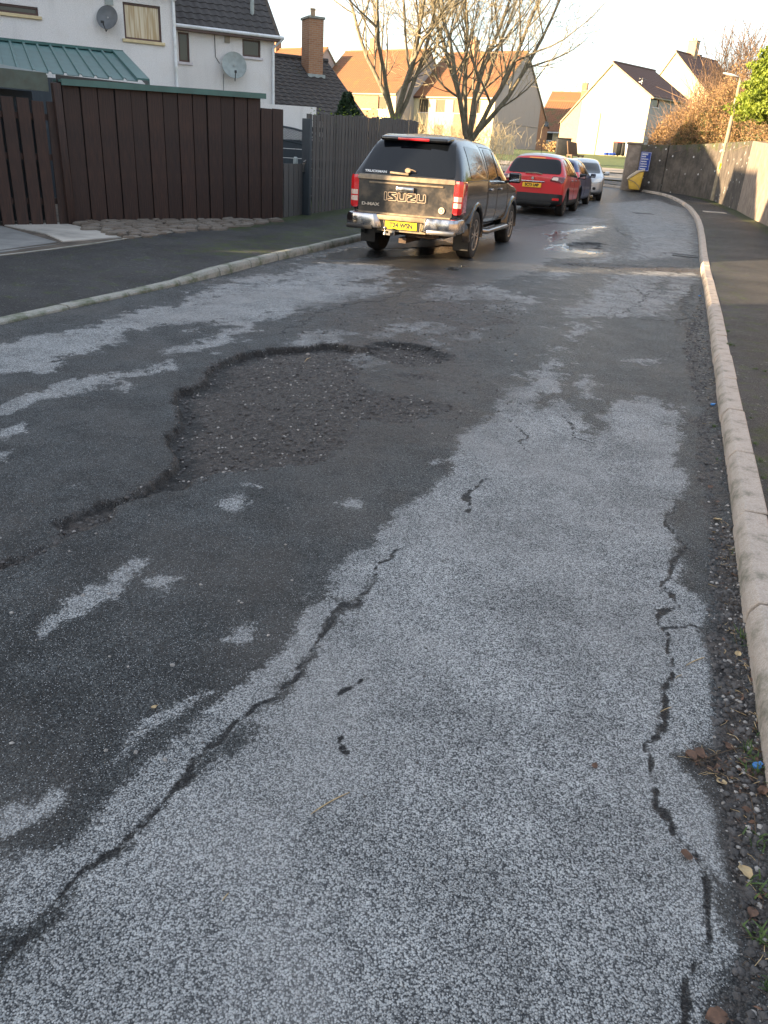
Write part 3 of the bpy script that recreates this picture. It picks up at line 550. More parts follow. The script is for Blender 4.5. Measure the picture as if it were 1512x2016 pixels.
# right pavement: widens to the foot of the retaining wall
WB = [(4.4,1), (8.15,15), (10.15,22.9)]+[tuple(gp(a, b, .12)[:2]) for a, b in ((1487,434),(1440,410),(1398,393),(1335,381),(1252,371))]
WB = sorted(WB, key=lambda p: p[1]); 
def rp_width(p):
    q = np.array(WB); dw = np.array([segdist(np.array([a[0]]), np.array([a[1]]), q)[0] for a in p]); return np.minimum(np.maximum(dw, 1.2), 3.2)+.05
strip('right_pavement', RK, 1, .112, rp_width, .098, .12, MAT['path'], -30, 41.9, nt=10, ms=lambda t, y: .22+.5*(t > .72)*(y > 16)+.15*(t < .12))
def ground_poly(name, px, dz, mat, kind='structure', n=14):      # four corners, bilinear patch lying on the land
    P = [gp(a, b, dz) for a, b in px]; t = np.linspace(0, 1, n); A_ = np.array([P[0]*(1-s)+P[1]*s for s in t]); B_ = np.array([P[3]*(1-s)+P[2]*s for s in t])
    G_ = A_[:, None]*(1-t)[None, :, None]+B_[:, None]*t[None, :, None]; G_[..., 2] = zg(G_[..., 1])+dz
    return setp(grid_mesh(name, G_, mat, attrs=dict(ms=np.full(G_.shape[:2], .2))), kind=kind)
def ground_xy(name, P, dz, mat, n=14):
    P = [np.array(p, float) for p in P]; t = np.linspace(0, 1, n); A_ = np.array([P[0]*(1-s)+P[1]*s for s in t]); B_ = np.array([P[3]*(1-s)+P[2]*s for s in t])
    G_ = A_[:, None]*(1-t)[None, :, None]+B_[:, None]*t[None, :, None]; G_ = np.concatenate([G_, (zg(G_[..., 1])+dz)[..., None]], -1)
    return setp(grid_mesh(name, G_, mat, attrs=dict(ms=np.full(G_.shape[:2], .2))), kind='structure')
# beyond the bend: pavement, side road, pavement, then lawn
ground_xy('far_pavement', [(-10,49.6), (14,44.1), (14,41.8), (-10,47.0)], .09, MAT['path'])
ground_xy('lit_strip', [(-10,51.5), (22,46.3), (22,44.0), (-10,49.5)], .08, MAT['tan'])  # light tan puts a sunlit band into the colour
ground_xy('side_road', [(-10,54.4), (24,49.2), (24,46.4), (-10,51.6)], .06, MAT['slab_dark'])
ground_xy('far_paving', [(-10,57.4), (26,53.6), (26,49.3), (-10,54.5)], .09, MAT['tan'])
MB_ = MB()
# driveway slabs and cobbled verge left of the pavement
gy0 = ground_xy('garden_ground', [(-13.5,6.5), (-5.5,7.4), (-1.2,19.2), (-13.5,24)], .13, MAT['soil'], 20)
dr = group_struct('driveway')
def lay(name, px, z0, h, mat, parent, bev=.004):
    P = [gp(a, b, z0) for a, b in px]; c = np.mean(P, 0); mb = MB(); n = len(P)
    V = [p-c for p in P]+[p-c+np.array([0, 0, h]) for p in P]; mb.add(V, [tuple(range(n))[::-1], tuple(n+i for i in range(n))]+[(i, (i+1) % n, n+(i+1) % n, n+i) for i in range(n)])
    return link(name, mb.mesh(name, mat, bevel=bev, seg=1), parent, c)
for q, m in (([(6,445),(100,441),(176,455),(88,462)], 'slab'), ([(102,441),(122,440),(243,468.5),(124,477.5),(90,462.5),(178,455)], 'slab'), ([(-60,452),(2,446),(112,478),(0,494),(-60,500)], 'slab_dark'), ([(-60,502),(0,496),(70,487),(118,481),(60,489),(0,499)], 'slab_dark')):
    lay('paving_slab', q, .125, .022 if m == 'slab' else .014, MAT[m], dr)
vg = group_struct('cobbled_verge')
# cobbles: jittered cells clipped to the verge
_vp = np.array([gp(a, b, .2)[:2] for a, b in ((150,437),(185,431),(310,428),(470,428),(556,431),(470,444),(330,457),(255,467),(200,452))])
rs = random.Random(11); cells = []
_o = _vp.mean(0); th = math.atan2(*( _vp[4]-_vp[0])[::-1]); ct, st_ = math.cos(th), math.sin(th)
row = 0; v_ = -2.0
while v_ < 2.0:
    hgt = rs.uniform(.11, .17); u_ = -3.6+rs.uniform(0, .2)
    while u_ < 3.6:
        wd = rs.uniform(.16, .38); cx, cy = u_+wd/2, v_+hgt/2; wx, wy = _o[0]+cx*ct-cy*st_, _o[1]+cx*st_+cy*ct
        if inside(np.array([wx]), np.array([wy]), _vp)[0]: cells.append((wx, wy, wd-.02, hgt-.018))
        u_ += wd
    v_ += hgt
for wx, wy, a, b in cells[:300]:
    mb = MB(); V = []; n = 7
    for z, sc in ((0, 1.), (.045, .96), (.062, .72)):
        for k in range(n):
            t = 2*math.pi*k/n+.2; V.append((a/2*sc*math.copysign(abs(math.cos(t))**.7, math.cos(t))+rs.uniform(-.008, .008), b/2*sc*math.copysign(abs(math.sin(t))**.7, math.sin(t))+rs.uniform(-.006, .006), z+rs.uniform(-.004, .004)))
    F_ = [(i*n+k, i*n+(k+1) % n, (i+1)*n+(k+1) % n, (i+1)*n+k) for i in (0, 1) for k in range(n)]+[tuple(2*n+k for k in range(n))]; mb.add(V, F_)
    link('cobble', mb.mesh('cobble', MAT['cobble'], smooth=True, angle=30), vg, (wx, wy, float(zg(wy))+.13+rs.uniform(0, .02)), (rs.uniform(-.06, .06), rs.uniform(-.06, .06), th+rs.uniform(-.12, .12)))
# ---------------------------------------------------------------- buildings
def wall_quad(mb, p0, p1, z0, z1, holes=(), depth=.12, y=0.):
    """wall on local y=const from x=p0..p1 with window holes (x0,x1,z0,z1) and their reveals"""
    xs = sorted({p0, p1, *[h[0] for h in holes], *[h[1] for h in holes]}); zs = sorted({z0, z1, *[h[2] for h in holes], *[h[3] for h in holes]})
    for i in range(len(xs)-1):
        for j in range(len(zs)-1):
            cx, cz = (xs[i]+xs[i+1])/2, (zs[j]+zs[j+1])/2
            if any(h[0] < cx < h[1] and h[2] < cz < h[3] for h in holes): continue
            mb.add([(xs[i], y, zs[j]), (xs[i+1], y, zs[j]), (xs[i+1], y, zs[j+1]), (xs[i], y, zs[j+1])], [(0,1,2,3)])
    for a, b, c, d in [h_[:4] for h_ in holes]:
        q = [(a,c),(b,c),(b,d),(a,d)]
        for k in range(4):
            (u0, w0), (u1, w1) = q[k], q[(k+1) % 4]; mb.add([(u0, y, w0), (u1, y, w1), (u1, y+depth, w1), (u0, y+depth, w0)], [(0,1,2,3)])
def window(parent, a, b, c, d, frame, pane, sill, y=.07, mull=(), sillmat=True):
    w = .055; mb = MB(); mb.box(a, b, y-.02, y+.05, c, c+w); mb.box(a, b, y-.02, y+.05, d-w, d); mb.box(a, a+w, y-.02, y+.05, c+w, d-w); mb.box(b-w, b, y-.02, y+.05, c+w, d-w)
    for m in mull: mb.box(m-w/2, m+w/2, y-.015, y+.045, c+w, d-w)
    f = mb.build('window', frame, parent, bevel=.006, seg=1)
    g = MB(); g.box(a+w, b-w, y+.012, y+.022, c+w, d-w); g.build('pane', pane, f)
    if sillmat:
        s = MB(); s.box(a-.08, b+.08, -.06, .06, c-.085, c-.002); s.build('sill', sill, f, bevel=.008, seg=1)
    return f
_TX = np.array([0, .045, .09, .15, .21, .255, .30]); _TZ = np.array([.022, .030, .040, .006, .0, .004, .022])
def tile_geo(w, g):
    v = [(x*w/.3, 0, z+.022) for x, z in zip(_TX, _TZ)]+[(x*w/.3, g*1.12, z) for x, z in zip(_TX, _TZ)]+[(x*w/.3, 0, z-.004) for x, z in zip(_TX, _TZ)]
    n = len(_TX); f = [(i, i+1, n+i+1, n+i) for i in range(n-1)]+[(2*n+i, 2*n+i+1, i+1, i) for i in range(n-1)]
    return v, f
def tiled_roof(parent, E0, a, s, L, S, mat, nobj=300, tw=.30, g=.33, keep=None, name='roof'):
    """slope from eave corner E0 along unit a (length L) and up unit s (length S)"""
    E0, a, s = Vector(E0), Vector(a).normalized(), Vector(s).normalized(); n = a.cross(s).normalized()
    if n.z < 0: n = -n; 
    base = MB(); base.obox(E0-n*.05, a*L, s*S, n*.045); rf = base.build(name, MAT['soil'], parent)
    v, f = tile_geo(tw, g); M3 = Matrix((a, s, n)).transposed(); me = MB()
    me.add(v, f); tm = me.mesh('roof_tile', mat, smooth=True, angle=50); rest = MB(); cnt = 0; cells = []
    for j in range(int(S/g)+1):
        for i in range(int(L/tw)):
            if keep and not keep(i*tw, j*g): continue
            cells.append((i, j))
    for q, (i, j) in enumerate(cells):
        gg = min(1, (S-j*g)/g)
        if gg < .25: continue
        o = E0+a*(i*tw)+s*(j*g)+n*.004
        if q < nobj:
            k = link('roof_tile', tm, rf); R4 = M3.to_4x4(); R4.translation = o; k.matrix_local = R4
        else: rest.add([o+M3 @ Vector((p[0], p[1]*(gg if gg < 1 else 1), p[2])) for p in v], f)
    if rest.v: rest.build('tile_courses', mat, rf, smooth=True, angle=50)['kind'] = 'stuff'
    return rf
def gable_house(name, loc, rz, label, group, L, D, ze, apex, zr, zb=None, wallm='harl_white', roofm='tile_dark', holes=(), frame='upvc_brown', pane='glass_pane', sill='sill_white', nobj=0, ext=0.25, back=True, gable_l=None, gable_r=None, chimneys=(), wincat='b', base=-1.2, overhang=.3, tiles_back=False, zbk=None, cat='house'):
    """front on local y=0 facing -y, x from 0 (left) to L; eave ze in front, ridge zr at y=apex, rear eave zbk"""
    t = thing(name, loc, rz, label, cat, group); zbk = zbk if zbk is not None else ze
    mb = MB(); mb.add([(0,D,base),(L,D,base),(L,D,zbk),(0,D,zbk)], [(0,1,2,3)]); mb.build('rear_wall', MAT[wallm], t); mb = MB(); wall_quad(mb, 0, L, base, ze, holes)
    wl_ = mb.build('wall', MAT[wallm], t)
    for side, x, gm in (('l', 0, gable_l), ('r', L, gable_r)):
        m2 = MB(); m2.add([(x,0,base),(x,D,base),(x,D,zbk),(x,apex,zr-.03),(x,0,ze)], [(0,1,2,3,4)]); m2.build('gable_wall', MAT[gm or wallm], t)
    for h in holes: window(t, h[0], h[1], h[2], h[3], MAT[frame], MAT[h[4] if len(h) > 4 else pane], MAT[h[5] if len(h) > 5 else sill], mull=(h[6] if len(h) > 6 else ()))
    ox = .12; s1 = Vector((0, apex, zr-ze)); ln = s1.length; su = s1.normalized(); e0 = Vector((-ox, 0, ze))-su*overhang
    rf = tiled_roof(t, e0, (1,0,0), su, L+2*ox, ln+overhang, MAT[roofm], nobj)
    s2 = Vector((0, apex-D, zr-zbk)); l2 = s2.length; su2 = s2.normalized(); e1 = Vector((L+ox, D, zbk))-su2*overhang
    tiled_roof(t, e1, (-1,0,0), su2, L+2*ox, l2+overhang, MAT[roofm], 0)
    r = MB(); r.tube([(-ox, apex, zr+.03), (L+ox, apex, zr+.03)], .11, 8); r.build('ridge', MAT[roofm], rf)
    f = MB(); f.box(-ox, L+ox, -overhang*su.y-.03, -overhang*su.y+.0, ze-overhang*su.z-.16, ze-overhang*su.z-.01); f.build('fascia', MAT[frame] if wincat == 'b' else MAT['upvc_white'], t)
    so_ = MB(); so_.box(-ox, L+ox, -overhang*su.y, -.004, ze-overhang*su.z-.16, ze-overhang*su.z-.13); so_.build('soffit', MAT['wood_light'], t)
    for x in (-ox, L+ox):               # barge boards
        b = MB()
        for (ya, za), (yb, zb2) in (((-overhang*su.y, ze-overhang*su.z), (apex, zr)), ((D, zbk), (apex, zr))):
            b.obox((x-.015, ya, za-.17), (.03,0,0), (0, yb-ya, zb2-za), (0,0,.17))
        b.build('barge_board', MAT['lamp_post'] if roofm != 'tile_dark' else MAT['upvc_brown'], t)
    for c in chimneys: chimney(t, *c)
    return t
def chimney(t, x, y, z0, z1, w, d, mat='brick', pots=1):
    m = MB(); m.box(x-w/2, x+w/2, y-d/2, y+d/2, z0, z1); ch = m.build('chimney', MAT[mat], t)
    m = MB(); m.box(x-w/2-.05, x+w/2+.05, y-d/2-.05, y+d/2+.05, z1+.001, z1+.09); m.build('coping', MAT['kerb_grey'], ch, bevel=.01, seg=1)
    for k in range(pots):
        m = MB(); m.lathe([(z1+.09, .11), (z1+.35, .09), (z1+.36, .11), (z1+.4, .11)], 12, 'z', (x, y+(k-(pots-1)/2)*.35, 0)); m.build('chimney_pot', MAT['brick_tan'], ch)
def gutter(parent, x0, x1, y, z, mat='upvc_white', r=.055):
    m = MB(); m.tube([(x0, y, z), (x1, y, z)], r, 8); return m.build('gutter', MAT[mat], parent, smooth=True)
def downpipe(parent, pts, mat='upvc_white', r=.04):
    m = MB(); m.tube(pts, r, 10); return m.build('downpipe', MAT[mat], parent, smooth=True)
def dish(name, loc, rz, label, d, mat, tilt=.35):
    t = thing(name, loc, rz, label, 'satellite dish')
    m = MB(); pr_ = [(-.075*(1-(k/6)**2)*d/.6, d/2*k/6) for k in range(7)]; n = 28
    V = [(0, pr_[0][0]*-1, 0)]; F_ = []
    for k in range(1, 7):
        for j in range(n): V.append((pr_[k][1]*math.cos(2*math.pi*j/n), -pr_[k][0], pr_[k][1]*1.06*math.sin(2*math.pi*j/n)))
    F_ += [(0, 1+j, 1+(j+1) % n) for j in range(n)]+[(1+(k-1)*n+j, 1+k*n+j, 1+k*n+(j+1) % n, 1+(k-1)*n+(j+1) % n) for k in range(1, 6) for j in range(n)]
    b = len(V); V += [(v[0], v[1]+.012, v[2]) for v in V]; F_ += [tuple(b+i for i in f_)[::-1] for f_ in F_]; F_ += [(1+5*n+j, 1+5*n+(j+1) % n, b+1+5*n+(j+1) % n, b+1+5*n+j) for j in range(n)]
    cs, sn = math.cos(tilt), math.sin(tilt); V = [(v[0], v[1]*cs+v[2]*sn, -v[1]*sn+v[2]*cs) for v in V]
    m.add(V, F_); m.build('reflector', mat, t, smooth=True, angle=60)
    m = MB(); m.tube([(0, -.02, -d*.45), (0, -.14, -d*.60), (0, -.34, -d*.30)], .014, 6); m.box(-.035, .035, -.40, -.32, -d*.32, -d*.22); m.build('feed_arm', MAT['black_plastic'], t)
    m = MB(); m.tube([(0, .06, 0), (0, .2, -.02), (0, .28, -.02)], .022, 8); m.box(-.06, .06, .26, .29, -.12, .08); m.build('bracket', MAT['steel'], t)
    return t
aA = math.atan2(.44, .9); wA = np.array([math.cos(aA), math.sin(aA)]); nA = np.array([wA[1], -wA[0]])
# --- big left house: nearer section
PA = at(352, 167, 27); zA = .25
def hA(x, y): u_, z_ = hit(x, y, PA, wA); return u_, z_
LA = 11.
w2 = [hA(241, 3), hA(319, 84)]; w1 = [hA(-20, 3), hA(76, 32)]
def rect(a, b, *ext): return (LA+a[0], LA+b[0], b[1]-zA, a[1]-zA)+ext
eaveA = 5.45
houseA = gable_house('terraced_house', (PA[0]-wA[0]*LA, PA[1]-wA[1]*LA, zA), aA, 'white pebbledash house behind the brown fence, with a dark grey dish', None, LA, 8.5, eaveA, 4.2, 8.4,
    holes=[rect(w2[0], w2[1], 'glass_curtain_warm', 'sill_cream'), rect(w1[0], w1[1], 'glass_pane', 'sill_cream')], nobj=0, frame='upvc_brown')
gutter(houseA, -.1, LA+.25, -.33, eaveA-.2)
downpipe(houseA, [(LA+.2, -.33, eaveA-.24), (LA-.07, -.07, eaveA-.5), (LA-.07, -.07, eaveA-1), (LA-.07, -.07, -.3)], r=.045)
for (a, b), nm in (((214, 2), 'vent'),):
    u_, z_ = hA(a, b); m = MB(); m.box(LA+u_-.12, LA+u_+.12, -.03, .0, z_-zA-.1, z_-zA+.1); m.build('wall_vent', MAT['dish_light'], houseA)
u_, z_ = hA(208, 36); P_ = PA[:2]+wA*u_+nA*.3
dish('satellite_dish', (P_[0], P_[1], z_), aA-.5, 'dark grey round satellite dish between the two upper windows of the nearer white house', .62, MAT['dish_dark'])
# --- adjoining section, set back
PB = at(541, 211, 32.5); LB = 5.6; zB = .3
def hB(x, y): return hit(x, y, PB, wA)
def rectB(a, b, *ext): return (LB+a[0], LB+b[0], b[1]-zB, a[1]-zB)+ext
eB = hB(555, 68)[1]+.12
bw = [rectB(hB(477, 76), hB(513, 114), 'glass_pane', 'sill_white'), rectB(hB(350, 62), hB(374, 123), 'glass_pane', 'sill_white')]
houseB = gable_house('terraced_house', (PB[0]-wA[0]*LB, PB[1]-wA[1]*LB, zB), aA, 'set back rendered house with white gutter and a pale satellite dish', None, LB, 8.0, eB-zB, 4.0, eB-zB+3.3, wallm='harl_white', nobj=300, holes=bw, overhang=.35)
gutter(houseB, -.6, LB+.25, -.33, eB-zB-.26); downpipe(houseB, [(LB+.2, -.33, eB-zB-.3), (LB-.09, -.07, eB-zB-.6), (LB-.09, -.07, eB-zB-1.2), (LB-.09, -.07, -.4)], r=.045)
m = MB(); u_, z_ = hB(505, 30); m.tube([(LB+u_, .55, z_-zB+.0), (LB+u_, .55, z_-zB+.75)], .07, 10); m.box(LB+u_-.13, LB+u_+.13, .43, .67, z_-zB+.76, z_-zB+.84); m.build('vent_pipe', MAT['dish_light'], houseB)
m = MB(); pts_ = [hB(*q) for q in ((422, 66), (424, 112), (432, 125))]; m.tube([(LB+a, -.015, b-zB) for a, b in pts_], .012, 5); pts_ = [hB(*q) for q in ((440, 145), (440, 178), (438, 215))]; m.tube([(LB+a, -.015, b-zB) for a, b in pts_], .009, 5); m.build('cable', MAT['black_plastic'], houseB)
m = MB(); u_, z_ = hB(447, 78); m.box(LB+u_-.09, LB+u_+.09, -.06, 0, z_-zB-.1, z_-zB+.1); m.build('wall_box', MAT['tan'], houseB)
u_, z_ = hB(457, 129); P_ = PB[:2]+wA*u_+nA*.32
dish('satellite_dish', (P_[0], P_[1], z_), aA-.15, 'pale grey oval satellite dish under the small upper window beside the white downpipe', .86, MAT['dish_light'])
# --- low house with black tiled roof and brick chimney
R_ = at(640, 122, 38.5); n3 = np.array([wA[1], -wA[0]]); e_u, e_z = hit(717, 233, R_, n3)
LR = 11.5; zC = .3
oC = np.array([R_[0], R_[1]])+n3*e_u-wA*LR
houseC = gable_house('bungalow', (oC[0], oC[1], zC), aA, 'low house with black tiled roof and tall orange brick chimney behind the grey fence', None, LR, e_u*2, e_z-zC, e_u, R_[2]-zC, wallm='harl_white', nobj=300, overhang=.05)
m = MB(); m.box(-.1, LR+.1, -.12, -.02, e_z-zC-.22, e_z-zC-.05); m.build('fascia_board', MAT['upvc_brown'], houseC); gutter(houseC, -.1, LR+.1, -.1, e_z-zC-.06, 'black_plastic')
ci = hit(622, 118, R_, wA)[0]; chimney(houseC, LR-.95, e_u-1.0, R_[2]-zC-2.2, R_[2]-zC+1.35, .62, .95, 'brick', 1)
m = MB(); m.box(LR-1.33, LR-.57, e_u-1.60, e_u-.4, R_[2]-zC-1.9, R_[2]-zC-.62); m.build('lead_flashing', MAT['dish_light'], houseC)
# --- green ribbed roof of the outbuilding and its dark roof edge
T_ = at(240, 105, 22.5); g_u, g_z = hit(293, 162, T_, nA)
og = thing('outbuilding', (T_[0], T_[1], .2), aA, 'outbuilding roofed in green ribbed metal sheet behind the brown fence', 'outbuilding')
mb = MB(); Lg = 6.5; mb.box(-Lg, 0, -g_u, 0, -.4, g_z-.28); mb.build('wall', MAT['wood_slate'], og)
sl = Vector((0, g_u, T_[2]-g_z)); e0 = Vector((-Lg, -g_u, g_z-.2)); pit = .30; V = []
def rib(x0):
    prof = [(0, .04), (.045, .04), (.06, 0), (pit-.015, 0), (pit, .04)]; m = MB(); nn = Vector((0, -sl.z, sl.y)).normalized(); v = []
    for o in (Vector((0,0,0)), sl):
        for a, b in prof: v.append(Vector((a, 0, 0))+o+nn*b)
    for o in (Vector((0,0,0)), sl):
        for a, b in prof: v.append(Vector((a, 0, 0))+o+nn*(b-.01))
    m.add(v, [(i, i+1, 6+i, 5+i) for i in range(4)]+[(10+i, 15+i, 16+i, 11+i) for i in range(4)]+[(i, 10+i, 11+i, i+1) for i in range(4)]); return m.mesh('roof_sheet', MAT['green_metal'])
rm = rib(0)
for k in range(int(Lg/pit)): link('roof_sheet', rm, og, e0+Vector((Lg-.22-(k+1)*pit, 0, 0)))
m = MB(); m.obox(e0+Vector((Lg-.24, 0, .03)), (.26, 0, 0), sl, (0, 0, .035)); m.obox(e0+Vector((Lg, 0, -.12)), (.02, 0, 0), sl, (0, 0, .15)); m.build('verge_flashing', MAT['green_metal'], og)
m = MB(); m.box(-Lg, .02, -.1, .12, T_[2]-.2-.0, T_[2]-.2+.06); m.build('ridge_flashing', MAT['green_metal'], og)

# --- brown board fence
def vz(px, py, P): return hit(px, py, P, (1., .0001))[1]
F0 = gp(150, 437, .17); F1 = gp(520, 428, .17); F2 = gp(557, 428, .17)
wF = (F2-F0)[:2]; LF = np.hypot(*wF); wF = wF/LF; rF = math.atan2(wF[1], wF[0])
zt0 = hit(115, 161, F0, wF)[1]; zt1 = hit(512, 189, F0, wF)[1]; zt2 = hit(556, 215, F0, wF)[1]; xs1 = hit(512, 300, F0, wF)[0]; x0_ = hit(133, 300, F0, wF)[0]
fb = thing('board_fence', (F0[0], F0[1], float(zg(F0[1]))+.1), rF, 'tall dark brown upright board fence capped with a green metal strip', 'fence')
rs = random.Random(5); z_b = fb.location[2]; nb = 13; 
for k in range(nb+2):
    if k < nb: xa = x0_+(xs1-x0_)*k/nb; xb = x0_+(xs1-x0_)*(k+1)/nb; zt = zt0+(zt1-zt0)*(k+.5)/nb
    else: xa = xs1+(LF-xs1)*(k-nb)/2; xb = xs1+(LF-xs1)*(k-nb+1)/2; zt = zt2
    w_ = xb-xa; m = MB(); m.obox((0, 0, 0), (w_-.016+rs.uniform(-.006, .004), 0, 0), (rs.uniform(-.003, .003), .026, 0), (rs.uniform(-.006, .006), 0, zt-z_b+rs.uniform(-.006, .006)))
    o = m.build('board', MAT['wood_brown'], fb, bevel=.004, seg=1); o.location = (xa, -.035-(.010 if k % 2 else 0), rs.uniform(0, .03)-.02); o.rotation_euler = (0, 0, rs.uniform(-.012, .012))
m = MB(); m.box(x0_-.05, xs1+.02, .0, .03, .02, zt1-z_b-.02); m.box(xs1+.021, LF, .0, .03, .02, zt2-z_b-.05); m.build('gap_backing', MAT['black_plastic'], fb)  # black sheet added behind the boards so the gaps read dark
m = MB(); m.obox((x0_-.03, -.10, zt0-z_b+.0), (0, .3, 0), (xs1-x0_+.10, 0, zt1-zt0), (0, 0, .035)); m.obox((x0_-.03, -.115, zt0-z_b-.045), (0, .012, 0), (xs1-x0_+.10, 0, zt1-zt0), (0, 0, .09)); m.build('cap_strip', MAT['green_metal'], fb)
m = MB(); m.obox((x0_-.14, -.10, 0), (.12, .0, 0), (0, .1, 0), (-.02, 0, zt0-z_b-.02)); m.build('post', MAT['wood_brown'], fb, bevel=.006)
# --- pale-edged dark roof sheet left of it
P1_ = F0[:2]-wF*.15; 
zr_a = hit(112, 182, F0, wF)[1]; zr_b = hit(112, 150, F0, wF)[1]
ca = thing('carport', (F0[0]+wF[0]*(x0_-.2), F0[1]+wF[1]*(x0_-.2), .25), rF, 'dark green sheet roof and grey panel above the slatted brown gate', 'carport')
m = MB(); m.obox((-7.5, -.02, zr_a-.25+.3), (7.5, 0, 0), (0, .03, 0), (0, 0, zr_b-zr_a)); m.obox((-7.5, .012, zr_b-.25+.3), (7.5, 0, 0), (0, 2.8, .25), (0, 0, .03)); m.build('roof_edge', MAT['dark_sheet'], ca).location = (0, 0, -.3)
m = MB(); m.box(-7.5, -.06, .5, .54, -.1, zr_a-.25); m.build('panel', MAT['wood_slate'], ca); m = MB(); m.box(-7.45, -.05, .4, .46, zr_a-.62, zr_a-.57); m.build('rail', MAT['dish_light'], ca)  # panel carried down to the ground and out of view to block low sun
# --- slatted gate
zg_t = hit(100, 203, F0, wF)[1]; xg1 = hit(137, 320, F0, wF)[0]-.02; pg = hit(100, 320, F0, wF)[0]-hit(72, 320, F0, wF)[0]
gt = thing('slatted_gate', (F0[0]+wF[0]*(xg1-.04), F0[1]+wF[1]*(xg1-.04), z_b), rF, 'lower brown gate of upright slats with gaps, left of the tall board fence', 'gate')
for k in range(32):  # slats carried on out of view to keep low sun off the pavement
    m = MB(); m.obox((0, 0, .03), (pg-.045, 0, 0), (0, .022, 0), (rs.uniform(-.004, .004), 0, zg_t-z_b+rs.uniform(-.02, .01))); m.build('slat', MAT['wood_brown'], gt, bevel=.004, seg=1).location = (-(k+1)*pg, rs.uniform(-.004, .004)-.04, 0)
for z_ in (.35, 1.0, zg_t-z_b-.25): m = MB(); m.box(-32*pg, 0, -.01, .035, z_, z_+.09); m.build('rail', MAT['wood_brown'], gt)
# --- grey palings along the pavement, and the low gate
Q0 = gp(600, 421, .17); Q1 = gp(690, 412, .17); 
wQ = np.array([3.55, 9.6]); wQ = wQ/np.hypot(*wQ); rQ = math.atan2(wQ[1], wQ[0])
def pf(px, pyb): return hit(px, pyb, Q0, wQ)
zq0 = hit(603, 225, Q0, wQ)[1]; 
gf = thing('paling_fence', (Q0[0], Q0[1], float(zg(Q0[1]))+.12), rQ, 'grey brown paling fence running along the pavement behind the pickup', 'fence')
Lq = 6.7; x = .0; rsq = random.Random(8); k = 0; zqb = gf.location[2]
while x < Lq:
    w_ = rsq.choice((.085, .125, .145, .15)); yy = Q0[1]+wQ[1]*x; h_ = zq0-zqb+.0-.03*x*.3+float(zg(yy)-zg(Q0[1]))
    m = MB(); m.obox((0, 0, 0), (w_, 0, 0), (0, .02, 0), (rsq.uniform(-.008, .008), 0, h_+rsq.uniform(-.02, .02))); m.build('paling', MAT['wood_grey'], gf, bevel=.004, seg=1).location = (x, -.03, float(zg(yy)-zg(Q0[1]))+.02)
    x += w_+rsq.uniform(.022, .045)
for z_ in (.3, 1.0, 1.65): m = MB(); m.obox((0, 0, z_), (Lq, 0, .1), (0, .04, 0), (0, 0, .09)); m.build('rail', MAT['wood_slate'], gf)
m = MB(); m.box(-.14, -.02, -.16, .02, 0, zq0-zqb-.08); m.build('gate_post', MAT['wood_slate'], gf, bevel=.008)
G0 = F2[:2]+wF*.02; wG = np.array(Q0[:2])-G0; LG = np.hypot(*wG)-.1; wG = wG/np.hypot(*wG); zgt = hit(565, 322, np.r_[G0, 0], wG)[1]
lg = thing('garden_gate', (G0[0], G0[1], z_b), math.atan2(wG[1], wG[0]), 'low grey garden gate of narrow palings between brown fence and slate blue post', 'gate')
for k in range(4): m = MB(); m.box(0, LG/4-.03, 0, .022, .03, zgt-z_b+.0); m.build('paling', MAT['wood_grey'], lg, bevel=.004, seg=1).location = (k*LG/4+.01, 0, 0)
for z_ in (.25, zgt-z_b-.25): m = MB(); m.box(0, LG-.01, .025, .055, z_, z_+.08); m.build('rail', MAT['wood_slate'], lg)
m = MB(); m.box(LG-.06, LG-.02, -.05, -.0, .95, 1.12); m.tube([(LG-.04, -.05, 1.1), (LG-.06, -.08, 1.18), (LG-.1, -.05, 1.15)], .01, 6); m.build('latch', MAT['steel'], lg)
# arched trellis panel behind the low gate
tp = at(570, 300, 22.5); tr = thing('trellis_fence_panel', (tp[0]-1.2, tp[1]-.3, .3), .15, 'slate blue fence panel with arched lattice top seen through the gate gap', 'fence panel')
zt_ = at(545, 246, 22.5)[2]-.3; zlo = at(545, 272, 22.5)[2]-.3
for k in range(6): m = MB(); m.box(0, 2.3, 0, .02+.012*(k % 2), .05+k*(zlo-.05)/6, .05+(k+1)*(zlo-.05)/6-.012); m.build('board', MAT['wood_slate'], tr, bevel=.004, seg=1)
def arch(x): return zt_-.02-.30*max(0, (x-.75)/1.5)**2
m = MB(); m.tube([(x, .01, arch(x)) for x in np.linspace(0, 2.3, 16)], .03, 6); m.tube([(x, .01, arch(x)-(zt_-zlo)) for x in np.linspace(0, 2.3, 16)], .028, 6); m.build('arched_rail', MAT['wood_slate'], tr)
m = MB()
for k in range(-8, 34):
    for sgn in (1, -1):
        x0 = k*.085; seg = []
        for s_ in np.linspace(0, 1, 9):
            xx = x0+sgn*s_*.42-(0 if sgn > 0 else -.42); 
            if 0 <= xx <= 2.3: seg.append((xx, .012*sgn, arch(xx)-(zt_-zlo)*(1-s_)))
        if len(seg) > 1: m.tube(seg, .0095, 4)
m.build('lattice', MAT['wood_slate'], tr)['kind'] = 'stuff'
m = MB(); lq = at(582, 313, 20.6); lt = thing('garden_lantern', (lq[0], lq[1], lq[2]), 0, 'small clear hanging lantern in the gap above the low grey gate', 'lantern')
m.lathe([(-.12, .045), (-.1, .06), (.02, .055), (.05, .03)], 12, 'z'); m.build('glass_body', MAT['dish_light'], lt, smooth=True); m = MB(); m.tube([(0, 0, .04), (0, 0, .30)], .006, 5); m.build('hanger', MAT['black_plastic'], lt)
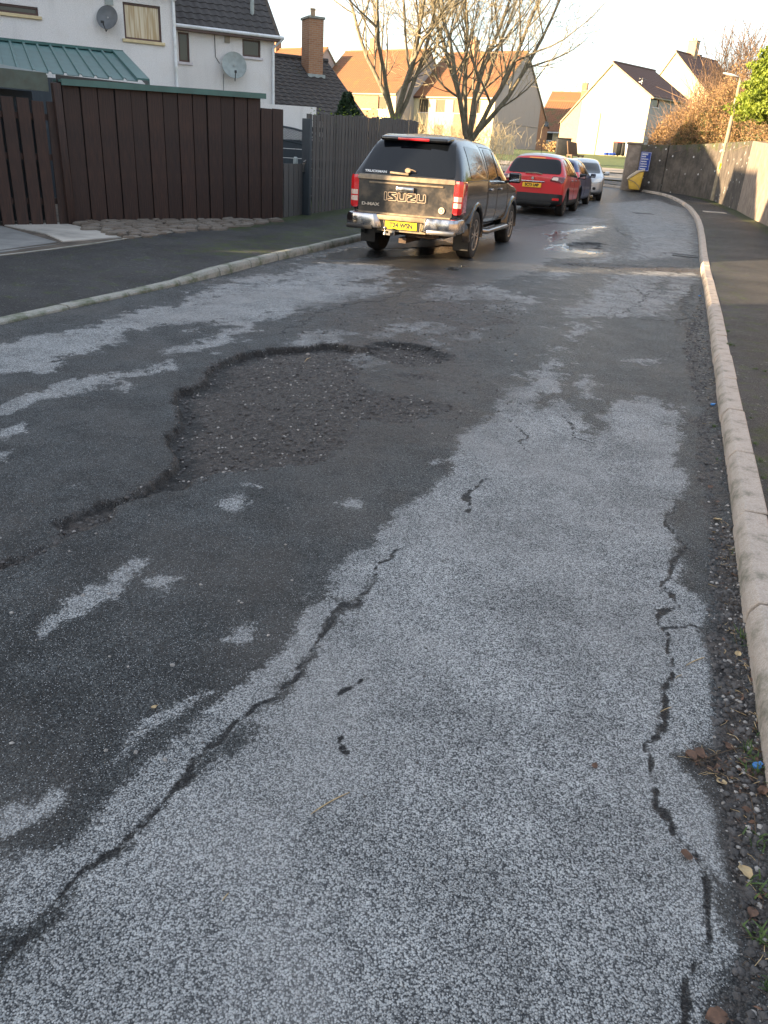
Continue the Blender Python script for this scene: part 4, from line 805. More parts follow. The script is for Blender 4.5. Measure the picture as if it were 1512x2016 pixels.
# white wall glimpsed behind the trellis
wp = at(565, 260, 27); m = MB(); m.box(-2.2, .9, 0, .15, -1.9, .75); setp(m.build('garden_wall', MAT['harl_white'], None), 'white wall section glimpsed behind the lattice panel', 'wall').location = [float(v) for v in wp]

# --- terrace behind the trees
bC = math.radians(37); wC = np.array([math.cos(bC), -math.sin(bC)]); nC = np.array([math.sin(bC), math.cos(bC)])   # nC points into the house
pC = at(976, 190, 92); zbC = 2.42; ezC = pC[2]-zbC+.1; labs = ['terraced house with a large blank grey gable behind the bare trees', 'terraced house stepped forward in the middle of the red roofed row', 'terraced house at the left end of the red roofed row']
def frontwins(L, e):
    o = []
    for k, x in enumerate(np.arange(.7, L-1.2, 2.3)): o.append((x, x+1.25, e-1.75, e-.45)); o.append((x, x+(1.25 if k % 2 else .95), (.9 if k % 2 else .0), 2.15))
    return o
def roww(x_off, fwd, L, lab, D=12.4, n=0):
    o = pC[:2]+wC*x_off-nC*fwd
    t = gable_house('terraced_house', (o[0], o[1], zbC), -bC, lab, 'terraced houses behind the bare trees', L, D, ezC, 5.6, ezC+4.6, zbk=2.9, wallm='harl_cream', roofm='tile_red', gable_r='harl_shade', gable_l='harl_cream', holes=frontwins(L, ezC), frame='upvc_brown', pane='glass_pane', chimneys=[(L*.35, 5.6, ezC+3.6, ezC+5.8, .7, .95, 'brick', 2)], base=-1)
    m = MB(); m.box(L*.52, L*.80, -.025, -.0, 0, ezC-.12); m.build('brick_panel', MAT['brick'], t)
    return t
tc = roww(-10.6, 0, 10.6, labs[0]); roww(-23.0, 3.4, 12.4, labs[1]); roww(-36.0, 6.8, 13.0, labs[2])
m = MB(); m.add([(10.615, 10.0, -.6), (10.615, 12.42, -.6), (10.615, 12.42, 2.85), (10.615, 10.0, 5.2)], [(0,1,2,3)]); m.build('brick_panel', MAT['brick'], tc)
m = MB(); m.tube([(10.64, .1, 2.6), (10.64, 10.0, 2.6)], .03, 5); m.build('band_course', MAT['harl_grey'], tc)
gd = tc.location
dish('satellite_dish', (pC[0]+nC[0]*11.4+.25, pC[1]+nC[1]*11.4, zbC+3.1), .2, 'small dark satellite dish on the far edge of the big grey gable', .6, MAT['dish_dark'])
# --- cream gabled house on the right and its neighbour
bD = math.radians(44); wD = np.array([math.cos(bD), math.sin(bD)]); pD = at(1262, 300, 78); zD = float(pD[2])-.15; 
eD = at(1278, 186, 78)[2]-zD; apD = at(1209, 122, 81)
def drect(a, b): return (a[0], b[0], b[1]-zD, a[1]-zD)
hD = lambda x, y: hit(x, y, pD, wD)
dw_ = [drect(hD(1287, 190), hD(1296, 212)), drect(hD(1341, 196), hD(1350, 212))]
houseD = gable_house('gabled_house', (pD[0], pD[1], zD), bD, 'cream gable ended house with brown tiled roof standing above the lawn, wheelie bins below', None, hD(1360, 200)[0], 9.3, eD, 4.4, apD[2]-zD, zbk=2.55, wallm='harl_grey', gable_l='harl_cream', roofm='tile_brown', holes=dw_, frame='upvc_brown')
m = MB(); m.add([(-.02, 7.2, -1.), (-.02, 9.32, -1.), (-.02, 9.32, 2.5), (-.02, 7.2, 4.3)], [(0,1,2,3)]); m.build('brick_panel', MAT['brick_tan'], houseD)
m = MB(); m.tube([(-.05, 4.9, -1), (-.05, 4.9, 3.3)], .025, 5); m.build('cable', MAT['black_plastic'], houseD)
gutter(houseD, -.1, hD(1362, 200)[0], -.3, eD-.25, 'lamp_post'); downpipe(houseD, [(hD(1356, 200)[0], -.05, eD-.3), (hD(1356, 200)[0], -.05, -1)], 'black_plastic', .05)
ant = thing('tv_aerial', (pD[0]+wD[0]*.2-.9, pD[1]+1.1, zD+eD-.6), bD, 'tv aerial on a pole at the corner of the cream gable', 'aerial'); m = MB(); m.tube([(0, 0, 0), (0, 0, 1.9)], .022, 6); m.build('pole', MAT['steel'], ant); m = MB()
for q in np.linspace(-.5, .5, 8): m.tube([(q*.7, -.16, 1.85), (q*.7, .16, 1.85)], .014, 4)
m.tube([(-.4, 0, 1.85), (.4, 0, 1.85)], .016, 5); m.box(-.25, .0, -.14, .14, 1.6, 1.63); m.build('elements', MAT['steel'], ant)
pE = at(1405, 196, 94); zE = float(zg(94))+.3; eE = pE[2]-zE; apE = at(1303, 97, 97)[2]-zE
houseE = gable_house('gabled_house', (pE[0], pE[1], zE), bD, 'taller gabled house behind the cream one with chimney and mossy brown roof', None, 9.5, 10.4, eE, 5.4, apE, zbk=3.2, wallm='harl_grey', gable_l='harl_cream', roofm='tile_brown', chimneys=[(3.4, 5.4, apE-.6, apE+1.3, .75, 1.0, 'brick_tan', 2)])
pG = at(1460, 135, 112); hG = gable_house('gabled_house', (pG[0]-3, pG[1], 3.5), bD, 'distant cream gable just showing above the bare bushes', None, 9., 9., 6.6, 4.2, 9.6, wallm='harl_cream', roofm='tile_brown', chimneys=[(2.0, 4.2, 8.5, 11.6, .8, 1.0, 'brick', 1)])
# distant red roofs between the two groups
for (px, py, Y_, rz, L, lab) in ((1098, 244, 120, -.45, 9, 'distant red roofed house in the gap, nearer the grey gable'), (1106, 222, 135, -.42, 12, 'far red roofed house showing over the roof in the gap'), (1098, 275, 108, -.45, 7, 'lowest red roofed house in the gap between the gables')):
    q = at(px, py, Y_); z0 = float(zg(Y_)); gable_house('gabled_house', (q[0]-3, q[1], z0), rz, lab, None, L+2, 9, max(q[2]-z0-.4, 2.2), 4.5, max(q[2]-z0-.4, 2.2)+3.4, wallm='harl_cream', roofm='tile_red', holes=[(1.2, 2.4, 1.0, 2.0), (4.5, 5.7, 1.0, 2.0)], frame='upvc_white', sill='upvc_white', chimneys=[(5, 4.5, max(q[2]-z0, 2.2)+2.3, max(q[2]-z0, 2.2)+4.3, .8, .8, 'brick', 1)])

# ---------------------------------------------------------------- retaining wall on the right, panel by panel
base = [gp(1247, 371.5, .1)]+[gp(a, b, .12) for a, b in ((1300,376), (1352,384), (1403,394), (1450,414), (1487,434))]
tops = [hit(1262, 284, base[0], (1, .0001))[1]]
zt = []
for (px, py), P in zip(((1263,285),(1320,286),(1375,284),(1430,281),(1478,277),(1516,285)), base): zt.append(hit(px, py, P, (1, .0001))[1])
b3 = [np.array(p) for p in base]; dlast = (b3[-1]-b3[-2])[:2]; b3 += [np.array([8.2, 15.2, .12]), np.array([5.4, 5., .12]), np.array([1.6, -8., .12])]; zt += [2.5, 2.5, 2.5]
rw = thing('retaining_wall', b3[0], 0, 'long stained concrete retaining wall along the right pavement, mossy at the top', 'wall'); rs = random.Random(2)
for i in range(len(b3)-1):
    a, b = b3[i], b3[i+1]; Ls = np.hypot(*(b-a)[:2]); n_ = max(1, round(Ls/2.1))
    t_ = (b-a)[:2]/Ls; n2 = np.array([-t_[1], t_[0]]); 
    if n2[0] < 0: n2 = -n2
    for k in range(n_):
        p = a+(b-a)*k/n_; q = a+(b-a)*(k+1)/n_; za = zt[i]+(zt[i+1]-zt[i])*k/n_; zb_ = zt[i]+(zt[i+1]-zt[i])*(k+1)/n_; pr = rs.uniform(-.012, .012)
        p2 = p[:2]-b3[0][:2]+t_*.008+n2*pr; q2 = q[:2]-b3[0][:2]-t_*.008+n2*pr; g0 = float(zg(p[1]))-.1-b3[0][2]; g1 = float(zg(q[1]))-.1-b3[0][2]
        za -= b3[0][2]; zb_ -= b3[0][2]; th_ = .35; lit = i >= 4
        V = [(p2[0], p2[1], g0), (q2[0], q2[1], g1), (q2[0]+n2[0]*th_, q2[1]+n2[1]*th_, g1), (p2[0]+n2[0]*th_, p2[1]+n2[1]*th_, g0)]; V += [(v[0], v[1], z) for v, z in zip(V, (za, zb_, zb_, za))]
        m = MB(); m.add(V, [(0,3,2,1),(4,5,6,7),(0,1,5,4),(1,2,6,5),(2,3,7,6),(3,0,4,7)]); m.build('wall_panel', MAT['wall_lit' if lit else 'wall_conc'], rw, bevel=.012, seg=1)
m = MB(); e_ = b3[0]; p0 = gp(1238, 371, .1)-e_; m.obox((-.55, .15, -.1), (.62, -.1, 0), (.08, .5, 0), (0, 0, zt[0]-e_[2]+.1)); m.build('end_pier', MAT['wall_lit'], rw, bevel=.02); m = MB(); m.obox((-.6, .1, zt[0]-e_[2]), (.72, -.1, 0), (.08, .6, 0), (0, 0, .09)); m.build('pier_cap', MAT['wall_lit'], rw, bevel=.01)
# raised ground behind the wall
bk = [np.r_[p[:2], 0] for p in b3]; rowsA = []
for o in (.3, 2., 6., 20., 60.):
    r_ = []
    for i, p in enumerate(b3):
        r_.append([p[0]+o*.97, p[1]+o*.1+(0 if i else o*.1), (zt[i]-.12+.04*min(o, 12) if o > 0 else 0)])
    rowsA.append(r_)
rowsA[-1] = [[p[0], p[1], zt[i]+.5] for i, p in enumerate(np.array(rowsA[-1]))]
setp(grid_mesh('raised_bank', np.array(rowsA), MAT['soil'], smooth=False), kind='structure')
# --- lamp post, sign, grit bin, bins
lb = gp(1404, 395.5, .1); lt_ = [hit(1459, 153, lb, (1, .0001))]
lp_ = thing('street_lamp', lb, 0, 'street lamp with pale flat head standing against the stained retaining wall', 'street lamp'); hl = lt_[0][1]-lb[2]; lx = lt_[0][0]
m = MB(); m.tube([(0,0,-.1),(lx*.18, 0, hl*.18), (lx*.32,0,hl*.32)], .135, 14); m.tube([(lx*.32,0,hl*.32),(lx*.34,0,hl*.34)], [.135,.095], 14); m.tube([(lx*.34,0,hl*.34),(lx*.7,0,hl*.7),(lx,0,hl-.1)], [.095,.08,.065], 14); m.build('post', MAT['lamp_post'], lp_, smooth=True)
hx, hzz = hit(1424, 145, lb, (1, .0001)); m = MB(); m.tube([(lx, 0, hl-.12), (lx-.06, 0, hl-.0), (lx-.18, 0, hl+.02)], .04, 8); m.build('bracket', MAT['lamp_post'], lp_)
m = MB(); n = 12; V = []
for f_ in np.linspace(0, 1, 7):
    w_ = .13*math.sin(math.pi*min(max(f_*.85+.1, 0), 1))**.6; x_ = lx-.15+(hx-lx+.15)*f_; z_ = hl+.02+(hzz-lb[2]-hl)*f_
    for k in range(n): t = 2*math.pi*k/n; V.append((x_, w_*math.cos(t), z_+w_*.42*math.sin(t)))
m.add(V, [(i*n+k, i*n+(k+1) % n, (i+1)*n+(k+1) % n, (i+1)*n+k) for i in range(6) for k in range(n)]+[tuple(range(n)), tuple(6*n+k for k in range(n))]); m.build('lamp_head', MAT['lamp_head'], lp_, smooth=True)
m = MB(); m.obox((lx*.30-.12, -.142, hl*.27), (.2, 0, 0), (0, .01, 0), (0, 0, .22)); m.build('warning_label', MAT['plate_yellow'], lp_)
def text_mesh(name, s, size, mat, parent, loc, rot, sx=1., extrude=.001, outline=None, bold=0., align='CENTER', shear=0):
    cu = bpy.data.curves.new(name, 'FONT'); cu.body = s; cu.size = size; cu.align_x = align; cu.align_y = 'CENTER'; cu.extrude = extrude; cu.offset = bold; cu.shear = shear
    if outline: cu.fill_mode = 'NONE'; cu.extrude = 0; cu.bevel_depth = outline; cu.bevel_resolution = 1
    o = bpy.data.objects.new('tmp', cu); C.objects.link(o); dg = bpy.context.evaluated_depsgraph_get(); me = bpy.data.meshes.new_from_object(o.evaluated_get(dg)); bpy.data.objects.remove(o)
    me.materials.clear(); me.materials.append(mat); k = link(name, me, parent, loc, rot); k.scale = (sx, 1, 1); return k
sg = hit(1287, 334, base[1], (b3[0]-b3[1])[:2]); P0_ = b3[1][:2]; wW = (b3[0]-b3[1])[:2]; wW /= np.hypot(*wW)
sA = hit(1260, 333, b3[1], wW); sB = hit(1279, 331, b3[1], wW); sC = hit(1282, 301, b3[1], wW)
cxs = P0_+wW*(sA[0]+sB[0])/2; nW = np.array([wW[1], -wW[0]]); nW = nW if nW[1] < 0 else -nW
pS = at(1270, 318, float(cxs[1])-.35); rzS = .12
sign = thing('street_sign', pS, rzS, 'blue notice sign with rows of white lettering fixed at the wall end', 'sign'); wS = .50; hS = .82
m = MB(); m.box(-wS/2, wS/2, 0, .015, -hS/2, hS/2); m.build('panel', MAT['sign_blue'], sign, bevel=.004, seg=1)
m = MB(); b_ = .012
for bx_ in ((-wS/2+.02, wS/2-.02, hS/2-.03, hS/2-.02), (-wS/2+.02, wS/2-.02, -hS/2+.02, -hS/2+.03), (-wS/2+.02, -wS/2+.03, -hS/2+.03, hS/2-.03), (wS/2-.03, wS/2-.02, -hS/2+.03, hS/2-.03)): m.box(bx_[0], bx_[1], -.003, -.0005, bx_[2], bx_[3])
m.build('border', MAT['white'], sign)
rs = random.Random(4)
for k, (l_, h_) in enumerate(((.27, .085), (.19, .065), (.33, .062), (.27, .06), (.28, .06), (.30, .06), (.26, .055))):
    z_ = hS/2-.10-k*.104; m = MB(); x = -wS/2+.055; e__ = x+l_
    while x < e__: ww = rs.uniform(.018, .03); m.box(x, x+ww*.8, -.004, -.0008, z_-h_/2+rs.uniform(0, .008), z_+h_/2-rs.uniform(0, .012)); x += ww+.004
    m.build('lettering_row', MAT['white'], sign)
m = MB(); m.box(-.03, .03, .016, .07, -hS/2-1.0, hS/2-.05); m.build('post', MAT['black_plastic'], sign)
gb = gp(1252, 373.5, .1); gr = thing('grit_bin', (gb[0]-.05, gb[1], gb[2]), -.2, 'yellow grit bin with pale sloping lid at the end of the retaining wall', 'grit bin')
m = MB(); sh = [(-.42, 0), (.30, 0), (.40, .95), (.1, .93), (-.55, .60), (-.60, .50)]; V = [(a, -.32 if s_ == 0 else .32, b) for s_ in (0, 1) for a, b in sh]; m.add(V, [tuple(range(6)), tuple(range(6, 12))]+[(i, (i+1) % 6, 6+(i+1) % 6, 6+i) for i in range(6)]); m.build('body', MAT['grit_yellow'], gr, bevel=.05, seg=3)
m = MB(); sh = [(-.68, .50), (-.60, .66), (-.1, .98), (.40, 1.06), (.44, .97), (.1, .92), (-.55, .56)]; V = [(a, -.37 if s_ == 0 else .37, b) for s_ in (0, 1) for a, b in sh]; m.add(V, [tuple(range(7)), tuple(range(7, 14))]+[(i, (i+1) % 7, 7+(i+1) % 7, 7+i) for i in range(7)]); m.build('lid', MAT['grit_lid'], gr, bevel=.03, seg=2)
m = MB(); m.tube([(-.58, -.335, .5), (-.2, -.34, .42), (.1, -.34, .25), (.33, -.335, .03)], .018, 6); m.build('moulded_rib', MAT['lamp_post'], gr); gr.scale = (.66, .8, .84)
def wheelie(px, py, Y_, body, lid, lab, rz=.3):
    p = gp(px, py, 0) if Y_ is None else at(px, py, Y_); t = thing('wheelie_bin', p, rz, lab, 'wheelie bin', 'wheelie bins by the cream gable')
    m = MB(); V = [(-.24,-.27,.05),(.24,-.27,.05),(.24,.25,.05),(-.24,.25,.05),(-.29,-.36,1.0),(.29,-.36,1.0),(.29,.33,1.0),(-.29,.33,1.0)]; m.add(V, [(0,3,2,1),(4,5,6,7),(0,1,5,4),(1,2,6,5),(2,3,7,6),(3,0,4,7)]); m.build('body', MAT[body], t, bevel=.02)
    m = MB(); V = [(-.30,-.39,1.01),(.30,-.39,1.01),(.30,.36,1.01),(-.30,.36,1.01),(-.27,-.33,1.06),(.27,-.33,1.06),(.27,.33,1.12),(-.27,.33,1.12)]; m.add(V, [(0,3,2,1),(4,5,6,7),(0,1,5,4),(1,2,6,5),(2,3,7,6),(3,0,4,7)]); m.build('lid', MAT[lid], t, bevel=.015)
    for s_ in (-.24, .2): m = MB(); m.lathe([(s_, .09), (s_+.04, .09)], 14, 'x', (0, .28, .1)); m.build('wheel', MAT['rubber'], t)
    m = MB(); m.tube([(-.26, .38, 1.0), (.26, .38, 1.0)], .018, 6); m.build('handle', MAT['black_plastic'], t)
wheelie(1213, 307, 73, 'bin_black', 'bin_red', 'dark wheelie bin with a red lid, leftmost of the row'); wheelie(1224, 308, 73, 'bin_black', 'bin_black', 'dark wheelie bin with a dark lid beside the red lidded one')
wheelie(1237, 309, 72.4, 'bin_grey', 'bin_teal', 'pale grey wheelie bin with a teal lid'); wheelie(1247, 309, 73.2, 'bin_grey', 'bin_black', 'grey wheelie bin partly hidden behind the wall end')
q = at(1201, 306, 72); t = thing('blue_bag_heap', q, 0, 'low heap of blue plastic on the lawn by the bins', 'rubbish')
for k in range(5): m = MB(); m.lathe([(0, .02), (.02, .16), (.10, .18), (.2, .12), (.24, .02)], 9, 'z', (-.4+k*.18, rs.uniform(-.1, .1), 0)); m.build('bag', MAT['sign_blue'], t, smooth=True)
# brown timber thing and dark bin on the lawn
q = at(1126, 318, 52); t = thing('garden_bench', q, .5, 'brown wooden bench end standing on the lawn behind the red car', 'bench')
m = MB(); m.obox((-.35, 0, .35), (.75, 0, -.05), (0, .08, 0), (-.22, .0, .75)); m.build('backrest', MAT['wood_light'], t, bevel=.02); m = MB(); m.box(-.5, .45, -.5, .0, .3, .38); m.build('seat', MAT['wood_light'], t, bevel=.01)
for x, y in ((-.45,-.45),(.38,-.45),(-.45,-.08),(.38,-.08)): m = MB(); m.box(x, x+.07, y, y+.07, -.2, .3); m.build('leg', MAT['wood_light'], t)
q = at(1106, 306, 58); m = MB(); m.box(-.45, .45, -.3, .3, 0, 1.0); m.box(-.5, .5, -.34, .34, 1.001, 1.07); t = m.build('litter_bin', MAT['bin_black'], None, bevel=.03); t.location = [float(v) for v in q]; setp(t, 'black bin on the lawn beside the grey gable', 'bin')
# dark boundary fence by the grey gable
q = at(975, 300, 66); q2 = at(999, 301, 64); df = thing('boundary_fence', (q[0], q[1], q[2]-.3), -.3, 'short dark board fence at the foot of the big grey gable', 'fence')
for k in range(9): m = MB(); m.box(0, .2, 0, .03, 0, 1.55+.02*(k % 2)); m.build('board', MAT['wood_slate'], df).location = (-.5+k*.215, 0, 0)
# ---------------------------------------------------------------- trees, hedges, plants
def tubes_np(segs, n=4):                    # segs: list of (p0,p1,r0,r1)
    S = np.array([[*a, *b, c, d] for a, b, c, d in segs], np.float32); p0, p1, r0, r1 = S[:, :3], S[:, 3:6], S[:, 6:7], S[:, 7:8]
    d = p1-p0; d /= np.linalg.norm(d, axis=1, keepdims=True)+1e-9; up = np.where(np.abs(d[:, 2:3]) < .9, np.array([[0, 0, 1.]]), np.array([[1., 0, 0]])); u = np.cross(d, up); u /= np.linalg.norm(u, axis=1, keepdims=True); w = np.cross(u, d)
    V = []
    for P, r in ((p0, r0), (p1, r1)):
        for k in range(n): t = 2*math.pi*k/n; V.append(P+(u*math.cos(t)+w*math.sin(t))*r)
    V = np.stack(V, 1); N = len(S); b = (np.arange(N)*2*n)[:, None, None]; f = np.array([[k, (k+1) % n, n+(k+1) % n, n+k] for k in range(n)])[None]
    return V.reshape(-1, 3), (b+f).reshape(-1, 4)
def bare_tree(name, loc, label, group, h, r, seed, mains=4, spread=.45, trunk=1.3, lean=(0, 0), limbmat='bark', twigmat='twig', depth=6, droop=0.):
    rs = random.Random(seed); t = thing(name, loc, 0, label, 'tree', group); thick = []; thin = []
    def grow(p, d, L, rad, lev):
        nseg = 8 if lev == 0 else (5 if lev < 3 else 3); q = Vector(p); dd = Vector(d)
        for i in range(nseg):
            dd = (dd+Vector((rs.gauss(0, .10), rs.gauss(0, .10), rs.gauss(.02, .06)+ (.07 if lev < 4 else .0)-droop*(lev > 3)))).normalized(); e = q+dd*(L/nseg); ra = rad*(1-.42*i/nseg); rb = rad*(1-.42*(i+1)/nseg)
            (thick if rad > .022 else thin).append((q[:], e[:], ra, rb)); q = e
            if lev < depth and (i > 1 or lev > 0) and rs.random() < (.52 if lev > 0 else .95):
                a = Vector((rs.gauss(0, 1), rs.gauss(0, 1), rs.gauss(.05, .5))); a = (a-a.dot(dd)*dd).normalized(); nd = (dd*.72+a*rs.uniform(.5, .85)).normalized()
                grow(q, nd, L*(rs.uniform(.36, .55) if lev == 0 else rs.uniform(.5, .75)), max(rb*rs.uniform(.42, .6), .009), lev+1)
        if lev < depth: grow(q, dd, L*.6, max(rad*.5, .009), lev+1)
    base = Vector((0, 0, -.2)); top = Vector((lean[0]*trunk, lean[1]*trunk, trunk)); thick.append((base[:], (base*.6+top*.4)[:], r*1.25, r*1.02)); thick.append(((base*.6+top*.4)[:], top[:], r*1.02, r))
    for k in range(mains):
        a = 2*math.pi*(k+rs.uniform(-.2, .2))/mains+.4; s_ = spread*rs.uniform(.6, 1.2); grow(top-Vector((0, 0, .15)), Vector((math.cos(a)*s_, math.sin(a)*s_, 1)).normalized(), h*.52, r*.5, 0)
    V, F_ = tubes_np(thick, 7); link('trunk', fast_mesh('trunk', V, F_, MAT[limbmat], True), t)
    V, F_ = tubes_np(thin, 3); link('twigs', fast_mesh('twigs', V, F_, MAT[twigmat]), t); return t
q = at(778, 262, 42); bare_tree('bare_tree', (q[0], q[1], float(zg(42))), 'left of the two big bare trees, its trunk forking low behind the grey fence', 'bare trees behind the parked cars', 10.5, .24, 21, 6, .42, 2.1, depth=5, droop=.03)
q = at(925, 262, 43); bare_tree('bare_tree', (q[0], q[1], float(zg(43))), 'right of the two big bare trees, spreading from a split trunk above the pickup', 'bare trees behind the parked cars', 11, .26, 35, 7, .70, 1.6, depth=5, droop=.05)
def cloud(name, mat, n, size, fn, parent=None, seed=1, flat=.0, kind=None, tri=False):
    """n small leaf quads at points given by fn(rng, n) -> n x 3"""
    r = np.random.default_rng(seed); P = fn(r, n); n = len(P); a = r.normal(size=(n, 3)); a /= np.linalg.norm(a, axis=1, keepdims=True); b = r.normal(size=(n, 3)); b -= (b*a).sum(1, keepdims=True)*a; b /= np.linalg.norm(b, axis=1, keepdims=True)
    s = size*r.uniform(.5, 1.4, (n, 1)); V = np.stack([P-a*s, P+b*s*.45, P+a*s, P-b*s*.45], 1).reshape(-1, 3); F_ = np.arange(n*4).reshape(-1, 4)
    o = link(name, fast_mesh(name, V, F_, MAT[mat]), parent); 
    if kind: o['kind'] = kind
    return o
def lumpy(P, r, amt, sc):
    return P+amt*np.stack([np.sin(P[:, 1]*sc+1.3)+np.sin(P[:, 2]*sc*1.7), np.sin(P[:, 0]*sc*1.2)+np.cos(P[:, 2]*sc), np.sin(P[:, 0]*sc*.9+P[:, 1]*sc*1.1)], 1)
def hedge_pts(path, w, z0, z1):
    path = np.array(path, float)
    def fn(r, n):
        L = len(path)-1; i = r.integers(0, L, n); t = r.random(n); p = path[i]+(path[i+1]-path[i])*t[:, None]
        th = r.random(n)*math.pi; rr = np.sqrt(r.random(n))**.6
        hh = (z0[i]*(1-t)+z0[i+1]*t, z1[i]*(1-t)+z1[i+1]*t); H_ = hh[1]-hh[0]
        lump = 1+.18*np.sin(p[:, 0]*2.1+p[:, 1]*1.7)+.12*np.sin(p[:, 1]*4.3)+.07*np.sin(p[:, 1]*9.3+p[:, 0]*5)
        d = p[:, :2]; x = d[:, 0]+np.cos(th)*rr*w*lump; y = d[:, 1]+np.cos(th)*rr*w*.2; z = hh[0]+np.sin(th)*rr*H_*lump
        return np.stack([x, y, z], 1)
    return fn
hp = [(b3[0][0]+1.5, b3[0][1]+1.4), (b3[1][0]+1.5, b3[1][1]+.5), (b3[2][0]+1.5, b3[2][1]+.3), (b3[3][0]+1.6, b3[3][1]), (b3[4][0]+1.8, b3[4][1]), (b3[5][0]+1.8, b3[5][1]), (10.3, 15.5), (8.0, 7.)]
z0 = np.array([zt[0]-.4, zt[1]-.3, zt[2]-.2, zt[3]-.2, zt[4]-.2, zt[5]-.2, 2.3, 2.3]); z1 = np.array([zt[0]+1.0, zt[1]+1.9, zt[2]+2.5, zt[3]+2.7, zt[4]+2.1, zt[5]+1.6, 3.9, 3.9])
hg = thing('beech_hedge', (0, 0, 0), 0, 'tangled russet brown hedge growing over the top of the retaining wall', 'hedge')
hg.location = (hp[2][0], hp[2][1], zt[2]); off = -np.array(hg.location)
def rel(fn): return lambda r, n: fn(r, n)+off
_h1 = hedge_pts(hp, 1.25, z0, z1)
cloud('foliage', 'leaf_brown', 70000, .042, rel(_h1), hg, 3); cloud('green_shoots', 'leaf_moss', 9000, .05, rel(hedge_pts(hp[1:5], 1.3, z0[1:5], z1[1:5]-.6)), hg, 4)
def sticks(fn, n, ln, r0, up, mat, parent, seed, name='stems'):
    r = np.random.default_rng(seed); P = fn(r, n); D = r.normal(size=(n, 3))*.5+np.array([0, 0, up]); D /= np.linalg.norm(D, axis=1, keepdims=True); L = ln*r.uniform(.5, 1.4, (n, 1)); segs = []; D2 = D+r.normal(size=(n, 3))*.35
    for i in range(n): a = P[i]; b = a+D[i]*L[i]*.5; c = b+D2[i]*L[i]*.5; segs += [(a, b, r0, r0*.75), (b, c, r0*.75, r0*.3)]
    V, F_ = tubes_np(segs, 3); return link(name, fast_mesh(name, V, F_, MAT[mat]), parent)
sticks(rel(_h1), 5500, .75, .008, .35, 'twig_red', hg, 5); sticks(rel(_h1), 2500, .8, .010, .3, 'twig_dark', hg, 6, 'dark_stems')
# bare reddish thicket behind the hedge
for px, py, Y_, hh, sd_, lab in ((1420, 205, 50, 5.2, 3, 'bare reddish bush left of the lamp head'), (1448, 195, 47, 6.6, 5, 'tall bare upright bush behind the lamp head'), (1398, 215, 54, 3.4, 8, 'low bare bush in front of the brown roof')):
    q = at(px, py, Y_); t = thing('bare_bush', (q[0], q[1], 2.6), 0, lab, 'bush', 'bare bushes behind the hedge')
    V_ = lambda r, n, q=q, hh=hh: np.stack([r.normal(0, .75, n), r.normal(0, .9, n), r.uniform(-.3, hh*.75, n)], 1)
    sticks(V_, 420, 1.9, .016, 1.3, 'twig_red', t, sd_); sticks(V_, 700, .8, .007, .5, 'twig_red', t, sd_+1, 'twigs')
# bright conifer
def conifer(loc, label, h, w, n, mat, seed, group=None, size=.07, name='conifer'):
    t = thing(name, loc, 0, label, 'tree', group); m = MB(); m.tube([(0,0,-.3),(0,0,h*.9)], [.14*w,.03], 8); m.build('trunk', MAT['bark'], t)
    def fn(r, n):
        z = r.random(n)**.8; th = r.random(n)*6.283; lob = 1+.22*np.sin(th*5+z*9)+.16*np.sin(th*9-z*23)+.1*np.sin(th*3+z*41); rad = w*(1-z**2.2*.75)*lob*np.sqrt(r.uniform(.35, 1, n))
        return np.stack([rad*np.cos(th), rad*np.sin(th), z*h+.25*np.sin(th*7)*.5], 1)
    cloud('crown', mat, n, size, fn, t, seed); return t
q = at(1538, 236, 29); conifer((q[0], q[1], q[2]), 'bright yellow green conifer above the right hedge, nearest the lamp', 2.5, 1.35, 60000, 'leaf_green', 9, size=.055)
q = at(1590, 210, 25); conifer((q[0]+2.4, q[1], 2.8), 'bright green conifer further right along the hedge', 5.0, 1.9, 30000, 'leaf_green', 10, size=.075); conifer((15.5, 19.5, 2.6), 'bright green conifer nearest the viewer above the wall', 4.8, 1.9, 26000, 'leaf_green', 12, size=.08)
q = at(683, 238, 27); conifer((q[0], q[1], .4), 'dark evergreen shrub just above the grey paling fence', at(680, 190, 27)[2]-.4, .50, 16000, 'leaf_dark', 13, size=.06, name='evergreen_shrub')
q = at(716, 232, 25); cl_ = thing('climbing_plant', (q[0], q[1], q[2]), 0, 'bright leafy plant tips along the top of the paling fence', 'plant')
cloud('leaves', 'leaf_green', 300, .035, lambda r, n: np.stack([r.uniform(-1.6, 1.1, n), r.uniform(-.2, .2, n), r.normal(-.05, .12, n)], 1), cl_, 4)
# scrub under the trees
for px, Y_, w_, sd_, lab in ((830, 47, 1.8, 1, 'leafless scrub between the two big tree trunks'), (890, 46, 1.3, 2, 'twiggy scrub just left of the right tree trunk'), (960, 48, 1.5, 3, 'twiggy scrub right of the right tree trunk'), (715, 44, 1.2, 4, 'twiggy scrub left of the left tree trunk')):
    q = at(px, 260, Y_); t = thing('scrub', (q[0], q[1], float(zg(Y_))), 0, lab, 'bush', 'scrub under the bare trees'); sticks(lambda r, n, w_=w_: np.stack([r.normal(0, w_*.6, n), r.normal(0, .5, n), r.uniform(0, 1.9, n)], 1), 420, .9, .010, .8, 'twig', t, sd_)
for px, lab in ((1100, 'rusty leaved low bush at the right foot of the grey gable'), (1110, 'rusty leaved low bush in the gap between the gables')):
    q = at(px, 293, 92); t = thing('low_bush', (q[0], q[1], float(zg(92))-.2), 0, lab, 'bush'); cloud('foliage', 'leaf_brown', 900, .12, lambda r, n: np.stack([r.normal(0, .7, n), r.normal(0, .5, n), r.uniform(0, 1.2, n)], 1), t, 4)
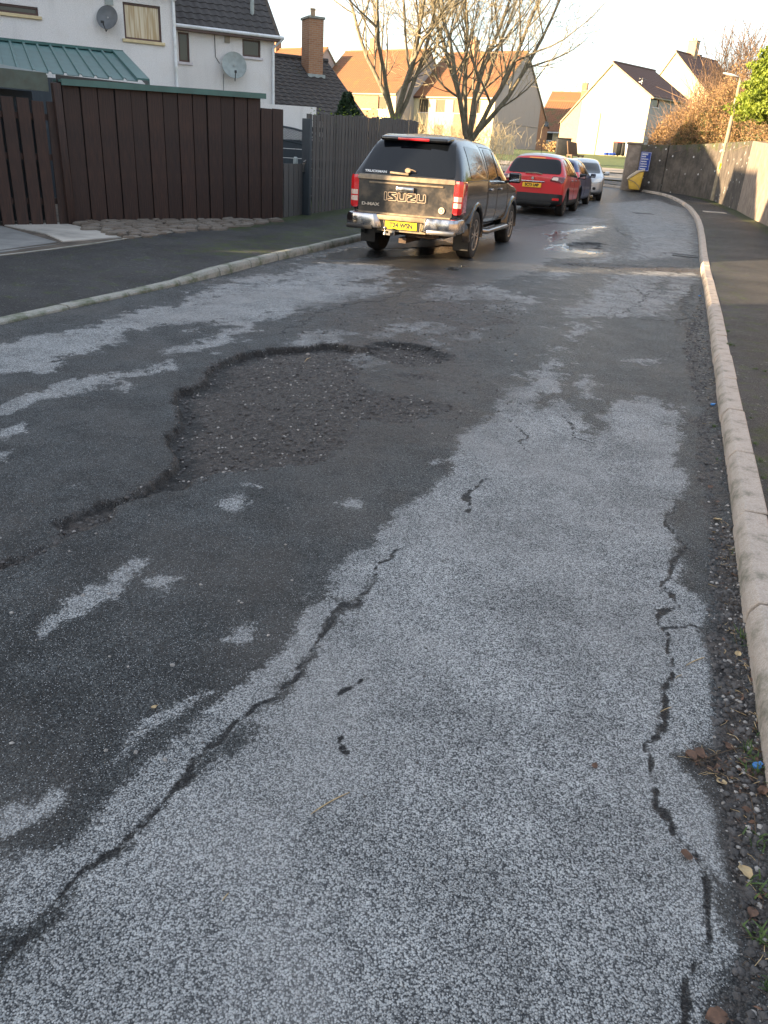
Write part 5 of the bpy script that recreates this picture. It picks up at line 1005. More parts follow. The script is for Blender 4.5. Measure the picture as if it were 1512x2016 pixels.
# far wooded rise on the skyline
for k in range(7):
    px = (330, 660, 1110, 1130, 1500, 640, 1160)[k]; Y_ = 170+k*6; q = at(px, 300, Y_); t = thing('distant_tree', (q[0], q[1], float(zg(Y_))), 0, ('distant hazy tree beyond the left house', 'distant hazy tree right of the brick chimney', 'distant hazy tree above the gap roofs', 'second distant tree above the gap roofs', 'distant tree behind the bright conifer', 'distant tree left of the red roofs', 'distant tree beside the cream gable')[k], 'tree'); sticks(lambda r, n: np.stack([r.normal(0, 2.2, n), r.normal(0, 2, n), np.abs(r.normal(5, 3.2, n))], 1), 500, 2.6, .05, 1.0, 'twig', t, k)

# ---------------------------------------------------------------- unseen neighbours, added and sized so their roofs shade the street
def unseen_house(x, y, rz, L, D, e, r_, lab, wm='harl_white'):
    gable_house('terraced_house', (x, y, 0.1), rz, lab, None, L, D, e, D/2, r_, wallm=wm, roofm='tile_dark', holes=[(1, 2.2, 1, 2.1), (L-2.6, L-1.4, 1, 2.1), (1, 2.2, 3.4, 4.4), (L-2.6, L-1.4, 3.4, 4.4)])
OFF = math.radians(73)
unseen_house(-16.2, -7.6, OFF, 11, 8.5, 2.6, 4.9, 'unseen white bungalow added at the left to shade the street'); unseen_house(-21.5, -21, OFF, 11, 8.5, 5.2, 8.4, 'unseen white two storey house added far left for its shade')
unseen_house(-12.7, 7.9, OFF, 3.4, 8.5, 5.0, 8.2, 'unseen narrow white house added at the left to bound the sun gap'); unseen_house(-13.4, 14.5, OFF, 6.0, 8.5, 4.8, 8.0, 'unseen narrow white house added beside the big left house for its shade')
unseen_house(14, -24, math.pi, 26, 8.5, 5.2, 8.4, 'white terrace behind the viewer')
# ---------------------------------------------------------------- vehicles
def loft_body(st, sub=2, nose=.5, crease_rear=.35):
    """st rows: y, zbot, zbelt, ztop, wlow, wbelt, wtop (half widths)"""
    V = []; F_ = []; n = 9
    for (y, zb, zl, ztp, wl, wb, wt) in st:
        zm = zb+(zl-zb)*.5; h = ztp-zl
        sec = [(0, zb), (wl*.8, zb), (wl, zb+.07), (max(wl, wb)+.012, zm), (wb, zl), (wb+(wt-wb)*.55, zl+h*.6), (wt, ztp-min(.06, h*.3)), (wt*.80, ztp-min(.008, h*.05)), (0, ztp+.025)]
        V += [(x, y, z) for x, z in sec]+[(-x, y, z) for x, z in sec[1:-1][::-1]]
    m = 16
    for i in range(len(st)-1):
        for k in range(m): F_.append((i*m+k, i*m+(k+1) % m, (i+1)*m+(k+1) % m, (i+1)*m+k))
    def cap(b, flip):
        o = [(b+0, b+1, b+15)]+[(b+k, b+k+1, b+15-k, b+16-k) for k in range(1, 7)]+[(b+7, b+8, b+9)]
        return [f[::-1] for f in o] if flip else o
    F_ += cap(0, True)+cap((len(st)-1)*m, False)
    me = bpy.data.meshes.new('body'); me.from_pydata(V, [], F_); bm = bmesh.new(); bm.from_mesh(me); bmesh.ops.recalc_face_normals(bm, faces=bm.faces)
    cl = bm.edges.layers.float.new('crease_edge'); bm.edges.ensure_lookup_table()
    for e in bm.edges:
        a, b = sorted(v.index for v in e.verts)
        if a//m == b//m and a//m in (0, len(st)-1) and (b-a == 1 or b-a == m-1): e[cl] = crease_rear
        if b-a == m and a % m in (4, 12): e[cl] = .45
    bm.to_mesh(me); bm.free(); return me
def finish_body(me, arches, sub=2):
    o = bpy.data.objects.new('tmp', me); C.objects.link(o); md = o.modifiers.new('s', 'SUBSURF'); md.levels = md.render_levels = sub; cs = []
    for (x0, x1, y, z, r) in arches:
        m = MB(); m.lathe([(x0, r), (x1, r)], 40, 'x', (0, y, z)); c = bpy.data.objects.new('cut', m.mesh('cut', MAT['rubber'])); C.objects.link(c); cs.append(c); b = o.modifiers.new('b', 'BOOLEAN'); b.object = c; b.operation = 'DIFFERENCE'; b.solver = 'EXACT'
    bpy.context.view_layer.update(); dg = bpy.context.evaluated_depsgraph_get(); r = bpy.data.meshes.new_from_object(o.evaluated_get(dg)); bpy.data.objects.remove(o)
    for c in cs: bpy.data.objects.remove(c)
    r.materials.clear(); r.polygons.foreach_set('use_smooth', [True]*len(r.polygons)); r.set_sharp_from_angle(angle=math.radians(38)); return r
def rpoly(pts, r, n=4):
    o = []; N = len(pts)
    for i in range(N):
        p, a, b = Vector(pts[i]), Vector(pts[i-1]), Vector(pts[(i+1) % N]); rr = r[i] if isinstance(r, (list, tuple)) else r
        da, db = (a-p), (b-p); ra = min(rr, da.length*.45); rb = min(rr, db.length*.45); A_, B_ = p+da.normalized()*ra, p+db.normalized()*rb
        for k in range(n+1): t = k/n; o.append(A_*(1-t)**2+p*2*t*(1-t)+B_*t*t)
    return o
class Skin:
    def __init__(s, me): s.t = BVHTree.FromPolygons([v.co.copy() for v in me.vertices], [tuple(p.vertices) for p in me.polygons])
    def patch(s, name, mat, parent, poly, d, off=.004, res=.05, thick=.006, rnd=.03):
        """convex outline pressed on to the body from direction d ('r','l','b','f','t')"""
        P = rpoly(poly, rnd) if rnd else [Vector(p) for p in poly]; xs = [p[0] for p in P]; ys = [p[1] for p in P]; bm = bmesh.new()
        nx = max(2, int((max(xs)-min(xs))/res)+1); ny = max(2, int((max(ys)-min(ys))/res)+1)
        g = [[bm.verts.new((min(xs)+(max(xs)-min(xs))*i/nx, min(ys)+(max(ys)-min(ys))*j/ny, 0)) for j in range(ny+1)] for i in range(nx+1)]
        for i in range(nx):
            for j in range(ny): bm.faces.new((g[i][j], g[i+1][j], g[i+1][j+1], g[i][j+1]))
        ar = sum(P[i][0]*P[(i+1) % len(P)][1]-P[(i+1) % len(P)][0]*P[i][1] for i in range(len(P))); sg = 1 if ar > 0 else -1
        for i in range(len(P)):
            a, b = P[i], P[(i+1) % len(P)]; e = b-a
            if e.length < 1e-5: continue
            bmesh.ops.bisect_plane(bm, geom=bm.verts[:]+bm.edges[:]+bm.faces[:], plane_co=(a[0], a[1], 0), plane_no=(e[1]*sg, -e[0]*sg, 0), clear_outer=True, dist=1e-6)
        mp = {'r': (lambda p: (Vector((3, p[0], p[1])), Vector((-1,0,0)))), 'l': (lambda p: (Vector((-3, p[0], p[1])), Vector((1,0,0)))), 'b': (lambda p: (Vector((p[0], -3, p[1])), Vector((0,1,0)))),
              'f': (lambda p: (Vector((p[0], 9, p[1])), Vector((0,-1,0)))), 't': (lambda p: (Vector((p[0], p[1], 4)), Vector((0,0,-1))))}[d]
        bad = []
        for v in bm.verts:
            o, dr = mp(v.co); h, nn, _, _ = s.t.ray_cast(o, dr)
            if h is None: bad.append(v); continue
            v.co = h-dr*off*.4+(nn if nn.dot(dr) < 0 else -nn)*off
        if bad: bmesh.ops.delete(bm, geom=bad, context='VERTS')
        if not bm.faces: bm.free(); return None
        bmesh.ops.recalc_face_normals(bm, faces=bm.faces); _, dr = mp((0, 0))
        av = sum((f.normal.dot(dr) for f in bm.faces))
        if av > 0: bmesh.ops.reverse_faces(bm, faces=bm.faces)
        be = [e for e in bm.edges if len(e.link_faces) == 1]; ex = bmesh.ops.extrude_edge_only(bm, edges=be)
        for v in [q for q in ex['geom'] if isinstance(q, bmesh.types.BMVert)]: v.co = v.co+dr*thick
        me = bpy.data.meshes.new(name); bm.to_mesh(me); bm.free(); me.materials.append(mat); me.polygons.foreach_set('use_smooth', [True]*len(me.polygons)); me.set_sharp_from_angle(angle=math.radians(45))
        return link(name, me, parent)
    def line(s, parent, pts, d, w=.007, mat='black_plastic', name='panel_gap'):
        m = MB(); V = []
        for i in range(len(pts)-1):
            a, b = Vector(pts[i]), Vector(pts[i+1]); k = max(1, int((b-a).length/.06))
            for j in range(k+(i == len(pts)-2)): V.append(a+(b-a)*j/k)
        ray_ = {'r': lambda p: (Vector((3, p[0], p[1])), Vector((-1,0,0))), 'l': lambda p: (Vector((-3, p[0], p[1])), Vector((1,0,0))), 'b': lambda p: (Vector((p[0], -3, p[1])), Vector((0,1,0))), 'f': lambda p: (Vector((p[0], 9, p[1])), Vector((0,-1,0))), 't': lambda p: (Vector((p[0], p[1], 4)), Vector((0,0,-1)))}[d]
        H = [s.t.ray_cast(*ray_(p))[0] for p in V]; H = [h for h in H if h is not None]
        if len(H) > 1: m.tube(H, w/2, 4); return m.build(name, MAT[mat], parent)
def wheel(parent, x, y, r, w, side, rimmat='alloy', spokes=6, rr=.66):
    wt = bpy.data.objects.new('wheel', None); C.objects.link(wt)
    # tyre mesh is the wheel itself, rim and hub are its sub-parts
    bpy.data.objects.remove(wt); m = MB(); hw = w/2; R = r
    m.lathe([(-hw*.9, r*rr), (-hw, r*(rr+.06)), (-hw*1.02, r*.86), (-hw*.9, r*.965), (-hw*.65, r), (-hw*.2, r), (-hw*.17, r*.985), (-hw*.13, r), (hw*.13, r), (hw*.17, r*.985), (hw*.2, r), (hw*.65, r), (hw*.9, r*.965), (hw*1.02, r*.86), (hw, r*(rr+.06)), (hw*.9, r*rr)], 44, 'x')
    wo = m.build('wheel', MAT['rubber'], parent, smooth=True, angle=30); wo.location = (x, y, r)
    o = side*hw; rim = MB(); rim.lathe([(o*.88, r*rr), (o*.98, r*(rr+.01)), (o*.92, r*(rr-.045)), (o*.35, r*(rr-.08)), (o*.3, r*(rr-.09))], 40, 'x')
    for k in range(spokes):
        for dv in (-.11, .11):
            t = 2*math.pi*k/spokes; a0 = t+dv*.6; a1 = t+dv*1.5; sw = r*.052
            p0 = Vector((o*.80, math.cos(a0)*r*.14, math.sin(a0)*r*.14)); p1 = Vector((o*.90, math.cos(a1)*r*(rr-.03), math.sin(a1)*r*(rr-.03))); dd = (p1-p0); nn = dd.cross(Vector((1,0,0))).normalized()
            rim.obox(p0-nn*sw/2-Vector((.012,0,0)), nn*sw, dd, (.024, 0, 0))
    rim.lathe([(o*.70, r*.16), (o*.93, r*.15), (o*.97, r*.06)], 18, 'x'); rim.build('rim', MAT[rimmat], wo, smooth=True, angle=30)
    b = MB(); b.lathe([(o*.18, r*(rr-.08)), (o*.28, r*(rr-.09))], 28, 'x'); b.lathe([(o*.3, r*.44), (o*.4, r*.44)], 24, 'x'); b.build('brake_disc', MAT['alloy_dark'], wo)
    return wo
def flare(parent, x, y, r, R, side, mat, w=.10, a0=0, a1=180, name='wheel_arch'):
    m = MB(); V = []; n = 26; prof = [(-.16, .0), (0.0, -.008), (.035, .02), (.03, .07), (-.01, .11), (-.09, .15)]
    for i in range(n+1):
        t = math.radians(a0+(a1-a0)*i/n)
        for px, pr_ in prof: V.append((x+side*px*w/.1, y+math.cos(t)*(R+pr_*w/.1), r+math.sin(t)*(R+pr_*w/.1)))
    k = len(prof); m.add(V, [(i*k+j, i*k+j+1, (i+1)*k+j+1, (i+1)*k+j) for i in range(n) for j in range(k-1)]); return m.build(name, mat, parent, smooth=True, angle=60)
def plate(parent, y, z, s, mat, x=0., rot=0, ink='ink', tilt=0.):
    m = MB(); m.box(-.26, .26, -.004, .004, -.0555, .0555); p = m.build('number_plate', MAT[mat], parent, bevel=.003, seg=1); p.location = (x, y, z); p.rotation_euler = (tilt, 0, rot)
    text_mesh('registration', s, .098, MAT[ink], p, (0, -.0055, .0), (math.pi/2, 0, 0), .93, .0012, bold=.0042); return p
def mirror(parent, x, y, z, side, mat, s=1.):
    m = MB(); q = [(-.11*s,-.05,-.09*s),(.11*s,-.05,-.09*s),(.11*s,.05,-.07*s),(-.11*s,.06,-.07*s),(-.11*s,-.05,.09*s),(.11*s,-.05,.09*s),(.10*s,.05,.07*s),(-.11*s,.06,.07*s)]
    m.add(q, [(0,3,2,1),(4,5,6,7),(0,1,5,4),(1,2,6,5),(2,3,7,6),(3,0,4,7)]); o = m.build('door_mirror', mat, parent, bevel=.032, seg=3); o.location = (x+side*.12*s, y, z)
    g = MB(); g.box(-.085*s, .085*s, -.056, -.052, -.06*s, .065*s); g.build('mirror_glass', MAT['glass_mirror'], o, bevel=.003, seg=1)
    a = MB(); a.obox((-side*.19*s, -.02, -.10*s), (side*.14*s, 0, .02), (0, .05, 0), (0, 0, .05)); a.build('mirror_arm', MAT['black_plastic'], o, bevel=.01)
MAT['glass_mirror'] = (lambda t: t.out((.5,.52,.55), .04, None, 1.))(NT('mirror_glass'))
def seat_ws():  pass

# ---- pickup with hard canopy
hd = math.radians(17.8); fw = np.array([math.sin(hd), math.cos(hd)]); rt = np.array([math.cos(hd), -math.sin(hd)])
oP = np.array([-.02, 12.72])
pk = thing('pickup_truck', (oP[0], oP[1], .0), -hd, 'black double cab pickup with hard canopy and tailgate tinted by warm light parked at the left kerb', 'pickup truck', None)
st = [(.12,.62,1.16,1.22,.84,.87,.82), (.135,.58,1.17,1.26,.86,.885,.81), (.26,.52,1.18,1.42,.885,.90,.775), (.46,.52,1.19,1.72,.89,.905,.65), (.60,.52,1.19,1.80,.89,.905,.635), (1.2,.50,1.19,1.835,.89,.905,.635), (1.80,.46,1.19,1.82,.89,.905,.635), (1.90,.46,1.19,1.80,.89,.905,.635), (2.3,.42,1.18,1.80,.885,.90,.655), (2.9,.42,1.17,1.79,.885,.90,.65), (3.25,.42,1.15,1.71,.885,.90,.645),
      (3.75,.42,1.12,1.36,.885,.895,.69), (4.05,.42,1.08,1.155,.885,.89,.74), (4.5,.42,1.04,1.12,.885,.885,.76), (4.95,.42,.98,1.04,.86,.86,.74), (5.15,.44,.90,.96,.80,.80,.68), (5.22,.5,.80,.86,.70,.70,.60)]
AR = [(.58, 1.2, 1.18, .375, .445), (-1.2, -.58, 1.18, .375, .445), (.58, 1.2, 4.275, .375, .445), (-1.2, -.58, 4.275, .375, .445)]
bme = finish_body(loft_body(st), AR); bme.materials.append(MAT['paint_black']); link('body', bme, pk); sk = Skin(bme)
m = MB(); m.box(-.60, .60, .45, 5.0, .34, .70); m.build('underbody', MAT['black_plastic'], pk); m = MB(); m.tube([(-.72, 1.18, .375), (.72, 1.18, .375)], .045, 8); m.lathe([(-.12, .05), (-.08, .13), (.08, .13), (.12, .05)], 16, 'x', (0, 1.18, .375)); m.build('rear_axle', MAT['rust'], pk)
for x, s_ in ((.79, 1), (-.79, -1)):
    for y in (1.18, 4.275): wheel(pk, x, y, .375, .255, s_, 'alloy', 6, .64); flare(pk, s_*.905, y, .375, .43, s_, MAT['paint_black'], .085, -8, 188)
for d_, s_ in (('r', 1), ('l', -1)):
    sk.patch('canopy_side_window', MAT['glass'], pk, [(.66,1.235),(1.72,1.235),(1.66,1.66),(.80,1.69)], d_, rnd=.06)
    sk.patch('rear_door_window', MAT['glass'], pk, [(1.98,1.215),(2.66,1.205),(2.64,1.66),(2.06,1.67)], d_, rnd=.04); sk.patch('front_door_window', MAT['glass'], pk, [(2.76,1.20),(3.62,1.165),(3.55,1.25),(3.22,1.58),(2.75,1.65)], d_, rnd=.04)
    for l in ([(1.86,.55),(1.86,1.78)], [(1.93,.52),(1.93,.85),(1.93,1.20)], [(2.71,.50),(2.71,1.68)], [(3.70,.62),(3.72,1.12)], [(1.93,.52),(3.68,.52)], [(.2,1.195),(1.85,1.205)], [(1.93,1.70),(2.71,1.685),(3.15,1.63),(3.70,1.17)]): sk.line(pk, l, d_, .010)
    sk.line(pk, [(1.94,1.185),(2.7,1.18),(3.66,1.145)], d_, .02, 'chrome', 'chrome_strip')
    for y in (2.12, 2.92): m = MB(); m.box(-.012, .03, y-.085, y+.085, 1.035, 1.07); m.build('door_handle', MAT['chrome'], pk, bevel=.01).location = (s_*.915, 0, 0)
    mirror(pk, s_*.93, 3.45, 1.24, s_, MAT['paint_black'], 1.05)
    m = MB(); m.tube([(s_*.90, 1.72, .40), (s_*.97, 1.85, .39), (s_*.98, 3.5, .39), (s_*.90, 3.68, .40)], .036, 10); m.box(s_*.93-.055, s_*.93+.055, 1.9, 3.5, .405, .425); m.build('side_step', MAT['steel'], pk, smooth=True)
    m = MB(); m.obox((s_*.80-.13, .70, .16), (.26, 0, 0), (0, .012, 0), (0, -.02, .42)); m.build('mud_flap', MAT['black_plastic'], pk, bevel=.004, seg=1)
    # tail lamps wrap the corner
    lm = MB(); x_ = s_*.845; V = []; q = [(-.075,.10),(.0,.085),(.062,.13),(.075,.34),(.045,.40),(-.06,.40)]
    for z, e in ((.73,.7),(.76,1),(.95,1),(1.16,.97),(1.20,.75)):
        for a, b in q: V.append((x_+s_*a*e, b+(1-e)*.03, z))
    k = len(q); lm.add(V, [(i*k+j, i*k+(j+1) % k, (i+1)*k+(j+1) % k, (i+1)*k+j) for i in range(4) for j in range(k)]+[tuple(range(k)), tuple(4*k+j for j in range(k))]); lo = lm.build('tail_lamp', MAT['lamp_red'], pk, smooth=True, angle=40)
    c = MB(); V = []
    for z in (.825, .895): V += [(x_+s_*a*.93, b-.006, z) for a, b in ((-.07,.10),(.0,.087),(.055,.125))]
    c.add(V, [(0,1,4,3),(1,2,5,4)]); V = []
    for z in (.915, .985): V += [(x_+s_*a*.93, b-.006, z) for a, b in ((-.07,.10),(.0,.087),(.055,.125))]
    c.add(V, [(0,1,4,3),(1,2,5,4)]); c.build('clear_lens', MAT['lamp_clear'], lo)
sk.patch('tailgate', MAT['paint_tailgate'], pk, [(-.765,.675),(.765,.675),(.775,1.165),(-.775,1.165)], 'b', .012, .06, .03, .035)
tgy = .098
def rear(x, z, off=.02):
    h = sk.t.ray_cast(Vector((x, -3, z)), Vector((0,1,0)))[0]; return h.y-off if h else .1
m = MB(); m.box(-.60, .60, -.001, .02, 1.092, 1.118); m.build('tailgate_ledge', MAT['lit_tan'], pk, bevel=.008).location = (0, rear(0, 1.1)-.012, 0)
m = MB(); V = [(-.79,0,1.145),(.79,0,1.145),(.775,.02,1.215),(-.775,.02,1.215),(-.79,.08,1.145),(.79,.08,1.145),(.775,.08,1.215),(-.775,.08,1.215)]; m.add(V, [(0,1,2,3),(4,7,6,5),(0,4,5,1),(1,5,6,2),(2,6,7,3),(3,7,4,0)]); m.build('canopy_sill', MAT['lit_tan'], pk, bevel=.012).location = (0, rear(0, 1.17)-.025, 0)
m = MB(); m.box(-.145, .145, -.022, .02, .985, 1.07); h_ = m.build('tailgate_handle', MAT['chrome'], pk, bevel=.014, seg=3); h_.location = (0, rear(0, 1.03)-.02, 0)
m = MB(); m.box(-.10, .10, -.001, .004, 1.005, 1.028); m.build('handle_recess', MAT['black_plastic'], h_).location = (0, -.021, 0)
sk.patch('rear_window', MAT['glass'], pk, [(-.755,1.235),(.755,1.235),(.62,1.73),(-.62,1.73)], 'b', .006, .05, .01, .05)
m = MB(); V = [(-.54,.26,1.715),(.54,.26,1.715),(.57,.55,1.75),(-.57,.55,1.75),(-.53,.25,1.775),(.53,.25,1.775),(.56,.60,1.822),(-.56,.60,1.822)]; m.add(V, [(0,3,2,1),(4,5,6,7),(0,1,5,4),(1,2,6,5),(2,3,7,6),(3,0,4,7)]); sp = m.build('spoiler', MAT['paint_black'], pk, bevel=.028, seg=3); sp.location = (0, .10, -.012)
m = MB(); m.box(-.25, .25, .235, .262, 1.732, 1.765); m.build('high_brake_light', MAT['lamp_red'], sp, bevel=.006)
m = MB(); m.tube([(-.055,0,0),(.0,-.02,.028),(.09,-.02,.022),(.15,0,-.01)], .014, 6); m.lathe([(-.03,.05),(-.01,.065),(.0,.03)], 14, 'y'); ho = m.build('window_lock', MAT['lit_tan'], pk, smooth=True); ho.scale = (.8, .8, .6); ho.location = (.02, rear(.05, 1.30)-.02, 1.30)
m = MB(); m.obox((-.26,0,0), (.30,0,-.012), (0,.02,0), (0,0,.03)); m.build('wiper', MAT['lit_tan'], pk, bevel=.006).location = (0, rear(-.1, 1.245)-.03, 1.245)
text_mesh('canopy_lettering', 'TRUCKMAN', .052, MAT['decal_white'], pk, (-.50, rear(-.5, 1.262)-.012, 1.262), (math.pi/2-.5, 0, 0), 1.25, bold=.001)
text_mesh('model_badge', 'D-MAX', .06, MAT['badge'], pk, (-.56, rear(-.56, .79)-.016, .79), (math.pi/2, 0, 0), 1.5, .004, bold=.002)
# outlined maker's lettering: closed outlines of the five letters
def glyph(parent, pts, x, z, w, h, y, r=.012):
    P = rpoly([(x+a*w, z+b*h) for a, b in pts], [r]*len(pts), 3); P = P+[P[0]]; m = MB(); m.tube([(p[0], y, p[1]) for p in P], .0042, 5, False); return m.build('letter_outline', MAT['decal'], parent)
U_ = [(0,1),(.26,1),(.26,.26),(.74,.26),(.74,1),(1,1),(1,.0),(0,.0)]; S_ = [(.98,1),(.0,1),(.0,.55),(.62,.24),(.0,.24),(.0,0),(1.,0),(1.,.46),(.38,.76),(.98,.76)]; Z_ = [(0.02,1),(1.,1),(1.,.55),(.38,.24),(1.,.24),(1.,0),(0,0),(0,.46),(.62,.76),(.02,.76)]; I_ = [(0,1),(1,1),(1,0),(0,0)]
x = -.335; yl = rear(0, .9)-.0165
for g_, w_ in ((I_, .042), (S_, .135), (U_, .135), (Z_, .135), (U_, .135)): glyph(pk, g_, x, .862, w_, .118, yl); x += w_+.022
m = MB(); m.lathe([(-.002, .048), (.001, .048)], 24, 'y'); rb = m.build('round_sticker', MAT['decal'], pk); rb.location = (.60, rear(.6, .775)-.015, .775); m = MB(); m.lathe([(-.004, .03), (-.002, .03)], 20, 'y'); m.build('sticker_centre', MAT['lit_tan'], rb); m = MB(); m.lathe([(-.006, .010), (-.0035, .010)], 14, 'y'); m.build('sticker_hub', MAT['decal_white'], rb)
# bumper: chrome ends round a lower step with the plate
for s_ in (1, -1):
    m = MB(); q = [(.36,-.02),(.44,-.09),(.78,-.075),(.90,.02),(.925,.32),(.86,.34),(.80,.10),(.44,.08)]; V = []
    for z, e in ((.455, .0), (.475, .012), (.60, .014), (.655, .0), (.665, -.02)):
        for a, b in q: V.append((s_*(a+(e if a > .8 else 0)+((.655-z)*-.25 if a < .5 else 0)), b-e, z))
    k = len(q); m.add(V, [(i*k+j, i*k+(j+1) % k, (i+1)*k+(j+1) % k, (i+1)*k+j) for i in range(4) for j in range(k)]+[tuple(range(k)), tuple(4*k+j for j in range(k))]); bo = m.build('bumper_end', MAT['chrome'], pk, smooth=True, bevel=.006, seg=2, angle=50)
    m = MB(); m.box(s_*.66-.22, s_*.66+.22, -.115, .05, .43, .50); m.build('bumper_lower', MAT['steel' if s_ > 0 else 'black_plastic'], pk, bevel=.02, seg=2)
m = MB(); m.box(-.40, .40, -.055, .10, .585, .655); m.build('bumper_step', MAT['lit_tan'], pk, bevel=.01); m = MB(); m.box(-.40, .40, .0, .06, .42, .585); m.build('bumper_centre', MAT['lit_tan'], pk)
m = MB(); m.box(-.75, .75, .06, .11, .655, .68); m.build('bumper_gap', MAT['lit_tan'], pk)
m = MB(); m.box(-.285, .285, -.012, -.001, .445, .585); m.build('plate_holder', MAT['black_plastic'], pk); plate(pk, -.02, .515, 'T24 WSN', 'plate_yellow')
m = MB(); m.box(-.20, -.09, -.03, .3, .36, .44); m.box(-.16, -.12, -.16, -.03, .37, .41); m.lathe([(.37,.03),(.41,.03),(.42,.015),(.45,.012)], 12, 'z', (-.22, -.12, 0)); m.lathe([(.445,.012),(.455,.026),(.475,.030),(.495,.024),(.50,.01)], 14, 'z', (-.22, -.12, 0)); m.box(-.24, -.12, -.14, -.10, .37, .40); m.build('tow_hitch', MAT['steel'], pk, bevel=.004, seg=1)
m = MB(); m.box(.0, .50, .2, .5, .34, .42); m.build('exhaust_silencer', MAT['rust'], pk, bevel=.03)
m = MB(); m.box(-.06, .06, .1, .9, .25, .33); m.build('crossmember', MAT['rust'], pk)
m = MB(); m.box(-.5, .5, 3.3, 3.35, .8, 1.3); 

# ---- three smaller cars
def car(name, loc, heading, label, st, L, ya, yb, rw, ww, hw, paint_m, roofm, rim, win, rear_glass, front_glass, zarch=.055, arch_r=None):
    t = thing(name, loc, -heading, label, 'car', 'cars parked beyond the pickup'); R_ = arch_r or rw+.055
    bm_ = finish_body(loft_body(st, nose=.5, crease_rear=.15), [(s*.5 if s > 0 else -1.2, 1.2 if s > 0 else -.5, y, rw, R_) for s in (1, -1) for y in (ya, yb)]); bm_.materials.append(MAT[paint_m]); link('body', bm_, t); s = Skin(bm_)
    m = MB(); m.box(-.55, .55, .3, L-.3, .20, .5); m.build('underbody', MAT['black_plastic'], t)
    for sd_ in (1, -1):
        for y in (ya, yb): wheel(t, sd_*(hw-ww/2-.03), y, rw, ww, sd_, rim, 5, .66)
    for d_ in ('r', 'l'):
        for k, w_ in enumerate(win): s.patch('side_window', MAT['glass'], t, w_, d_, rnd=.04)
    if rear_glass: s.patch('rear_window', MAT['glass'], t, rear_glass, 'b', .006, .05, .01, .09)
    if front_glass: s.patch('windscreen', MAT['glass'], t, front_glass, 'f', .006, .05, .01, .08)
    return t, s
# red crossover
o_ = np.array([4.50, 23.55]); hd2 = math.radians(19); f2 = np.array([math.sin(hd2), math.cos(hd2)]); r2 = np.array([math.cos(hd2), -math.sin(hd2)]); oo = o_-r2*.82-f2*.72
st = [(.0,.34,.86,1.0,.72,.80,.72), (.03,.30,.88,1.02,.80,.85,.74), (.14,.26,.98,1.12,.86,.885,.70), (.34,.24,1.0,1.47,.88,.89,.62), (.50,.22,1.0,1.55,.88,.89,.60), (1.0,.20,.99,1.575,.88,.885,.59), (1.9,.20,.97,1.57,.88,.88,.58), (2.55,.20,.95,1.48,.88,.88,.57), (3.05,.20,.92,1.18,.88,.88,.64), (3.3,.20,.90,1.02,.88,.875,.70), (3.75,.22,.84,.93,.85,.84,.68), (4.02,.28,.72,.80,.74,.74,.58), (4.1,.35,.62,.68,.6,.6,.48)]
rc, s = car('parked_car', (oo[0], oo[1], float(zg(23.9))-.01), hd2, 'bright red crossover with pale roof parked directly ahead of the pickup', st, 4.1, .72, 3.33, .335, .215, .89, 'paint_red', 'paint_ivory', 'alloy_dark', [[(.52,1.06),(1.0,1.03),(1.02,1.44),(.72,1.42)], [(1.06,1.03),(1.92,1.0),(1.92,1.48),(1.06,1.46)], [(1.98,1.0),(3.0,.97),(2.86,1.06),(2.45,1.40),(1.99,1.475)]], [(-.74,1.07),(.74,1.07),(.66,1.36),(.58,1.44),(-.58,1.44),(-.66,1.36)], [(-.6,1.0),(.6,1.0),(.5,1.4),(-.5,1.4)])
s.patch('roof_panel', MAT['paint_ivory'], rc, [(-.60,.42),(.60,.42),(.56,2.5),(-.56,2.5)], 't', .005, .08, .01, .15)
s.patch('lower_bumper', MAT['black_plastic'], rc, [(-.84,.27),(.84,.27),(.86,.58),(-.86,.58)], 'b', .012, .06, .03, .05)
for d_ in ('r', 'l'): s.patch('sill_cladding', MAT['black_plastic'], rc, [(1.15,.24),(2.92,.24),(2.92,.40),(1.15,.42)], d_, .008, .08, .01, .02); s.line(rc, [(1.03,.42),(1.03,1.5)], d_, .009); s.line(rc, [(1.95,.42),(1.95,1.5)], d_, .009); s.line(rc, [(3.05,.55),(3.05,.95)], d_, .009)
for d_, s_ in (('r', 1), ('l', -1)):
    for y in (.72, 3.33): flare(rc, s_*.885, y, .335, .385, s_, MAT['black_plastic'], .045, -5, 185)
    for y in (1.35, 2.2): m = MB(); m.box(-.01, .025, y-.08, y+.08, .90, .93); m.build('door_handle', MAT['chrome'], rc, bevel=.008).location = (s_*.89, 0, 0)
    mirror(rc, s_*.88, 2.85, 1.03, s_, MAT['black_plastic'], .9)
    s.patch('tail_lamp', MAT['lamp_dark'], rc, [(s_*.47,.90),(s_*.84,.86),(s_*.86,1.0),(s_*.55,1.02)], 'b', .016, .04, .03, .04); s.patch('clear_lens', MAT['lamp_clear'], rc, [(s_*.52,.93),(s_*.70,.92),(s_*.70,.985),(s_*.55,.99)], 'b', .026, .04, .01, .03)
    s.patch('rear_reflector', MAT['lamp_red'], rc, [(s_*.60,.42),(s_*.78,.42),(s_*.78,.48),(s_*.60,.48)], 'b', .02, .04, .01, .02)
s.patch('skid_plate', MAT['steel'], rc, [(-.52,.27),(.52,.27),(.60,.36),(-.60,.36)], 'b', .022, .06, .03, .02); m = MB(); m.box(-.34, .34, -.015, .02, .855, .885); m.build('chrome_bar', MAT['chrome'], rc, bevel=.008).location = (0, -.03, 0)
s.patch('high_brake_light', MAT['lamp_amber'], rc, [(-.22,1.44),(.22,1.44),(.22,1.47),(-.22,1.47)], 'b', .012, .05, .01, 0); m = MB(); m.lathe([(-.012,.045),(0,.05)], 4, 'y'); m.build('badge', MAT['chrome'], rc).location = (0, -.02, .95)
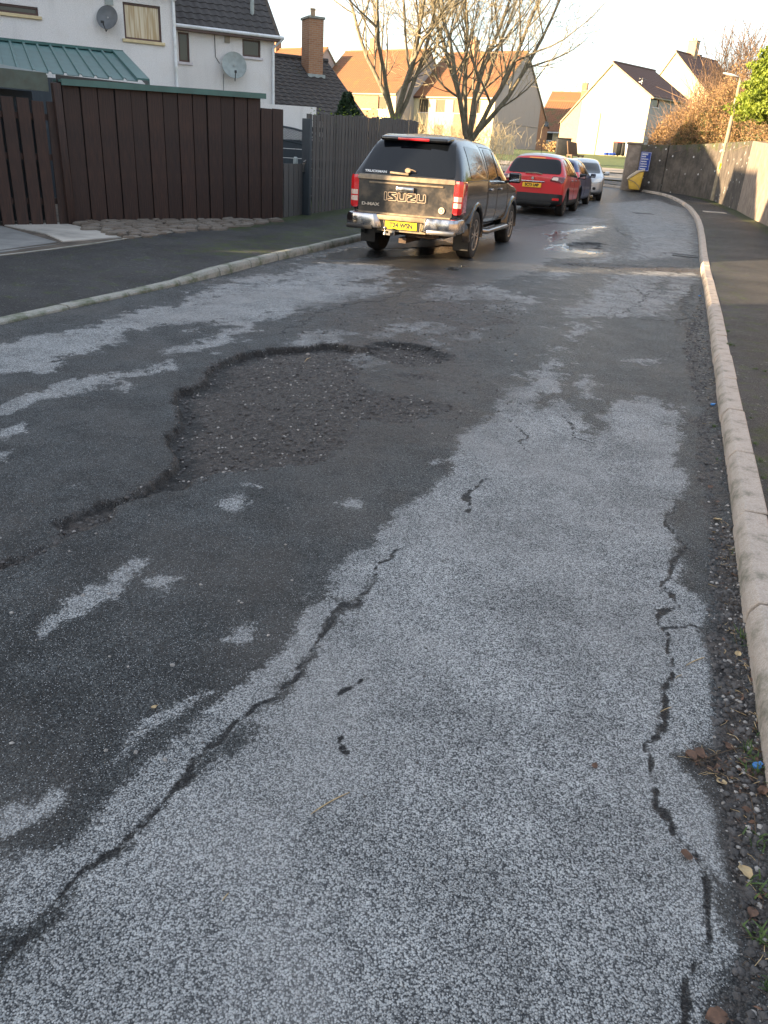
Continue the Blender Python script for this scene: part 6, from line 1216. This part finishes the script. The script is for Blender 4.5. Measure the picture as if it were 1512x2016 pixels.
m = MB(); m.tube([(-.25,0,0),(.05,-.015,.01),(.22,0,-.02)], .015, 6); m.build('wiper', MAT['lit_tan'], rc).location = (.02, .045, 1.075); plate(rc, -.035, .775, 'SC73 LMP', 'plate_amber')
m = MB(); m.tube([(0,0,0),(0,-.12,.30)], .006, 5); m.build('roof_aerial', MAT['black_plastic'], rc).location = (0, .8, 1.58)
# blue hatchback
hd3 = math.radians(20); f3 = np.array([math.sin(hd3), math.cos(hd3)]); r3 = np.array([math.cos(hd3), -math.sin(hd3)]); oo = np.array([5.80, 28.0])-r3*.80-f3*.65
st = [(.0,.32,.84,.92,.68,.78,.70), (.04,.26,.88,.98,.80,.84,.72), (.20,.22,.94,1.15,.85,.86,.68), (.42,.20,.95,1.40,.86,.86,.60), (.65,.19,.95,1.46,.86,.86,.585), (1.5,.18,.94,1.49,.86,.86,.58), (2.2,.18,.92,1.44,.86,.86,.57), (2.75,.18,.90,1.16,.86,.86,.63), (3.05,.18,.88,.98,.86,.85,.69), (3.5,.20,.80,.89,.82,.81,.66), (3.85,.26,.68,.76,.7,.7,.56), (3.95,.34,.58,.64,.56,.56,.45)]
bc, s = car('parked_car', (oo[0], oo[1], float(zg(28.5))), hd3, 'dark blue hatchback parked between the red crossover and the silver car', st, 3.95, .65, 3.15, .31, .2, .865, 'paint_blue', None, 'alloy', [[(.62,1.0),(1.45,.98),(1.45,1.37),(.80,1.36)], [(1.51,.98),(2.72,.95),(2.58,1.04),(2.15,1.33),(1.51,1.37)]], [(-.64,1.0),(.64,1.0),(.54,1.36),(-.54,1.36)], [(-.6,.98),(.6,.98),(.5,1.32),(-.5,1.32)])
for d_, s_ in (('r', 1), ('l', -1)): s.patch('tail_lamp', MAT['lamp_red'], bc, [(s_*.66,.80),(s_*.84,.80),(s_*.80,1.08),(s_*.66,1.06)], 'b', .012, .04, .03, .03); mirror(bc, s_*.86, 2.5, .98, s_, MAT['paint_blue'], .8); s.line(bc, [(1.48,.35),(1.48,1.38)], d_, .009); s.line(bc, [(2.70,.5),(2.72,.93)], d_, .009)
plate(bc, -.01, .62, 'SJ12 KVO', 'plate_yellow'); s.patch('roof_panel', MAT['paint_ivory'], bc, [(-.52,.62),(.52,.62),(.50,2.1),(-.50,2.1)], 't', .004, .08, .01, .12)
# silver hatchback facing the viewer
hd4 = math.radians(190); f4 = np.array([math.sin(hd4), math.cos(hd4)]); r4 = np.array([math.cos(hd4), -math.sin(hd4)]); oo = np.array([7.78, 33.3])+r4*.78-f4*3.12
st = [(.0,.34,.84,.92,.66,.76,.68), (.04,.28,.90,.98,.78,.82,.70), (.20,.22,.97,1.20,.83,.845,.66), (.40,.20,.98,1.42,.84,.845,.585), (.65,.19,.97,1.49,.84,.845,.57), (1.4,.18,.96,1.52,.84,.84,.565), (2.1,.18,.94,1.46,.84,.84,.56), (2.7,.18,.91,1.17,.84,.84,.62), (3.0,.18,.89,1.00,.84,.83,.68), (3.4,.20,.84,.93,.81,.80,.66), (3.7,.25,.74,.83,.74,.73,.58), (3.82,.30,.62,.70,.64,.62,.5)]
sc_, s = car('parked_car', (oo[0], oo[1], float(zg(33))), hd4, 'silver hatchback parked furthest along, facing the viewer', st, 3.8, .62, 3.12, .30, .19, .845, 'paint_silver', None, 'alloy', [[(.62,1.02),(1.45,1.0),(1.45,1.40),(.80,1.38)], [(1.51,1.0),(2.68,.96),(2.52,1.06),(2.1,1.35),(1.51,1.40)]], [(-.6,1.0),(.6,1.0),(.5,1.36),(-.5,1.36)], [(-.66,.99),(.66,.99),(.55,1.36),(-.55,1.36)])
for d_, s_ in (('r', 1), ('l', -1)):
    s.patch('headlamp', MAT['headlamp'], sc_, [(s_*.40,.66),(s_*.68,.70),(s_*.70,.82),(s_*.50,.80)], 'f', .012, .04, .03, .05); mirror(sc_, s_*.84, 2.5, 1.0, s_, MAT['paint_silver'], .85); s.line(sc_, [(1.48,.35),(1.48,1.40)], d_, .009)
    s.patch('fog_lamp', MAT['black_plastic'], sc_, [(s_*.40,.40),(s_*.52,.40),(s_*.52,.50),(s_*.40,.50)], 'f', .008, .04, .01, .05)
s.patch('grille', MAT['black_plastic'], sc_, [(-.32,.56),(.32,.56),(.36,.66),(-.36,.66)], 'f', .008, .05, .01, .03); s.patch('lower_grille', MAT['black_plastic'], sc_, [(-.34,.34),(.34,.34),(.34,.42),(-.34,.42)], 'f', .008, .05, .01, .03)
MAT['cast_iron'] = varied('cast_iron', (.035,.034,.033), .6, .3, 20, .3, 80)
# ---------------------------------------------------------------- small things on the road
def rock(mb, c, s, r, flat=.6):
    n = 5; V = [(c[0]+s*.9*r.uniform(-.2,.2), c[1]+s*.9*r.uniform(-.2,.2), c[2]+s*flat)]
    a0 = r.uniform(0, 6)
    for z, q in ((.35, .8), (-.25, 1.0)):
        for k in range(n): t = a0+2*math.pi*k/n+r.uniform(-.3, .3); rr = s*q*r.uniform(.7, 1.15); V.append((c[0]+rr*math.cos(t), c[1]+rr*math.sin(t), c[2]+s*z*flat))
    mb.add(V, [(0, 1+k, 1+(k+1) % n) for k in range(n)]+[(1+k, 6+k, 6+(k+1) % n, 1+(k+1) % n) for k in range(n)])
def scatter_in(poly, n, seed, near_bias=0):
    P = np.array(G(poly)); r = np.random.default_rng(seed); out = []
    while len(out) < n:
        p = P.min(0)+(P.max(0)-P.min(0))*r.random(2)
        if inside(np.array([p[0]]), np.array([p[1]]), P)[0]: out.append(p)
    return out
def gravel(name, polys, mat, smin, smax, seed):
    r = random.Random(seed); mb = MB()
    for q, n in polys:
        for p in scatter_in(q, n, seed+len(q)): s = smin+(smax-smin)*r.random()**2.5; rock(mb, (p[0], p[1], hz(*p)+s*.15), s, r)
    setp(mb.build(name, MAT[mat], None), 'loose '+('pale' if 'light' in mat else 'dark')+' stone chips scattered in the potholes and along the right gutter', 'gravel', kind='stuff')
gravel('loose_gravel', [(GV[0], 2600), (GV[1], 700), (GV[2], 420), (GV[3], 60), (GV[4], 90), (GV[7], 900), (GV[8], 1300), (MUD[0], 500), ([(560,640),(760,600),(1040,600),(1000,720),(700,700)], 250), (GV[5], 160)], 'stone_dark', .004, .015, 1)
gravel('pale_gravel', [(GV[0], 650), (GV[1], 130), (GV[2], 60), (GV[7], 160), (GV[8], 260), (MUD[0], 160), ([(0,1000),(700,1000),(500,1500),(0,1600)], 40)], 'stone_light', .003, .011, 2)
gravel('fine_gravel', [([(0,1100),(700,900),(700,1200),(0,1900)], 90), ([(300,1900),(800,1100),(1300,1100),(1350,1950)], 60), ([(0,600),(400,552),(720,480),(730,500),(420,575),(0,665)], 320)], 'stone_dark', .003, .006, 3)
# bigger single stones
for px, py, s_ in ((325,1497,.008), (1480,1370,.012), (1490,1382,.010), (1430,1378,.010), (1452,1378,.008), (1442,1400,.008), (1460,1705,.010), (1475,1640,.009), (1015,700,.02), (1008,712,.016), (606,688,.02)):
    p = gp(px, py); mb = MB(); rock(mb, (0, 0, s_*.3), s_, random.Random(px), .7); o = mb.build('pebble', MAT['stone_light'], None, bevel=.001, seg=1); o.location = (p[0], p[1], hz(p[0], p[1])); setp(o, {325:'pale pebble alone on the dark asphalt at lower left',1480:'largest pale pebble of the cluster by the lower kerb',1430:'leftmost pebble of the cluster by the lower kerb',1460:'pale pebble near the curled tan leaf low in the gutter',1475:'pale pebble just above the curled tan leaf in the gutter',1015:'larger brown pebble in the middle of the road',1008:'smaller pebble touching the larger one in mid road',606:'pale pebble on the far rim of the big pothole',1490:'pebble just right of the largest one in the kerb cluster',1452:'pebble in the middle of the cluster by the lower kerb',1442:'lowest pebble of the cluster by the lower kerb'}[px], 'stone', 'loose pebbles on the road')
def leaf_obj(px, py, s_, mat, lab, seed, grp='fallen leaves by the right kerb'):
    r = random.Random(seed); p = gp(px, py); mb = MB(); n = 7; V = []
    for i in range(n):
        t = i/(n-1); w_ = math.sin(math.pi*min(1, t*.93+.04))**.8*.42*(1+r.uniform(-.2, .2))
        for a in (-1, 0, 1): V.append(((t-.5)*s_, a*w_*s_, s_*(.12*abs(a)+.16*math.sin(t*3+seed)+.1)+.002))
    mb.add(V, [(i*3+j, i*3+j+1, i*3+j+4, i*3+j+3) for i in range(n-1) for j in (0, 1)]); mb.tube([(-s_*.5, 0, s_*.15), (-s_*.8, s_*.05, .003)], .0011, 4)
    o = mb.build('fallen_leaf', MAT[mat], None, smooth=True); o.location = (p[0], p[1], hz(p[0], p[1])+.002); o.rotation_euler = (0, 0, r.uniform(0, 6.3)); setp(o, lab, 'leaf', grp)
spots = [(1358,1492,.040,'litter','curled rust brown leaf at the tip of the debris fan'), (1376,1488,.036,'litter',None), (1412,1025,.045,'litter_tan','pale brown leaf under the kerb halfway up the gutter'), (1436,1470,.03,'litter',None), (1420,1540,.034,'litter_tan',None), (1350,1690,.032,'litter','red brown leaf lying in the right hand crack'),
 (1465,1722,.042,'litter_tan','pale curled leaf low in the right gutter'), (1408,2010,.045,'litter','brown leaf at the bottom edge near the gutter'), (1463,1500,.028,'litter',None), (1440,1240,.03,'litter_tan',None), (1452,1290,.028,'litter_tan',None), (1445,1135,.03,'litter',None), (1400,1065,.028,'litter',None), (1410,990,.032,'litter',None), (1398,960,.03,'litter',None),
 (1170,1512,.02,'litter','tiny red brown leaf on the pale asphalt'), (303,1393,.018,'litter_tan','tiny orange leaf on the dark asphalt at lower left'), (1500,1560,.03,'litter',None), (1470,1600,.03,'litter',None), (1480,1800,.03,'litter',None)]
lf = {1: 'second rust leaf just right of the debris fan tip', 3: 'small brown leaf in the middle of the debris fan', 4: 'pale tan leaf just below the debris fan', 8: 'brown leaf beside the torn blue wrapper in the gutter', 9: 'pale leaf in the gutter left of the feathery weed', 10: 'pale leaf just below the feathery weed in the gutter', 11: 'brown leaf where the gutter dirt narrows beside the third kerb joint', 12: 'brown leaf at the left edge of the gutter dirt above the crack top', 13: 'dark brown leaf high in the gutter, second furthest from the viewer', 14: 'furthest brown leaf in the gutter gravel', 17: 'brown leaf against the kerb foot just below the blue wrapper', 18: 'brown leaf beside the long dark twig', 19: 'lowest but one brown leaf, close against the kerb'}
for k, (a, b, s_, m_, l_) in enumerate(spots): leaf_obj(a, b, s_, m_, l_ or lf[k], k)
def stalk(px0, py0, px1, py1, lab, r=.0022, mat='litter_tan', grp=None):
    a, b = gp(px0, py0), gp(px1, py1); m_ = (a+b)/2; d = (b-a)[:2]; nn = np.array([-d[1], d[0]])*.07; P = [a, np.r_[m_[:2]+nn, m_[2]+.004], b]; o_ = a.copy(); mb = MB()
    pts = [(1-t)**2*P[0]+2*t*(1-t)*P[1]+t*t*P[2] for t in np.linspace(0, 1, 8)]; z = [hz(p[0], p[1]) for p in pts]; zz = np.maximum(np.interp(np.linspace(0, 1, 8), [0, 1], [z[0], z[-1]]), z)
    mb.tube([(p[0]-o_[0], p[1]-o_[1], q+r-o_[2]+.001) for p, q in zip(pts, zz)], [r*(.6+.5*math.sin(math.pi*t)) for t in np.linspace(0, 1, 8)], 6); o = mb.build('dry_stalk', MAT[mat], None, smooth=True); o.location = [float(v) for v in o_]; setp(o, lab, 'twig', grp)
stalk(612,1606,688,1563,'pale dry grass stalk lying across the asphalt at lower centre', .0018); stalk(1350,1312,1386,1296,'pale thin twig beside the right hand crack', .0018); stalk(1300,1402,1322,1392,'short pale twig on the right hand crack', .0015)
stalk(1330,1335,1342,1330,'very short pale twig left of the gutter', .0013); stalk(1380,1500,1470,1470,'dark bent twig reaching out of the debris fan', .0018, 'twig_dark'); stalk(1475,1560,1485,1680,'long thin dark twig down the gutter', .0016, 'twig_dark'); stalk(1438,1232,1452,1290,'thin brown twig in the gutter dirt', .0015, 'twig_dark'); stalk(438,1775,450,1760,'short straw lying at lower left centre', .0014); stalk(600,706,612,694,'straw at the pothole rim', .003)
def weed(px, py, n, h, lab, seed, dz=.0, mat='leaf_weed'):
    r = random.Random(seed); p = gp(px, py); z = hz(p[0], p[1]) if dz == 0 else p[2]+dz; mb = MB()
    for k in range(int(n*.6)):
        a = r.uniform(0, 6.28); l = .8*h*r.uniform(.5, 1.2); w_ = l*r.uniform(.03, .07)+.0008; bx, by = r.gauss(0, h*.35), r.gauss(0, h*.35); ld = r.uniform(.3, 1.0); V = []
        for i in range(4):
            t = i/3; x = bx+math.cos(a)*l*ld*t; y = by+math.sin(a)*l*ld*t; zz = l*(t-.35*t*t)*(1.2-ld*.6); ww = w_*(1-t*t)*.8+.0004
            V += [(x-math.sin(a)*ww, y+math.cos(a)*ww, zz), (x+math.sin(a)*ww, y-math.cos(a)*ww, zz)]
        mb.add(V, [(2*i, 2*i+1, 2*i+3, 2*i+2) for i in range(3)])
    o = mb.build('weed', MAT[mat], None); o.location = (p[0], p[1], z); setp(o, lab, 'weed', 'weeds along the right kerb')
wlab = ['feathery weed in the gutter beside the nearest visible kerb joint', 'weed just above the torn blue wrapper', 'weed touching the torn blue wrapper', 'thin weed in the gutter right of the lighter gravel', 'weed against the kerb foot below the debris fan', 'second weed below the debris fan at the kerb foot', 'weed near the picture bottom at the kerb foot', 'weed in the gutter near the higher blue cap',
 'sparse weed in the gutter below the higher blue cap', 'lowest weed at the bottom right edge', 'largest tuft of weed spilling over the kerb top', 'weed behind the kerb just beyond the largest tuft', 'tiny weed beyond the largest tuft behind the kerb', 'weed in the joint behind the kerb, level with the pothole tip', 'second weed behind the kerb, nearer the viewer than the first joint tuft', 'third weed behind the kerb, near the right picture edge', 'small weed just behind the kerb top halfway along', 'low weed out on the right pavement',
 'second low weed out on the right pavement nearer the edge', 'pavement weed closest to the right picture edge', 'tiny weed by the sunlit kerb stone', 'weed behind the kerb where it leaves the picture', 'tiny weed behind the kerb just nearer than the sunlit stone', 'weed at the kerb foot just above the debris fan', 'sparse weed in the gutter by the pale blue scrap', 'leftmost weed at the foot of the dropped left kerb', 'weed where the left kerb starts to rise']
for k, (a, b, n, h, dz) in enumerate(((1462,1258,46,.05,0), (1478,1480,40,.045,0), (1490,1520,40,.05,0), (1445,1090,26,.03,0), (1500,1660,34,.045,0), (1492,1750,34,.045,0), (1505,1850,40,.05,0), (1406,840,30,.04,0), (1412,905,24,.03,0), (1508,1940,30,.04,0), (1432,700,60,.055,.1), (1428,672,40,.04,.1), (1426,660,20,.03,.1), (1478,905,40,.03,.1), (1488,940,40,.03,.1), (1496,975,36,.03,.1), (1470,852,26,.025,.1), (1480,750,36,.03,.1), (1498,755,26,.03,.1), (1506,785,26,.025,.1), (1405,600,26,.03,.1), (1504,1000,30,.03,.1), (1410,620,20,.03,.1), (1500,1450,30,.035,0), (1462,1010,26,.03,0), (160,570,30,.04,0), (262,560,20,.03,0))):
    weed(a, b, n, h, wlab[k], k, dz)
for px, py, lab, dz in ((1403,797,'bright blue bottle cap in the gutter, halfway up the kerb', 0), (1377,583,'blue plastic scrap in the gutter near the sunlit kerb stone', 0), (1489,1511,'small torn blue wrapper among the gutter debris', 0), (1456,1052,'tiny pale blue scrap by the kerb', 0)):
    p = gp(px, py); mb = MB(); s_ = .013 if py > 1000 else .016; mb.lathe([(0, s_), (.008, s_), (.011, s_*.8)], 12, 'z'); mb.obox((s_*.5, 0, .002), (s_, .3*s_, .006), (-.003, s_, 0), (0, 0, .002)); o = mb.build('plastic_litter', MAT['blue_cap'], None); o.location = (p[0], p[1], hz(p[0], p[1])+.002); setp(o, lab, 'litter')
# drain grating and covers
dg_ = gp(1349, 504); t = thing('drain_grating', (dg_[0], dg_[1], hz(dg_[0], dg_[1])), -.33, 'iron drain grating in the gutter where sunlight crosses the road', 'drain'); m = MB(); m.box(-.24, .24, -.2, -.16, -.02, .012); m.box(-.24, .24, .16, .2, -.02, .012); m.box(-.24, -.2, -.16, .16, -.02, .012); m.box(.2, .24, -.16, .16, -.02, .012); m.build('frame', MAT['cast_iron'], t)
for k in range(7): m = MB(); m.box(-.185+k*.056, -.155+k*.056, -.16, .16, -.02, .008); m.build('bar', MAT['cast_iron'], t)
for px, py, lab in ((1407, 417.5, 'pale rectangular cover set in the right pavement by the lamp post'),):
    p = gp(px, py, .125); mb = MB(); mb.box(-.35, .35, -.28, .28, -.02, .004); o = mb.build('access_cover', MAT['slab'], None, bevel=.004, seg=1); o.location = [float(v) for v in p]; o.rotation_euler = (0, 0, -.2); setp(o, lab, 'cover')
p = gp(1265, 420); mb = MB(); mb.box(-.3, .3, -.3, .3, -.02, .006); o = mb.build('manhole_cover', MAT['cast_iron'], None, bevel=.004, seg=1); o.location = (p[0], p[1], hz(p[0], p[1])); setp(o, 'square manhole cover in the road near the bend', 'cover')

# bits of leaf mould, twig and straw along the right gutter: too many to count
r = random.Random(77); mbs = {'litter': MB(), 'twig_dark': MB(), 'litter_tan': MB()}
fan = [(1338,1490),(1400,1473),(1510,1462),(1512,1570),(1430,1548),(1392,1520)]; tail = [(1400,1010),(1452,1040),(1480,1300),(1500,1490),(1520,2040),(1470,2040),(1455,1640),(1430,1440),(1415,1200)]
for poly, n in ((fan, 150), (tail, 300), ([(1352,640),(1374,600),(1378,560),(1420,760),(1440,960),(1400,940),(1385,800),(1365,700)], 260)):
    for p in scatter_in(poly, n, 500+n):
        k = r.choice(('litter', 'litter', 'twig_dark', 'twig_dark', 'litter_tan')); z = hz(*p); an = r.uniform(0, 6.3); L_ = r.uniform(.005, .026)*(1 if k != 'litter' else .5); c_, s_ = math.cos(an), math.sin(an)
        if k == 'litter': w_ = L_*r.uniform(.3, .6); mbs[k].add([(p[0]+c_*L_, p[1]+s_*L_, z+.003+r.uniform(0, .006)), (p[0]-s_*w_, p[1]+c_*w_, z+.002+r.uniform(0, .008)), (p[0]-c_*L_, p[1]-s_*L_, z+.003), (p[0]+s_*w_, p[1]-c_*w_, z+.003+r.uniform(0, .004))], [(0,1,2,3)])
        else: b_ = r.uniform(-.3, .3)*L_; mbs[k].tube([(p[0], p[1], z+.003), (p[0]+c_*L_-s_*b_, p[1]+s_*L_+c_*b_, z+.006), (p[0]+c_*L_*2, p[1]+s_*L_*2, z+.003)], .0009, 3)
for k, m_ in mbs.items(): setp(m_.build('leaf_litter', MAT[k], None), {'litter': 'brown leaf crumbs strewn along the right gutter', 'twig_dark': 'dark twig bits strewn along the right gutter', 'litter_tan': 'straw coloured bits strewn along the right gutter'}[k], 'debris', kind='stuff')
